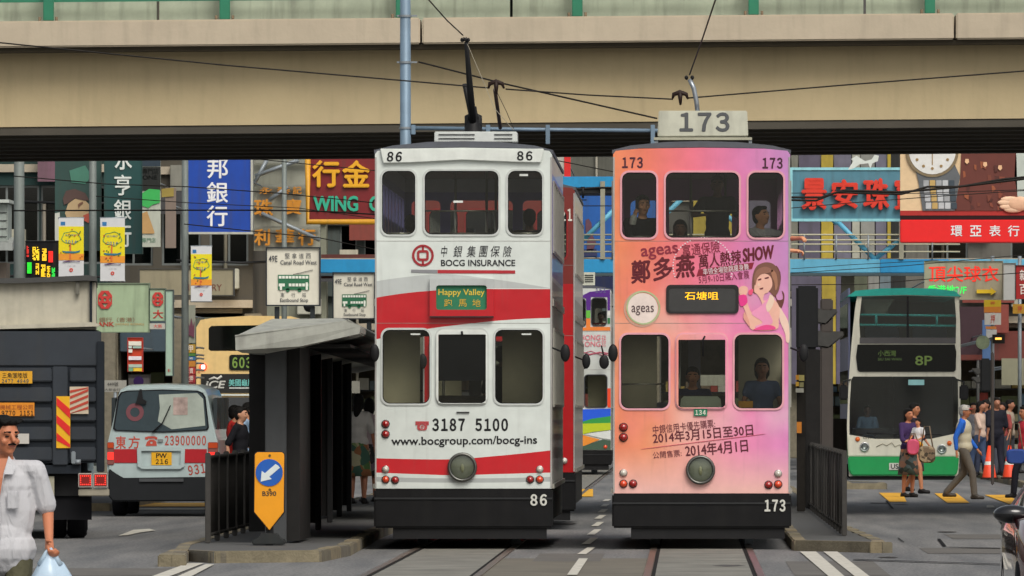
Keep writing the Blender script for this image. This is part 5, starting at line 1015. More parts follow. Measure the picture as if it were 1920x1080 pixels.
for lab, pts, r in (('thick black cable bundle crossing in front of the blue sign and the watch billboard', [(1484, 375, 160), (1530, 376, 160), (1570, 360, 160), (1610, 362, 160), (1690, 364, 160), (1740, 350, 160), (1800, 350, 160), (1880, 336, 160), (1940, 330, 160)], .02),
    ('second thick cable just above the bundle on the blue sign', [(1484, 370, 160), (1540, 370, 160), (1580, 357, 160), (1690, 360, 160), (1780, 352, 160), (1940, 333, 160)], .022), ('thin cable high on the blue sign to the right edge', [(1484, 362, 161), (1700, 363, 161), (1940, 355, 161)], .007), ('thin cable sloping across the lower blue sign', [(1484, 390, 161), (1600, 380, 161), (1760, 368, 161), (1940, 356, 161)], .008),
    ('thin cable along the footbridge beam rising right', [(1484, 512, 162), (1700, 498, 162), (1940, 476, 162)], .007), ('thin cable under the footbridge beam above the double decker', [(1484, 534, 162), (1620, 533, 162), (1730, 524, 162), (1940, 510, 162)], .008), ('thin cable across the footbridge beam at mid height', [(1484, 504, 163), (1600, 496, 163), (1760, 488, 163)], .006),
    ('cable across the dark green sign and the blue bank sign', [(25, 330, 149), (200, 345, 149), (350, 350, 149), (520, 362, 149), (700, 380, 149)], .009), ('thicker cable at mid height across the left signs', [(25, 395, 149), (350, 394, 149), (480, 394, 149), (600, 396, 149), (705, 402, 149)], .013), ('thin cable lower across the blue bank sign', [(180, 368, 150), (350, 380, 150), (560, 390, 150), (705, 410, 150)], .007),
    ('cable descending under the orange lattice sign', [(345, 420, 150), (480, 434, 150), (600, 446, 150), (705, 468, 150)], .009), ('thin cable near the top over the lattice sign and red sign', [(480, 298, 150), (600, 310, 150), (705, 320, 150)], .008),
    ('cable between the trams in front of the upper blue beam', [(1040, 300, 150), (1090, 310, 150), (1160, 324, 150)], .009), ('thin level cable between the trams', [(1040, 386, 150), (1160, 386, 150)], .008), ('thick dark cable bundle under the upper blue beam between the trams', [(1046, 345, 150), (1085, 355, 150), (1120, 352, 150), (1160, 352, 150)], .02)):
    wire(lab, pts, r)
t = thing('cable_weight', 'black hanging fitting on the cable between the trams', 'cable fitting', W(1093, 378, 150)); part('fitting', MB().tube([W(1093, 350, 150), W(1093, 366, 150), W(1093, 372, 150)], [.03, .025, .015], 8).box(*[PX(1088, 150), PX(1100, 150)], 149.97, 150.03, PZ(376, 150), PZ(374, 150)), BLACK, t, world=True)

# ================================================================ VEHICLES
def wheel(t, x, y, r, w_, rim='#8a8a86'):
    a = part('wheel', MB().lathe([(r * .6, -w_ / 2), (r * .92, -w_ / 2), (r, -w_ * .35), (r, w_ * .35), (r * .92, w_ / 2), (r * .6, w_ / 2)], (x, y, r), 'x', 22), RUBBER, t)
    part('rim', MB().lathe([(0, -w_ * .3), (r * .3, -w_ * .35), (r * .6, -w_ * .45), (r * .6, w_ * .45), (r * .3, w_ * .35), (0, w_ * .3)], (x, y, r), 'x', 16), mat(rim, .4, .5), a)
# ---- double-deck bus 8P facing the camera
Y8 = 200.0; k8 = S(Y8); C8 = 1695
b8 = thing('double_decker_bus', 'green and cream double decker bus 8P facing the camera', 'bus', (PX(C8, Y8), Y8, 0))
bx_ = lambda p: (p - C8) / k8
bz_ = lambda p: EYE + (HY - p) / k8
cream = mat('#c8c5b4', .35, coat=.3, var=.08, dirt=.2, name='bus_cream'); tq = mat('#1f9a8c', .35, coat=.3, name='bus_turquoise'); bgreen = mat('#128a48', .35, coat=.3, var=.08, name='bus_green')
def pp8(P): return [(bx_(a), bz_(b)) for a, b in P]
outer = pp8([(1592, 893), (1797, 893), (1800, 800), (1802, 700), (1800, 600), (1797, 553), (1702, 548), (1608, 550), (1603, 580), (1596, 650), (1591, 720), (1588, 800)])
h1 = pp8([(1613, 640), (1611, 600), (1616, 556), (1700, 554), (1790, 557), (1793, 600), (1792, 640)]); h3 = pp8([(1592.5, 815), (1593, 760), (1596, 712), (1600, 706), (1790, 706), (1796, 712), (1797, 760), (1796, 812), (1745, 823), (1640, 823)])
part('front_panel', MB().holed(outer, [h1, h3], 0, .12), cream, b8)
part('side_wall', MB().box(-1.24, -1.2, .13, 11, .35, 4.28), mat('#5f6480', .4, var=.4, scale=.8, name='side_advert'), b8); part('body', MB().box(1.2, 1.24, .13, 11, .35, 4.28).box(-1.2, 1.2, 10.95, 11, .35, 4.28), cream, b8)
part('roof', MB().loft([(-.05, pp8([(1588, 556), (1604, 545), (1650, 541), (1700, 540), (1750, 541), (1790, 546), (1803, 556), (1700, 553)])), (11, pp8([(1588, 556), (1604, 545), (1650, 541), (1700, 540), (1750, 541), (1790, 546), (1803, 556), (1700, 553)]))]), tq, b8)
for sx in (-1, 1):
    for z0, z1 in ((3.2, 3.95), (1.7, 2.45)):
        for q in range(7): part('side_window', MB().box(*sorted((sx * 1.241, sx * 1.25)), .6 + q * 1.45, 1.95 + q * 1.45, z0, z1), DGLASS, b8)
    part('side_stripe', MB().box(*sorted((sx * 1.241, sx * 1.246)), .2, 10.8, .5, 1.0), bgreen, b8)
    for y in (2.6, 8.5): wheel(b8, sx * 1.05, y, .48, .3)
part('upper_windscreen', MB().prism(h1, .03, .04), BGLASS, b8); part('lower_windscreen', MB().prism(h3, .03, .04), BGLASS, b8)
part('windscreen_pillar', MB().box(bx_(1700), bx_(1704), -.01, .05, bz_(634), bz_(556)), BLACK, b8)
for y in (590, 609): part('rail', MB().tube([(bx_(1612), .15, bz_(y)), (bx_(1792), .15, bz_(y + 2))], .028, 6), mat('#3cb0a8', .4), b8)
for x in (1643, 1757): part('rail_post', MB().tube([(bx_(x), .15, bz_(590)), (bx_(x), .15, bz_(610))], .03, 6), mat('#3cb0a8', .4), b8)
part('grey_band', MB().box(bx_(1612), bx_(1792), -.02, .02, bz_(644), bz_(633)), mat('#4a4848', .5), b8)
d8 = part('destination_display', MB().prism(pp8([(1608, 694), (1605, 670), (1608, 646), (1790, 646), (1793, 660), (1792, 694), (1788, 697), (1612, 697)]), -.03, -.002), mat('#141614', .25, coat=.6), b8)
for s_, q, h in (('8P', (1716, 667, 1748, 685), '#3c4a20'), ('小西灣', (1646, 657, 1680, 668), '#34441c'), ('SIU SAI WAN', (1646, 671, 1690, 676), '#2c3a1a')):
    chl(txt(s_, bx_(q[0]), bx_(q[2]), bz_(q[3]), bz_(q[1]), -.034, mat(h, emit=.9), b8, off=.02), d8)
fl = part('front_lower', MB().prism(pp8([(1589, 820), (1640, 824), (1745, 824), (1799, 817), (1798, 856), (1590, 856)]), -.06, -.002), cream, b8, bevel=.02)
part('bumper', MB().prism(pp8([(1589, 856), (1798, 856), (1796, 880), (1792, 892), (1596, 892), (1591, 880)]), -.12, -.003), bgreen, b8, bevel=.03)
part('underskirt', MB().box(bx_(1594), bx_(1792), -.02, .3, bz_(901), bz_(893)), BLACK, b8)
part('number_plate', MB().box(bx_(1667), bx_(1693), -.14, -.121, bz_(881), bz_(868)), mat('#b8b8b0', .4), b8); txt('US3', bx_(1670), bx_(1690), bz_(879), bz_(870), -.144, BLACK, b8, off=.03)
for a, b in ((1621, 838), (1766, 842)):
    l = part('headlight', MB().lathe([(.11, -.06), (.11, -.09), (.085, -.1), (.06, -.07), (0, -.065)], (bx_(a), 0, bz_(b)), 'y', 20), CHROME, b8); part('lens', MB().lathe([(.085, -.098), (0, -.11)], (bx_(a), 0, bz_(b)), 'y', 16), CLEAR, l)
for a, b in ((1608, 823.5), (1780, 831)): part('indicator', MB().lathe([(.055, -.06), (.05, -.09), (0, -.1)], (bx_(a), 0, bz_(b)), 'y', 14), mat('#d0601c', .3, name='amber_lens'), b8)
part('emblem', MB().tube([(bx_(a), -.064, bz_(b)) for a, b in ((1643, 838), (1655, 832), (1662, 836), (1672, 830), (1678, 838), (1686, 834), (1692, 838))], .012, 4), mat('#7c7660', .5), b8); txt('6017', bx_(1618), bx_(1634), bz_(823), bz_(819), -.064, BLACK, b8)
for a, b, c in ((1625, 812, 1700), (1700, 813, 1765)): part('wiper', MB().tube([(bx_(a), -.03, bz_(b)), (bx_(c), -.03, bz_(b + 2))], .015, 5), BLACK, b8)
part('sticker', MB().box(bx_(1703), bx_(1733), -.006, -.001, bz_(722), bz_(712)), mat('#8cc0c0', .4), b8)
part('upper_floor', MB().box(-1.2, 1.2, .3, 10.9, 2.45, 2.55), DARK, b8); part('dashboard', MB().box(-1.15, 1.15, .15, .6, 1.0, 1.15), DARK, b8); part('interior_panel', MB().box(-.2, 1.15, 1.6, 1.65, .4, 2.44), DARK, b8)
part('pale_board', MB().prism(pp8([(1617, 560), (1680, 560), (1668, 575), (1664, 590), (1625, 590)]), .9, .95), mat('#b8b4a0', .7), b8); part('floor', MB().box(-1.2, 1.2, .13, 10.9, .35, .42), DARK, b8)  # pale irregular board behind the upper windscreen, then the lower floor
for x in (1640, 1672, 1730, 1762): part('seat', MB().box(bx_(x) - .2, bx_(x) + .2, 1.4, 1.5, 2.55, 3.45), mat('#3a4a5c', .8), b8, bevel=.04)
for sx, px in ((-1, 1581), (1, 1806)): m_ = part('mirror', MB().box(bx_(px) - .1, bx_(px) + .1, -.5, -.4, bz_(750), bz_(722)), BLACK, b8, bevel=.03); part('mirror_arm', MB().tube([(sx * 1.2, 0, bz_(712)), (bx_(px), -.45, bz_(716)), (bx_(px), -.45, bz_(725))], .02, 6), BLACK, m_)

# ---- cream bus 603 seen from behind
Y6 = 205.0; k6 = S(Y6); C6 = 471; b6 = thing('double_decker_bus', 'cream double decker bus 603 seen from behind left of the shelter', 'bus', (PX(C6, Y6), Y6, 0))
X6 = lambda p: (p - C6) / k6
Z6 = lambda p: EYE + (HY - p) / k6
P6 = lambda P: [(X6(a), Z6(b)) for a, b in P]
c6 = mat('#d6b478', .35, coat=.3, var=.08, dirt=.12, name='bus_champagne')
o6 = P6([(368, 880), (574, 880), (574, 640), (573, 612), (566, 600), (545, 593), (470, 592), (398, 596), (376, 600), (368, 614), (368, 660)])
w6 = P6([(391, 655), (391, 616), (396, 611), (546, 609), (551, 615), (551, 655), (547, 658), (395, 658)])
part('rear_panel', MB().holed(o6, [w6], 0, .15), c6, b6); part('rear_window', MB().prism(w6, .04, .05), DGLASS, b6)
part('body', MB().loft([(.16, o6), (10.5, o6)], smooth=False), c6, b6)
part('window_back', MB().box(X6(392), X6(550), .1, .14, Z6(657), Z6(611)), mat('#4c5054', .8), b6)
rn6 = part('route_display', MB().prism([(x, z) for x, z in rrect(X6(430), X6(476), Z6(694), Z6(665), .06)], -.03, -.002), mat('#1c201c', .3), b6); chl(txt('603', X6(436), X6(471), Z6(690), Z6(670), -.036, mat('#5c7430', emit=.35), b6, off=.04), rn6)
part('yellow_plate', MB().box(X6(483), X6(512), -.02, -.002, Z6(690), Z6(668)), mat('#c89418', .5), b6); txt('Z', X6(486), X6(494), Z6(687), Z6(672), -.025, BLACK, b6, off=.03)
part('advert_panel', MB().box(X6(377), X6(565), -.03, -.002, Z6(737), Z6(701)), mat('#2c2c2a', .4), b6)
txt('iCE', X6(385), X6(423), Z6(728), Z6(714), -.035, mat('#b4b4ac', .5), b6, off=.04, shear=.2); part('print', MB().tube([(X6(a), -.036, Z6(b)) for a, b in ((392, 712), (402, 708), (408, 711), (416, 705))], .03, 5), mat('#b4b4ac', .5), b6)
txt('美國龜牌', X6(429), X6(476), Z6(724), Z6(711), -.035, mat('#6ab4ac', .5), b6, off=.04); txt('T', X6(483), X6(498), Z6(725), Z6(711), -.035, mat('#c82c20', .5), b6, off=.05); part('print', MB().box(X6(430), X6(478), -.036, -.031, Z6(728.5), Z6(726.5)), WHITE, b6)
part('trim', MB().box(X6(408), X6(570), -.05, -.002, Z6(742), Z6(739)), WHITE, b6); part('engine_cover', MB().box(X6(372), X6(570), -.04, -.002, Z6(830), Z6(745)), mat('#36383a', .6, dirt=.3), b6)
part('lower_panel', MB().box(X6(480), X6(500), -.05, -.041, Z6(828), Z6(775)), mat('#c0a468', .5), b6); part('tail_lamp', MB().box(X6(476), X6(486), -.06, -.042, Z6(820), Z6(800)), mat('#d8301c', emit=.8), b6)
br = part('brake_light', MB().lathe([(.085, -.002), (.085, -.03), (.06, -.035)], (X6(381), 0, Z6(688)), 'y', 18), mat('#ff3018', emit=1.6), b6); part('bulb', MB().prism(rrect(X6(377.5), X6(384.5), Z6(692), Z6(684), .02), -.045, -.03), mat('#fff0e8', emit=1.6), br)
for sx in (-1, 1): wheel(b6, sx * 1.05, 2.8, .48, .3)
txt('龍', X6(371), X6(375), Z6(700), Z6(692), -.01, mat('#b03028'), b6)

# ---- white van (rear view)
Yv = 131.0; kv = S(Yv); Cv = 305; vn = thing('white_van', 'white and silver van with red lettering and phone number, seen from behind', 'van', (PX(Cv, Yv), Yv, 0))
Xv = lambda p: (p - Cv) / kv
Zv = lambda p: EYE + (HY - p) / kv
silver = mat('#9dabaa', .35, .0, coat=.4, var=.05, dirt=.1, name='van_silver')
def vs_(dx=0, top=0, w_=1.0): return [((x) * w_ + dx, z + (top if z > 1.5 else 0)) for x, z in [(Xv(a), Zv(b)) for a, b in ((206, 905), (404, 905), (409, 880), (410, 850), (407, 826), (398, 790), (389, 745), (384, 733), (370, 725.5), (305, 723), (240, 725.5), (226, 733), (221, 745), (212, 790), (203, 826), (200, 850), (201, 880))]]
secs = [(0, vs_()), (.05, vs_(0, .02, 1.004)), (1.2, vs_(0, .04, 1.01)), (3.9, vs_(0, .02, 1.01))]
hood = [(x * .98, min(z, 1.35 if i not in () else z)) for i, (x, z) in enumerate(vs_())]; secs += [(4.35, [(x, min(z, 1.25)) for x, z in vs_()]), (4.65, [(x * .93, min(z, .95)) for x, z in vs_()])]
part('body', MB().loft(secs, smooth=False), silver, vn, bevel=.03)
rwv = [(Xv(a), Zv(b)) for a, b in ((219, 806), (215, 802), (224, 745), (229, 737), (240, 734), (305, 732), (368, 734), (378, 738), (383, 746), (389, 800), (386, 805), (305, 809))]
rw = part('rear_window', MB().prism(rwv, -.012, -.001), mat('#3a4448', .08, coat=1, var=.1, name='van_glass'), vn); part('window_seal', MB().holed([((x) * 1.035, (z - 1.56) * 1.05 + 1.56) for x, z in rwv], [rwv], -.016, -.001), RUBBER, rw)
part('painted_reflection', MB().prism([(Xv(a), Zv(b)) for a, b in ((298, 740), (370, 737), (381, 748), (385, 798), (322, 805), (296, 790), (300, 765))], -.016, -.0125), mat('#9aa298', .25, var=.3, scale=2, name='reflection_tone'), rw)  # bright reflection painted as a pale shape on the right half of the glass
part('sticker', MB().holed(circle(Xv(253), Zv(773), .13), [circle(Xv(253), Zv(773), .07)], -.018, -.0125), mat('#6a3a40', .5), rw); part('sticker', MB().box(Xv(325), Xv(352), -.021, -.0165, Zv(778), Zv(745)), mat('#a08c84', .5, var=.4, scale=8), rw)
part('camera_bracket', MB().prism([(Xv(a), Zv(b)) for a, b in ((257, 750), (262, 730), (266, 730), (268, 748), (275, 752), (274, 758), (254, 757))], -.05, -.017), BLACK, rw)
part('wiper', MB().tube([(Xv(286), -.05, Zv(811)), (Xv(305), -.05, Zv(793)), (Xv(320), -.04, Zv(760))], [.014, .01, .008], 6), BLACK, vn)
for s_, a, b in (('東', 217, 236), ('方', 241, 262)): txt(s_, Xv(a), Xv(b), Zv(841), Zv(818), -.006, mat('#b03c28', .5), vn, off=.035)
txt('23900000', Xv(309), Xv(386), Zv(835), Zv(817), -.006, mat('#a84030', .5), vn, off=.02)
ph = part('phone_icon', MB().prism([(Xv(a), Zv(b)) for a, b in ((272, 824), (272, 820), (278, 818), (290, 818), (295, 820), (295, 824), (291, 824), (290, 822), (278, 822), (277, 824))], -.008, -.001), mat('#a84030', .5), vn)
part('phone_icon', MB().holed([(Xv(a), Zv(b)) for a, b in ((273, 836), (276, 828), (281, 824), (288, 824), (293, 828), (294, 836))], [circle(Xv(284), Zv(830), .018, 10)], -.008, -.001), mat('#a84030', .5), vn)
for a, c in ((214, 260), (346, 388)): part('red_stripe', MB().box(Xv(a), Xv(c), -.012, -.001, Zv(868), Zv(842)), mat('#a01820', .3, coat=.5), vn, bevel=.004)
rc = part('plate_recess', MB().holed([(Xv(a), Zv(b)) for a, b in ((257, 842), (263, 838), (340, 838), (347, 842), (346, 875), (338, 880), (267, 880), (258, 875))], [[(Xv(a), Zv(b)) for a, b in ((265, 846), (339, 846), (338, 873), (268, 873))]], -.04, -.001), silver, vn, bevel=.006)
pl = part('number_plate', MB().box(Xv(284), Xv(322), -.02, -.002, Zv(872), Zv(848)), mat('#d09a10', .4), rc); chl(txt('PW', Xv(293), Xv(313), Zv(859), Zv(850), -.024, BLACK, vn, off=.03), rc); chl(txt('216', Xv(292), Xv(315), Zv(870), Zv(861), -.024, BLACK, vn, off=.03), rc)
txt('931', Xv(353), Xv(385), Zv(889), Zv(871), -.006, mat('#9c3c2c', .5), vn, off=.03, rot=R(9))
for a, c in ((201, 214), (390, 409)):
    tl_ = part('tail_lamp', MB().box(Xv(a), Xv(c), -.02, .1, Zv(872), Zv(829)), mat('#7a4a44', .2, coat=.8), vn, bevel=.01); part('indicator_lens', MB().box(Xv(a) + .008, Xv(c) - .008, -.03, -.021, Zv(840), Zv(830)), mat('#b0401c', .2, coat=.8), tl_); part('brake_lens', MB().box(Xv(a) + .008, Xv(c) - .008, -.03, -.021, Zv(862), Zv(848)), mat('#ff2018', emit=1.3, name='lit_red'), tl_)
part('bumper', MB().prism([(Xv(a), Zv(b)) for a, b in ((204, 878), (218, 888), (232, 896), (384, 894), (398, 886), (411, 878), (411, 930), (404, 940), (212, 940), (204, 930))], -.1, .15), mat('#1c1e20', .6, name='van_bumper'), vn, bevel=.02)
part('bumper_step', MB().box(Xv(262), Xv(345), -.13, -.101, Zv(903), Zv(897)), mat('#3a3c3e', .6), vn)
for sx in (-1, 1):
    wheel(vn, sx * .68, .9, .31, .2); wheel(vn, sx * .68, 3.7, .31, .2)
    for q, (y0, y1) in enumerate(((.35, 1.35), (1.5, 2.5), (2.65, 3.7))): part('side_window', MB().prismx([(y0, 1.28), (y1, 1.28), (y1, 1.74), (y0 + .1, 1.74)], *sorted((sx * .70, sx * .755 + .0))).xf(Matrix.Translation((sx * .02, 0, 0))), mat('#20282a', .35), vn)
part('door_handle', MB().box(Xv(296), Xv(306), -.03, -.001, Zv(829), Zv(823)), CHROME, vn, bevel=.006)
part('underbody', MB().box(-.7, .7, .2, 4.3, .25, .45), BLACK, vn)

# ---- dark lorry with tail lift at the left
Yt = 108.0; kt = S(Yt); tr = thing('lorry', 'dark blue lorry with tail lift and striped marker boards at the left', 'lorry', (PX(205, Yt), Yt, 0), R(3.7))
Xt = lambda p: (p - 205) / kt
Zt = lambda p: EYE + (HY - p) / kt
navy = mat('#262c33', .5, .1, var=.25, scale=2, dirt=.2, name='lorry_navy'); navy2 = mat('#1d2228', .55, var=.25, scale=2, name='lorry_navy_dark'); crm = mat('#a7a291', .7, var=.12, dirt=.25, name='lorry_cream')
XL = -2.42
part('cargo_body', MB().box(XL + .02, Xt(185), .12, 6.0, 1.1, 2.52), navy2, tr); part('cargo_cover', MB().prism([(XL + .02, 2.53), (Xt(180), 2.53), (Xt(180), Zt(530)), (Xt(168), Zt(527)), (XL + .02, Zt(533))], .1, 6.0), crm, tr)
part('cover_edge', MB().prism([(XL, Zt(533)), (XL, Zt(524)), (Xt(60), Zt(521)), (Xt(165), Zt(516)), (Xt(182), Zt(519)), (Xt(182), Zt(527)), (Xt(160), Zt(526)), (Xt(40), Zt(531))], -.02, 6.0), mat('#3a3a38', .6, dirt=.3), tr); part('corner_post', MB().box(Xt(168), Xt(173), .04, .09, Zt(612), Zt(528)), navy2, tr)
part('latch', MB().box(Xt(142), Xt(149), .02, .08, Zt(552), Zt(528)), mat('#5c5a50', .6), tr); part('sill', MB().prism([(XL, Zt(622)), (Xt(186), Zt(612)), (Xt(187), Zt(608)), (Xt(170), Zt(604)), (XL, Zt(617))], -.02, .1), crm, tr)
part('tail_panel', MB().box(XL, Xt(190), -.02, .1, Zt(686), Zt(621)), navy, tr, bevel=.01)
part('tail_lift', MB().box(XL, Xt(195), .0, .08, Zt(868), Zt(687)), navy2, tr)
for a, c in ((XL, Xt(98)), (Xt(128), Xt(180))):
    for (b, d) in ((690, 716), (726, 754), (764, 790), (800, 826), (838, 864)): part('rib_panel', MB().box(a + .02, c, -.045, -.001, Zt(d), Zt(b)), navy, tr, bevel=.015)
part('upright', MB().box(Xt(99), Xt(127), -.06, -.001, Zt(872), Zt(687)), navy, tr, bevel=.01); part('upright', MB().box(Xt(181), Xt(196), -.06, -.001, Zt(885), Zt(640)), navy2, tr, bevel=.01)
def plate(a, b, c, d, h, y=-.08): return part('marker_plate', MB().box(Xt(a), Xt(c), y, y + .015, Zt(d), Zt(b)), mat(h, .4, var=.08), tr)
mp = plate(106, 743, 132, 840, '#d8a010'); 
for i in range(3):
    b = 745 + i * 33; chl(part('stripe', MB().prism([(Xt(p), Zt(q)) for p, q in ((106.5, b + (0 if i else 0)), (131.5, b + 22), (131.5, b + 40 if b + 40 < 840 else 839), (106.5, b + 15))], -.086, -.081), mat('#c81c18', .4), tr), mp)
mp = plate(131, 725, 166, 776, '#b4a690')
for i in range(5):
    b = 728 + i * 11; chl(part('stripe', MB().prism([(Xt(p), Zt(q)) for p, q in ((131.5, b + 4), (165.5, b - 10 if b - 10 > 725 else 726), (165.5, b - 5 if b > 731 else 728), (131.5, b + 9 if b + 9 < 776 else 775))], -.086, -.081), mat('#a83a28', .4), tr), mp)
mp = plate(-40, 696, 61, 719, '#c8921c'); chl(txt('三角滙陸版', Xt(5), Xt(52), Zt(709), Zt(699), -.085, BLACK, tr, off=.03), mp); chl(txt('2477 4949', Xt(4), Xt(54), Zt(718), Zt(711), -.085, mat('#3a4a50'), tr, off=.03), mp)
mp = plate(-40, 755, 65, 780, '#c87c18'); chl(txt('大成機械工程公司', Xt(-20), Xt(62), Zt(768), Zt(759), -.085, mat('#8c4010'), tr, off=.02), mp); chl(txt('9770 1151', Xt(4), Xt(63), Zt(779), Zt(770), -.085, BLACK, tr, off=.03), mp)
mp = plate(22, 813, 55, 832, '#b0aca4'); part('rail', MB().box(XL, Xt(152), -.03, .1, Zt(888), Zt(872)), navy2, tr)
ha = part('hinge_arm', MB().box(Xt(134), Xt(142), -.1, -.061, Zt(870), Zt(846)), STEEL, tr, bevel=.01); part('hinge_pin', MB().lathe([(0, -.02), (.03, -.02), (.03, .05), (0, .05)], (Xt(144), -.08, Zt(866)), 'x', 12), STEEL, ha)
for a, c in ((147, 173), (175, 202)):
    tl_ = part('tail_lamp', MB().box(Xt(a), Xt(c), -.09, -.02, Zt(914), Zt(887)), mat('#b0a8a0', .3, .5), tr, bevel=.006); part('lens', MB().box(Xt(a) + .012, Xt(c) - .012, -.1, -.091, Zt(911), Zt(889)), mat('#7c1410', .3, name='red_lens'), tl_)
    for u in range(6):
        for v in range(5):
            if u in (0, 5) or v in (0, 4): part('led', MB().box(Xt(a + 3.5 + u * 3.6), Xt(a + 5.2 + u * 3.6), -.104, -.101, Zt(893 + v * 4), Zt(891.4 + v * 4)), mat('#ff2c20', emit=2.6, name='lit_led'), tl_)
part('light_bracket', MB().box(Xt(147), Xt(205), -.06, .06, Zt(930), Zt(916)), mat('#8a8474', .6, dirt=.5), tr, bevel=.01); part('mud_board', MB().box(Xt(78), Xt(102), .02, .04, Zt(936), Zt(893)), mat('#94917e', .7, dirt=.4), tr)
part('chassis', MB().box(XL + .3, Xt(170), .2, 7.5, Zt(930), Zt(889)), BLACK, tr)
part('mud_guard', MB().box(Xt(95), Xt(172), .25, .29, Zt(975), Zt(925)), RUBBER, tr)
for x in (Xt(144), Xt(106), XL + .2, XL + .45): wheel(tr, x, 1.2, .46, .24)
for x in (Xt(144), XL + .3): wheel(tr, x, 5.5, .46, .24)
part('cab', MB().loft([(6.1, [(XL + .1, .6), (-.2, .6), (-.2, 2.6), (XL + .1, 2.6)]), (7.6, [(XL + .1, .6), (-.2, .6), (-.2, 2.3), (XL + .1, 2.3)])], smooth=False), mat('#8a9aa0', .4), tr, bevel=.06)

# ---- dark red car at the lower right corner
Yc = 60.0; kc = S(Yc); cr = thing('dark_red_car', 'dark red car with black door mirror cut off by the lower right corner', 'car', (PX(1908, Yc) + .85, Yc, 0))
crm_ = mat('#5a1c20', .12, .1, coat=1, var=.1, name='car_red')
def csec(hw_, zb_, zm, zt_, tw): return [(-hw_ * .94, zb_), (hw_ * .94, zb_), (hw_, zb_ + .15), (hw_, zm - .12), (hw_ * .97, zm), (tw, zt_ - .03), (tw * .8, zt_), (-tw * .8, zt_), (-tw, zt_ - .03), (-hw_ * .97, zm), (-hw_, zm - .12), (-hw_, zb_ + .15)]
part('body', MB().loft([(-.9, csec(.72, .35, .62, .66, .6)), (-.7, csec(.82, .25, .82, .86, .7)), (.2, csec(.86, .2, .9, .95, .72)), (.9, csec(.86, .2, .9, 1.0, .66)), (1.5, csec(.86, .2, .9, 1.36, .58)), (2.6, csec(.86, .2, .9, 1.38, .58)), (3.3, csec(.85, .2, .9, .95, .68)), (4.0, csec(.8, .25, .8, .84, .66)), (4.2, csec(.7, .35, .6, .64, .6))]), crm_, cr)
part('windscreen', MB().add([(-.62, .93, 1.02), (.62, .93, 1.02), (.55, 1.46, 1.36), (-.55, 1.46, 1.36)], [(0, 1, 2, 3)]), mat('#1c2022', .05, coat=1), cr)
mi = part('door_mirror', MB().ell((-.86, .75, .935), (.13, .08, .07), 16, 10), mat('#101012', .15, coat=1, name='gloss_black'), cr); part('mirror_glass', MB().prism(rrect(-.96, -.77, .89, .985, .03), .82, .835), CHROME, mi)
for sx in (-1, 1):
    wheel(cr, sx * .76, .0, .31, .2); wheel(cr, sx * .76, 2.6, .31, .2); part('headlight', MB().ell((sx * .62, -.8, .66), (.16, .1, .09)), mat('#c8a8a4', .1, coat=1), cr)
part('grille', MB().box(-.35, .35, -.93, -.88, .45, .6), BLACK, cr)
for o_ in cr.children: o_.scale = (1, 1, .91)
# ---- traffic cones
def cone(x, y, lab):
    t = thing('traffic_cone', lab, 'traffic cone', (x, y, .12), group='traffic cones behind the crossing'); part('base', MB().box(-.18, .18, -.18, .18, 0, .04), mat('#2a1c18', .8), t)
    part('cone', MB().lathe([(.15, .04), (.03, .7), (0, .7)], (0, 0, 0), n=16), mat('#d83c14', .5), t); part('white_band', MB().lathe([(.104, .3), (.064, .5)], (0, 0, 0), n=16), mat('#c8c8c0', .5), t)
def P3(px, Y): return PX(px, Y)
cone(P3(1855, 186), 186, 'orange and white traffic cone right of the man in the vest'); cone(P3(1893, 187), 187, 'orange and white traffic cone beside the woman in red')
# ================================================================ PEOPLE
TMP = bpy.data.scenes.new('tmp'); PEND = []
def skinned(name, mb, m, parent, vox, smooth=4):
    """joins the shapes of a body or a garment into one continuous surface"""
    me = mb.mesh(name); ob = bpy.data.objects.new(name, me); TMP.collection.objects.link(ob)
    r = ob.modifiers.new('r', 'REMESH'); r.mode = 'VOXEL'; r.voxel_size = vox; r.use_smooth_shade = True
    s_ = ob.modifiers.new('s', 'SMOOTH'); s_.iterations = smooth; s_.factor = .5
    PEND.append((name, ob, m, parent))
def flush():
    with bpy.context.temp_override(scene=TMP, view_layer=TMP.view_layers[0]): dg = bpy.context.evaluated_depsgraph_get()
    assert dg.scene.name == 'tmp', dg.scene.name
    for name, ob, m, parent in PEND:
        me = bpy.data.meshes.new_from_object(ob.evaluated_get(dg)); me.name = name; part(name, me, m, parent)
    for name, ob, m, parent in PEND:
        me = ob.data; bpy.data.objects.remove(ob); bpy.data.meshes.remove(me)
    PEND.clear(); bpy.data.scenes.remove(TMP)

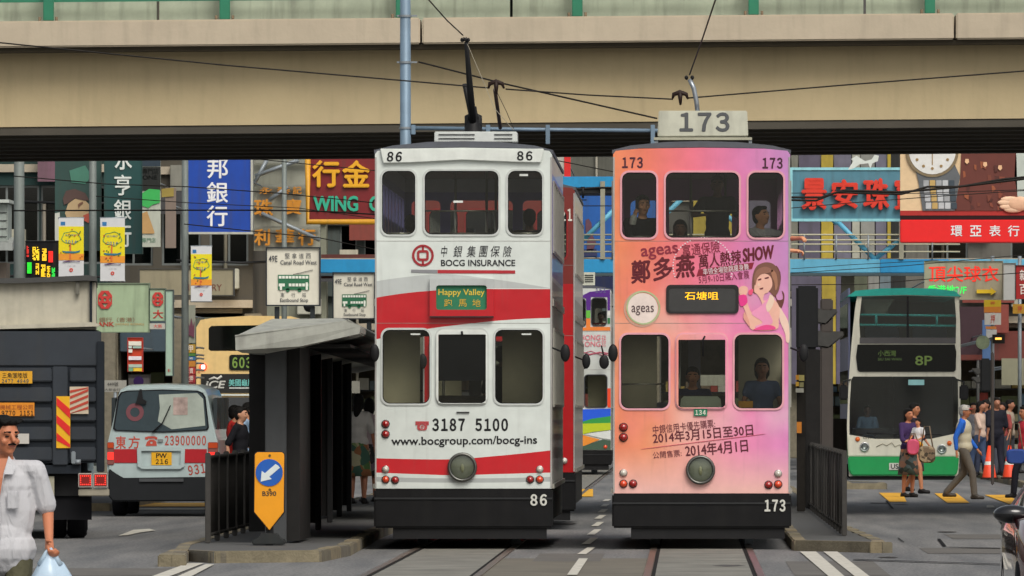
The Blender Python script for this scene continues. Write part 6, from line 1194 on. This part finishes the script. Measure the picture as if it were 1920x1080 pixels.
def person(lab, loc, H=1.68, rz=0, top='#8a8a8a', bottom='#2c2c34', kind='trousers', sleeve=1.0, hair='#141210', hl=0, J=None, vox=.02, shoes='#1c1a1a', skin='#b07c5c', hrz=0, sit=False,
           female=False, group=None, fingers=False, open_collar=False, face=True, pattern=None, seen_low=True, tilt=0):
    t = thing('person', lab, 'person', loc, rz, group); k = H / 1.70; V = Vector
    j = dict(pel=(0, 0, .93), chest=(0, .01, 1.28), neck=(0, .01, 1.44), head=(0, -.015, 1.585), shl=(-.175, .01, 1.385), shr=(.175, .01, 1.385), ell=(-.235, .03, 1.11), elr=(.235, .03, 1.11), wrl=(-.25, -.05, .87), wrr=(.25, -.05, .87),
             hpl=(-.09, 0, .90), hpr=(.09, 0, .90), knl=(-.1, -.02, .49), knr=(.1, -.02, .49), anl=(-.1, .02, .08), anr=(.1, .02, .08))
    if female: j['shl'] = (-.155, .01, 1.38); j['shr'] = (.155, .01, 1.38)
    if sit:
        for q in ('pel', 'chest', 'neck', 'head', 'shl', 'shr', 'ell', 'elr', 'wrl', 'wrr', 'hpl', 'hpr'): a = j[q]; j[q] = (a[0], a[1], a[2] - .42)
        j.update(knl=(-.12, -.42, .5), knr=(.12, -.42, .5), anl=(-.12, -.42, .08), anr=(.12, -.42, .08), wrl=(-.18, -.3, .62), wrr=(.18, -.3, .62), ell=(-.23, -.02, .72), elr=(.23, -.02, .72))
    j.update(J or {}); j = {q: V(v) * k for q, v in j.items()}; u = k
    hr = Matrix.Rotation(hrz, 3, 'Z') @ Matrix.Rotation(tilt, 3, 'X'); hd = j['head']
    hp = lambda x, y, z: hd + hr @ (V((x, y, z)) * u)
    b = MB(); f = .9 if female else 1
    b.ell(j['pel'], (.15 * u, .105 * u, .12 * u)); b.ell((j['pel'] + j['chest']) / 2, (.125 * u * f, .09 * u, .17 * u)); b.ell(j['chest'], (.16 * u * f, .105 * u, .17 * u)); b.cap(j['shl'], j['shr'], .055 * u, .055 * u)
    b.cap(j['chest'] + V((0, 0, .1 * u)), j['neck'], .075 * u, .056 * u); b.cap(j['neck'], hp(0, .01, -.04), .053 * u, .05 * u)
    b.ell(hp(0, .005, .025), (.076 * u, .094 * u, .095 * u), 16, 12, hr); b.ell(hp(0, -.02, -.045), (.058 * u, .066 * u, .068 * u), 16, 12, hr); b.ell(hp(0, -.055, -.085), (.03 * u, .028 * u, .025 * u), 10, 8, hr)
    b.cap(hp(0, -.088, .02), hp(0, -.112, -.018), .011 * u, .017 * u)     # nose
    for s_ in (-1, 1): b.ell(hp(s_ * .078, .012, -.005), (.014 * u, .022 * u, .034 * u), 8, 6, hr); b.cap(hp(s_ * .045, -.078, .028), hp(s_ * .018, -.086, .026), .012 * u, .012 * u); b.ell(hp(s_ * .04, -.068, -.025), (.026 * u, .02 * u, .022 * u), 8, 6, hr)
    if fingers: b.cap(hp(-.018, -.087, -.052), hp(.018, -.087, -.052), .009 * u, .009 * u)
    for s_ in 'lr':
        b.cap(j['sh' + s_], j['el' + s_], .047 * u * f, .038 * u * f); b.cap(j['el' + s_], j['wr' + s_], .038 * u * f, .026 * u * f); b.cap(j['hp' + s_], j['kn' + s_], .08 * u, .054 * u); b.cap(j['kn' + s_], j['an' + s_], .055 * u, .036 * u)
        fd = j['an' + s_] + V((0, -.14, -.045)) * u; b.cap(j['an' + s_] + V((0, .03, -.04)) * u, fd, .035 * u, .03 * u)
        d = (j['wr' + s_] - j['el' + s_]).normalized(); w_ = j['wr' + s_]; sg = -1 if s_ == 'l' else 1
        side = V((0, -1, 0)) - d * d.dot(V((0, -1, 0))); side = side.normalized() if side.length > .1 else V((1, 0, 0)); nrm = d.cross(side)
        b.cap(w_, w_ + d * .07 * u, .026 * u, .03 * u); cur = nrm * (-sg) if True else nrm
        if fingers or vox < .015:
            for q in range(4):
                o = w_ + d * .09 * u + side * (q - 1.5) * -.019 * u; L = (.030, .036, .034, .026)[q] * u; p1 = o + d * L; p2 = p1 + (d * .35 + cur * .95).normalized() * L; p3 = p2 + (cur * .8 - d * .6).normalized() * L * .8
                b.cap(w_ + d * .05 * u + side * (q - 1.5) * -.014 * u, p1, .011 * u, .0095 * u).cap(p1, p2, .0095 * u, .009 * u).cap(p2, p3, .009 * u, .008 * u)
            th = w_ + d * .03 * u + side * .026 * u; b.cap(th, th + (d * .6 + side * .7).normalized() * .035 * u, .012 * u, .011 * u); b.cap(th + (d * .6 + side * .7).normalized() * .035 * u, th + (d * .8 + side * .5 + cur * .5).normalized() * .065 * u, .011 * u, .009 * u)
        else: b.cap(w_ + d * .07 * u, w_ + (d * .14 + cur * .03) * u, .026 * u, .014 * u); b.cap(w_ + d * .04 * u, w_ + (d * .08 + side * .04) * u, .012 * u, .009 * u)
    sk = mat(skin, .55, var=.06, name='skin'); skinned('body', b, sk, t, vox, 5 if vox < .015 else 3)
    c = MB(); g = .022 * u
    c.ell(j['chest'], (.16 * u * f + g, .105 * u + g, .17 * u)); c.ell((j['pel'] + j['chest']) / 2, (.135 * u * f + g, .10 * u + g, .2 * u)); c.ell(j['pel'] + V((0, 0, .03 * u)), (.15 * u + g, .11 * u + g, .13 * u)); c.cap(j['shl'], j['shr'], .062 * u, .062 * u); c.cap(j['chest'] + V((0, .02 * u, .1 * u)), j['neck'] + V((0, .025 * u, -.015 * u)), .09 * u, .062 * u)
    if fingers: c.ell((j['pel'] * .45 + j['chest'] * .55), (.195 * u, .125 * u, .30 * u))
    if fingers: c.ell(j['pel'] + V((0, 0, -.05)) * u, (.205 * u, .15 * u, .15 * u))
    if fingers: c.cap(j['pel'] + V((-.06, 0, -.1)) * u, j['pel'] + V((.06, 0, -.1)) * u, .12 * u, .12 * u)
    for s_ in 'lr':
        a, e, w_ = j['sh' + s_], j['el' + s_], j['wr' + s_]; q = min(sleeve, 1); c.cap(a, a.lerp(e, q), .062 * u * f, (.066 if sleeve <= 1 else .05) * u * f)
        if sleeve > 1: c.cap(e, e.lerp(w_, sleeve - 1), .05 * u * f, .038 * u * f)
    tm = mat(top, .85, var=.12, scale=5, bump=.3, name='top_cloth') if not isinstance(top, bpy.types.Material) else top; skinned('top', c, tm, t, vox * .9)
    bm_ = pattern or mat(bottom, .85, var=.15, scale=6, bump=.3, name='lower_cloth'); c = MB()
    if kind == 'skirt':
        p = j['pel']; kz = (j['knl'] + j['knr']) / 2
        mb = MB().lathe([(.11 * u, .12 * u), (.15 * u, .02 * u), (.18 * u, -.15 * u), (.20 * u, -.33 * u), (.215 * u, -.5 * u), (.205 * u, -.5 * u), (.17 * u, -.15 * u), (.10 * u, .1 * u)], p, n=22)
        for i, v in enumerate(mb.v):
            a = math.atan2(v[1] - p.y, v[0] - p.x); d_ = max(0, p.z - v[2]); r = 1 + .10 * d_ * math.sin(a * 7); mb.v[i] = (p.x + (v[0] - p.x) * r, p.y + (v[1] - p.y) * r * .85, v[2])
        part('skirt', mb, bm_, t)
    else:
        c.ell(j['pel'], (.165 * u, .12 * u, .12 * u)); e_ = 1.0 if kind == 'trousers' else .55
        for s_ in 'lr':
            a, e, w_ = j['hp' + s_], j['kn' + s_], j['an' + s_]; c.cap(a, a.lerp(e, 1 if kind == 'trousers' else .9), .095 * u, .07 * u)
            if kind == 'trousers': c.cap(e, w_ + V((0, 0, .01)), .07 * u, .062 * u)
        skinned(kind, c, bm_, t, vox * 1.0)
    for s_ in 'lr':
        a = j['an' + s_]; mb = MB().cap(a + V((0, .035, -.042)) * u, a + V((0, -.15, -.05)) * u, .042 * u, .036 * u).cap(a + V((0, .02, -.02)) * u, a + V((0, -.05, -.03)) * u, .042 * u, .042 * u)
        mb.v = [(x, y, max(z, a.z - .08 * u)) for x, y, z in mb.v]; part('shoe', mb, mat(shoes, .5, name='shoe'), t)
    hm = mat(hair, .7, var=.3, scale=20, bump=.4, name='hair'); c = MB()
    c.ell(hp(0, .022, .045), (.086 * u, .096 * u, .088 * u), 16, 12, hr); c.ell(hp(0, .05, -.01), (.08 * u, .065 * u, .085 * u), 16, 12, hr); c.ell(hp(0, -.052, .092), (.062 * u, .04 * u, .026 * u), 12, 8, hr)
    if fingers:
        for q in range(9): c.cap(hp(-.06 + q * .015, -.05, .1), hp(-.05 + q * .015, -.085, .085 + .008 * (q % 3)), .018 * u, .009 * u)
    if hl >= 1: c.ell(hp(0, .045, -.07), (.082 * u, .06 * u, .1 * u), 14, 10, hr)
    if hl >= 1:
        for s_ in (-1, 1): c.cap(hp(s_ * .075, .02, .04), hp(s_ * .078, .02, -.08), .022 * u, .018 * u)
    if hl >= 2: c.cap(hp(0, .07, -.08), hp(0, .09, -.27), .075 * u, .05 * u)
    if hl < 0: c = MB().ell(hp(0, .05, -.0), (.08 * u, .06 * u, .06 * u), 14, 10, hr)
    skinned('hair', c, hm, t, vox * .8, 2)
    if face:
        eye = MB(); 
        for s_ in (-1, 1): eye = MB().ell(hp(s_ * .032, -.082, .006), (.014 * u, .008 * u, .006 * u), 8, 6, hr); part('eye', eye, mat('#1a1412', .3, name='eye'), t); part('eyebrow', MB().cap(hp(s_ * .048, -.08, .03), hp(s_ * .018, -.094, .032), .005 * u, .006 * u), hm, t)
        part('mouth', MB().ell(hp(0, -.089, -.053), (.022 * u, .008 * u, .006 * u), 10, 6, hr), mat('#7a4034', .5, name='lips'), t)
    return t, j, hp, u

# --- man in the white shirt in the near left corner
ml = (PX(7, 50.0), 50.0, 0)
skin1 = '#a8694a'
shirt_m = bpy.data.materials.new('creased_shirt_cloth'); shirt_m.use_nodes = True; n_ = shirt_m.node_tree; b_ = n_.nodes['Principled BSDF']; b_.inputs['Base Color'].default_value = (.50, .50, .52, 1); b_.inputs['Roughness'].default_value = .9
tc_ = n_.nodes.new('ShaderNodeTexCoord'); mp_ = n_.nodes.new('ShaderNodeMapping'); mp_.inputs['Rotation'].default_value = (0, .5, 0); mp_.inputs['Scale'].default_value = (9, 5, 3.2); n_.links.new(tc_.outputs['Object'], mp_.inputs[0])
nz_ = n_.nodes.new('ShaderNodeTexNoise'); nz_.inputs['Scale'].default_value = 1.6; nz_.inputs['Detail'].default_value = 3; nz_.inputs['Distortion'].default_value = 1.2; n_.links.new(mp_.outputs[0], nz_.inputs['Vector'])
bp_ = n_.nodes.new('ShaderNodeBump'); bp_.inputs['Strength'].default_value = 1; bp_.inputs['Distance'].default_value = .018; n_.links.new(nz_.outputs['Fac'], bp_.inputs['Height']); n_.links.new(bp_.outputs[0], b_.inputs['Normal'])
t, j, hp, u = person('man in an open white short sleeved shirt carrying a pale blue plastic bag', ml, H=1.58, rz=R(-8), top=shirt_m, bottom='#4c4a36', sleeve=.82, J=dict(pel=(0, 0, .89), hpl=(-.09, 0, .86), hpr=(.09, 0, .86), chest=(0, .01, 1.22), neck=(.005, .01, 1.375), head=(.012, -.02, 1.515), shl=(-.18, .01, 1.32), shr=(.195, .01, 1.315), elr=(.255, .07, 1.06), wrr=(.30, -.10, .895), ell=(-.26, .08, 1.06), wrl=(-.28, -.05, .84), knl=(-.1, -.14, .47), anl=(-.1, .0, .08), knr=(.1, -.05, .46), anr=(.1, .22, .1)),
    vox=.0075, fingers=True, skin=skin1, hair='#100f0e', hrz=R(42), shoes='#2a2420', tilt=R(3))
part('moustache', MB().cap(hp(-.024, -.090, -.043), hp(.0, -.100, -.037), .005 * u, .007 * u).cap(hp(.024, -.090, -.043), hp(.0, -.100, -.037), .005 * u, .007 * u), mat('#1a1412', .8), t)
# open collar with skin in the V, pocket, folds
sm1 = shirt_m
cz = 1.40 * u
yf = -.142 * u
part('chest_skin', MB().add([(-.05 * u, -.085 * u, 1.385 * u), (.045 * u, -.085 * u, 1.385 * u), (.03 * u, -.128 * u, 1.27 * u), (0, -.139 * u, 1.13 * u), (-.03 * u, -.128 * u, 1.27 * u)], [(0, 1, 2, 3, 4)]), mat(skin1, .55, var=.06, name='skin'), t)
for s_ in (-1, 1):
    part('lapel', MB().add([(s_ * .048 * u, -.082 * u, 1.40 * u), (s_ * .10 * u, -.098 * u, 1.345 * u), (s_ * .085 * u, -.128 * u, 1.29 * u), (s_ * .035 * u, -.136 * u, 1.29 * u), (s_ * .004 * u, -.149 * u, 1.12 * u), (s_ * .028 * u, -.13 * u, 1.30 * u)], [(0, 1, 2, 3), (0, 3, 4, 5)]), sm1, t)
part('pocket', MB().box(.05 * u, .125 * u, -.142 * u, -.128 * u, 1.08 * u, 1.19 * u), sm1, t, bevel=.006); part('placket', MB().box(-.012 * u, .012 * u, -.152 * u, -.13 * u, .83 * u, 1.13 * u), sm1, t, bevel=.004)
for z in (1.09, .99, .9): part('button', MB().lathe([(.006, -.155 * u), (0, -.157 * u)], (0, 0, z * u), 'y', 8), mat('#8a8a84'), t)
hw_ = Matrix.Rotation(R(-8), 3, 'Z') @ j['wrr'] + Vector(ml); dw = (Matrix.Rotation(R(-8), 3, 'Z') @ (j['wrr'] - j['elr'])).normalized(); grip = hw_ + dw * .10
pb = thing('plastic_bag', 'pale blue plastic carrier bag hanging from the hand of the man in white', 'bag', (grip.x, grip.y, grip.z - .4))
c = MB(); ang = [i * 2 * math.pi / 24 for i in range(24)]; rr_ = random.Random(2); jit = [rr_.uniform(.85, 1.15) for _ in ang]; prof = [(.012, .41), (.03, .37), (.07, .33), (.11, .26), (.125, .15), (.115, .05), (.08, 0)]
vs = []; 
for r, h in prof: vs += [(r * jt * math.cos(a), r * jt * .6 * math.sin(a), h + .02 * jt * math.sin(3 * a) * (h < .36)) for a, jt in zip(ang, jit)]
fs = [(i * 24 + k_, i * 24 + (k_ + 1) % 24, (i + 1) * 24 + (k_ + 1) % 24, (i + 1) * 24 + k_) for i in range(len(prof) - 1) for k_ in range(24)]; c.add(vs, fs, True)
bagm = mat('#a4b8c8', .3, var=.1, name='bag_plastic'); part('bag', c, bagm, pb)
for s_ in (-1, 1): part('handle', MB().tube([(s_ * .055, 0, .33), (s_ * .02, 0, .4), (0, 0, .425)], [.02, .012, .01], 8), bagm, pb)

# --- passengers
U = 2.685
def seat_p(lab, root, x, y, z, **k):
    if k.get('sit', True): k['J'] = dict(dict(knl=(-.12, -.26, .5), knr=(.12, -.26, .5), anl=(-.12, -.12, .08), anr=(.12, -.12, .08)), **k.get('J', {}))
    return person(lab, (root.location.x + x, root.location.y + y, z), sit=k.pop('sit', True), **k)
seat_p('man in a dark suit on the phone, upper left window of the pink tram', T173, -.66, .5, U + .04, H=1.64, rz=R(15), top='#1c1e26', sleeve=1.6, vox=.014, J=dict(elr=(.24, -.1, .74), ell=(-.20, -.17, .80), wrl=(-.13, -.12, 1.03), wrr=(.1, -.3, .66)), skin='#d09a78')
t_ = SC.objects['person.001'] if 'person.001' in SC.objects else None
part('cuff', MB().cap((-.152, -.14, .93), (-.14, -.13, .985), .04, .038), WHITE, t_); part('phone', MB().box(-.105, -.085, -.14, -.09, 1.08, 1.2), DARK, t_)
t = seat_p('boy in a white shirt leaning at the upper right window of the pink tram', T173, .66, .55, U - .05, H=1.6, rz=R(50), top='#b8b8ba', sleeve=.7, vox=.014, J=dict(elr=(.25, -.25, .90), wrr=(.17, -.46, .90), ell=(-.2, -.28, .78), wrl=(.02, -.48, .75)), skin='#c48a64', tilt=R(-12))
seat_p('shadowed standing passenger behind the wide upper window of the pink tram', T173, .18, 1.3, U, H=1.52, sit=False, top='#302e34', sleeve=.6, J=dict(elr=(.3, -.1, 1.12), wrr=(.24, -.3, .92), wrl=(-.18, -.35, 1.2), ell=(-.3, -.1, 1.2)), skin='#6a4a38')
seat_p('seated passenger in a patterned top behind the handrail of the pink tram', T173, -.24, 1.0, U - .12, H=1.5, top='#4a4038', skin='#7a5440', female=True, hl=1)
seat_p('tram driver with dark hair behind the pink tram centre windscreen', T173, -.1, .85, .86, H=1.56, top='#2a2e48', sleeve=1.6, skin='#a87454')
seat_p('woman with a blue strap bag by the lower right window of the pink tram', T173, .68, .8, .93, H=1.6, top='#4c5a78', female=True, hl=1, skin='#8a5c44', sleeve=.4)
seat_p('shadowed passenger seated at the upper left window of the white tram', T86, -.62, 1.0, U - .05, H=1.48, top='#1c1c20', skin='#5a4030', hrz=R(180), face=False)
seat_p('shadowed passenger seated at the upper right window of the white tram', T86, .72, 1.0, U, H=1.5, top='#16161c', skin='#5a4030', hrz=R(180), face=False)
seat_p('shadowed passenger behind the lower right window of the white tram', T86, .42, .9, .85, H=1.42, top='#1c1c20', skin='#5a4030', hrz=R(120), face=False, sit=False)
person('bus driver in a light blue shirt at the wheel of the double decker', (PX(1628, Y8), Y8 + .9, .45), H=1.6, sit=True, top='#7a96b0', sleeve=.8, skin='#6a4a38')
person('passenger in red at the upper window of tram 151', (PX(1126, Y4), Y4 + .8, U), H=1.62, sit=True, top='#8a2c2c', skin='#6a4a38')

# --- street people
def patt(cols, sc=14):
    m = bpy.data.materials.new('patterned_cloth'); m.use_nodes = True; n = m.node_tree; b = n.nodes['Principled BSDF']; b.inputs['Roughness'].default_value = .9
    tc = n.nodes.new('ShaderNodeTexCoord'); v = n.nodes.new('ShaderNodeTexVoronoi'); v.inputs['Scale'].default_value = sc; n.links.new(tc.outputs['Object'], v.inputs['Vector']); sp = n.nodes.new('ShaderNodeSeparateColor'); n.links.new(v.outputs['Color'], sp.inputs[0])
    r = n.nodes.new('ShaderNodeValToRGB'); r.color_ramp.interpolation = 'CONSTANT'; e = r.color_ramp.elements
    while len(e) < len(cols): e.new(.5)
    for i, (q, h) in enumerate(zip(e, cols)): q.position = i / len(cols); q.color = (*hexc(h), 1)
    n.links.new(sp.outputs[0], r.inputs[0]); n.links.new(r.outputs[0], b.inputs['Base Color']); return m
walk = lambda s_=1, a=.22: dict(knl=(-.08, -.16 * s_, .50), anl=(-.08, -.2 * s_ + .0, .09), knr=(.08, .02 * s_, .49), anr=(.08, a * s_, .13), ell=(-.23, .12 * s_, 1.12), wrl=(-.24, .1 * s_, .88), elr=(.23, -.04 * s_, 1.11), wrr=(.24, -.2 * s_, .9))
def at(px, Y, z=0): return (PX(px, Y), Y, z)
grp = None
t, j, hp, u = person('woman in a purple top carrying a child across the crossing', at(1703, 160), H=1.58, rz=R(35), top='#34204c', bottom='#4a4c48', kind='skirt', pattern=patt(['#3c4a44', '#6a5a50', '#4a5a5c', '#7a5a48', '#2c3432'], 12), female=True, hl=1, sleeve=1.9, J=dict(elr=(.24, -.12, 1.12), wrr=(.06, -.26, 1.15), ell=(-.22, -.1, 1.1), wrl=(-.02, -.27, 1.0)), skin='#a86c4c', shoes='#2c2824')
t, j, hp, u = person('small child in a white shirt and yellow shorts held in the arms of a woman', (PX(1721, 160), 159.75, .66), H=.98, rz=R(-40), top='#c4c4c4', bottom='#d09018', kind='shorts', sit=True, skin='#b87a58', vox=.014, sleeve=.6, J=dict(knl=(-.1, -.3, .62), anl=(-.1, -.32, .25), knr=(.1, -.3, .62), anr=(.1, -.32, .25)))
t, j, hp, u = person('woman in dark clothes walking behind the woman with the child', at(1714, 166), H=1.68, rz=R(60), top='#2a2228', bottom='#3c3c3a', kind='skirt', pattern=patt(['#343c3a', '#5a5048', '#2c3034'], 12), female=True, hl=1, sleeve=1.4, J=walk(), skin='#a06a4c')
def bag(lab, px, py, Y, w_, h_, col, strap=.3, name='handbag'):
    t = thing(name, lab, 'bag', (PX(px, Y), Y, PZ(py, Y) - h_ / 2)); mb = MB().loft([(-.07, rrect(-w_ / 2 * .8, w_ / 2 * .8, .02, h_ * .9, h_ * .25)), (-.03, rrect(-w_ / 2, w_ / 2, 0, h_, h_ * .3)), (.03, rrect(-w_ / 2, w_ / 2, 0, h_, h_ * .3)), (.07, rrect(-w_ / 2 * .8, w_ / 2 * .8, .02, h_ * .9, h_ * .25))]); part('bag', mb, col if isinstance(col, bpy.types.Material) else mat(col, .6, bump=.2, name='bag_cloth'), t)
    part('strap', MB().tube([(-w_ * .35, 0, h_ * .9), (-w_ * .15, 0, h_ + strap), (w_ * .15, 0, h_ + strap), (w_ * .35, 0, h_ * .9)], .012, 6), mat('#6a5a48', .7), t); return t
bag('pink cloth bag held in front of the woman in purple', 1712, 838, 159.4, .22, .28, '#c04a68', .1); bag('brown leopard patterned handbag on the shoulder of the walking woman', 1738, 852, 159.2, .3, .3, patt(['#6a5a48', '#8a7a60', '#3c3428'], 18), .35)
vest = None
t, j, hp, u = person('grey haired man in a cream vest over a blue shirt walking right', at(1808, 155.5), H=1.64, rz=R(78), top='#2060c0', bottom='#5a544c', sleeve=1.85, J=walk(1, .34), hair='#8a8884', skin='#a86c4c', shoes='#3c342c')
c = MB(); g = .035 * u; c.ell(j['chest'], (.165 * u + g * .4, .115 * u + g, .18 * u)); c.ell((j['pel'] + j['chest']) / 2, (.15 * u + g * .4, .11 * u + g, .2 * u)); c.ell(j['pel'] + Vector((0, 0, .02)), (.165 * u + g * .4, .12 * u + g, .13 * u)); skinned('vest', c, mat('#b4ac94', .85, var=.1, bump=.2, name='vest_cloth'), t, .018)
part('cap', MB().lathe([(.092 * u, .03 * u), (.09 * u, .07 * u), (.06 * u, .115 * u), (0, .125 * u)], hp(0, 0, 0)), mat('#a8a49c', .8, name='cap'), t); part('cap_peak', MB().ell(hp(0, -.1, .05), (.06, .05, .01)), mat('#a82c28', .8), t)
person('woman in a red top at the right edge walking past the crossing', at(1922, 158), H=1.62, rz=R(-60), top='#a01c2c', bottom='#1c1c24', female=True, hl=1, sleeve=.9, J=walk(), skin='#a06a4c'); bag('blue shoulder bag of the woman in red at the right edge', 1905, 856, 157.2, .34, .26, '#1c3c80', .45)
for i, (px, Y, h, c1, c2, r_, lab, fem) in enumerate(((1838, 192, 1.62, '#b09888', '#30405c', 60, 'distant woman in a pale patterned top left of the cones', True), (1849, 196, 1.66, '#2c3448', '#22283a', -50, 'distant person in navy standing behind the cones', False), (1868, 189, 1.7, '#1c1c24', '#20202a', 20, 'distant person in black beside the metal post', False), (1880, 194, 1.6, '#7c3430', '#3a3c44', -30, 'distant person in dull red behind the pavement edge', True), (1893, 197, 1.66, '#8a7c6c', '#2c2c30', 70, 'distant person in beige near the orange cone', False), (1825, 200, 1.6, '#5c5c60', '#2a2a30', 0, 'distant person in grey close behind the bus corner', True), (1855, 203, 1.6, '#6a7c8c', '#2a2a30', 10, 'farthest person in pale blue behind the crowd at right', True))):
    person(lab, at(px, Y, .12), H=h, rz=R(r_), top=c1, bottom=c2, female=fem, hl=1 if fem else 0, J=walk(1 if i % 2 else -1, .15), vox=.026, skin='#8c5c44', face=False)
person('woman in a black top with short curly hair beside the van', at(451, 129.5), H=1.60, rz=R(70), top='#17171b', bottom='#1c1c22', female=True, hl=0, sleeve=.9, J=walk(1, .2), skin='#b08064')
person('man in a pale blue shirt walking behind the woman in black', at(466, 131.5), H=1.66, rz=R(110), top='#8ca4bc', bottom='#2c303c', sleeve=.9, skin='#a87454', J=walk(-1, .2))
person('person in red mostly hidden behind the woman in black', at(440, 132.5), H=1.62, rz=R(100), top='#b42420', bottom='#2c2c34', sleeve=.9, skin='#a87454')
person('woman with long black hair, white top and green floral skirt behind the shelter', at(672, 138, .114), H=1.68, rz=R(165), top='#b4b0aa', kind='skirt', pattern=patt(['#4c6a3c', '#7a8a5c', '#8a5c3c', '#3c5a4c', '#a09a7c'], 10), female=True, hl=2, sleeve=.9, skin='#a86c50', face=False)
person('woman in a pale pink top and dark patterned skirt beside the white tram', at(692, 141, .114), H=1.62, rz=R(200), top='#a89698', kind='skirt', pattern=patt(['#3c3438', '#6a5a68', '#2c2c2c', '#8a7a78'], 14), female=True, hl=1, sleeve=.7, skin='#a86c50', face=False)
flush()
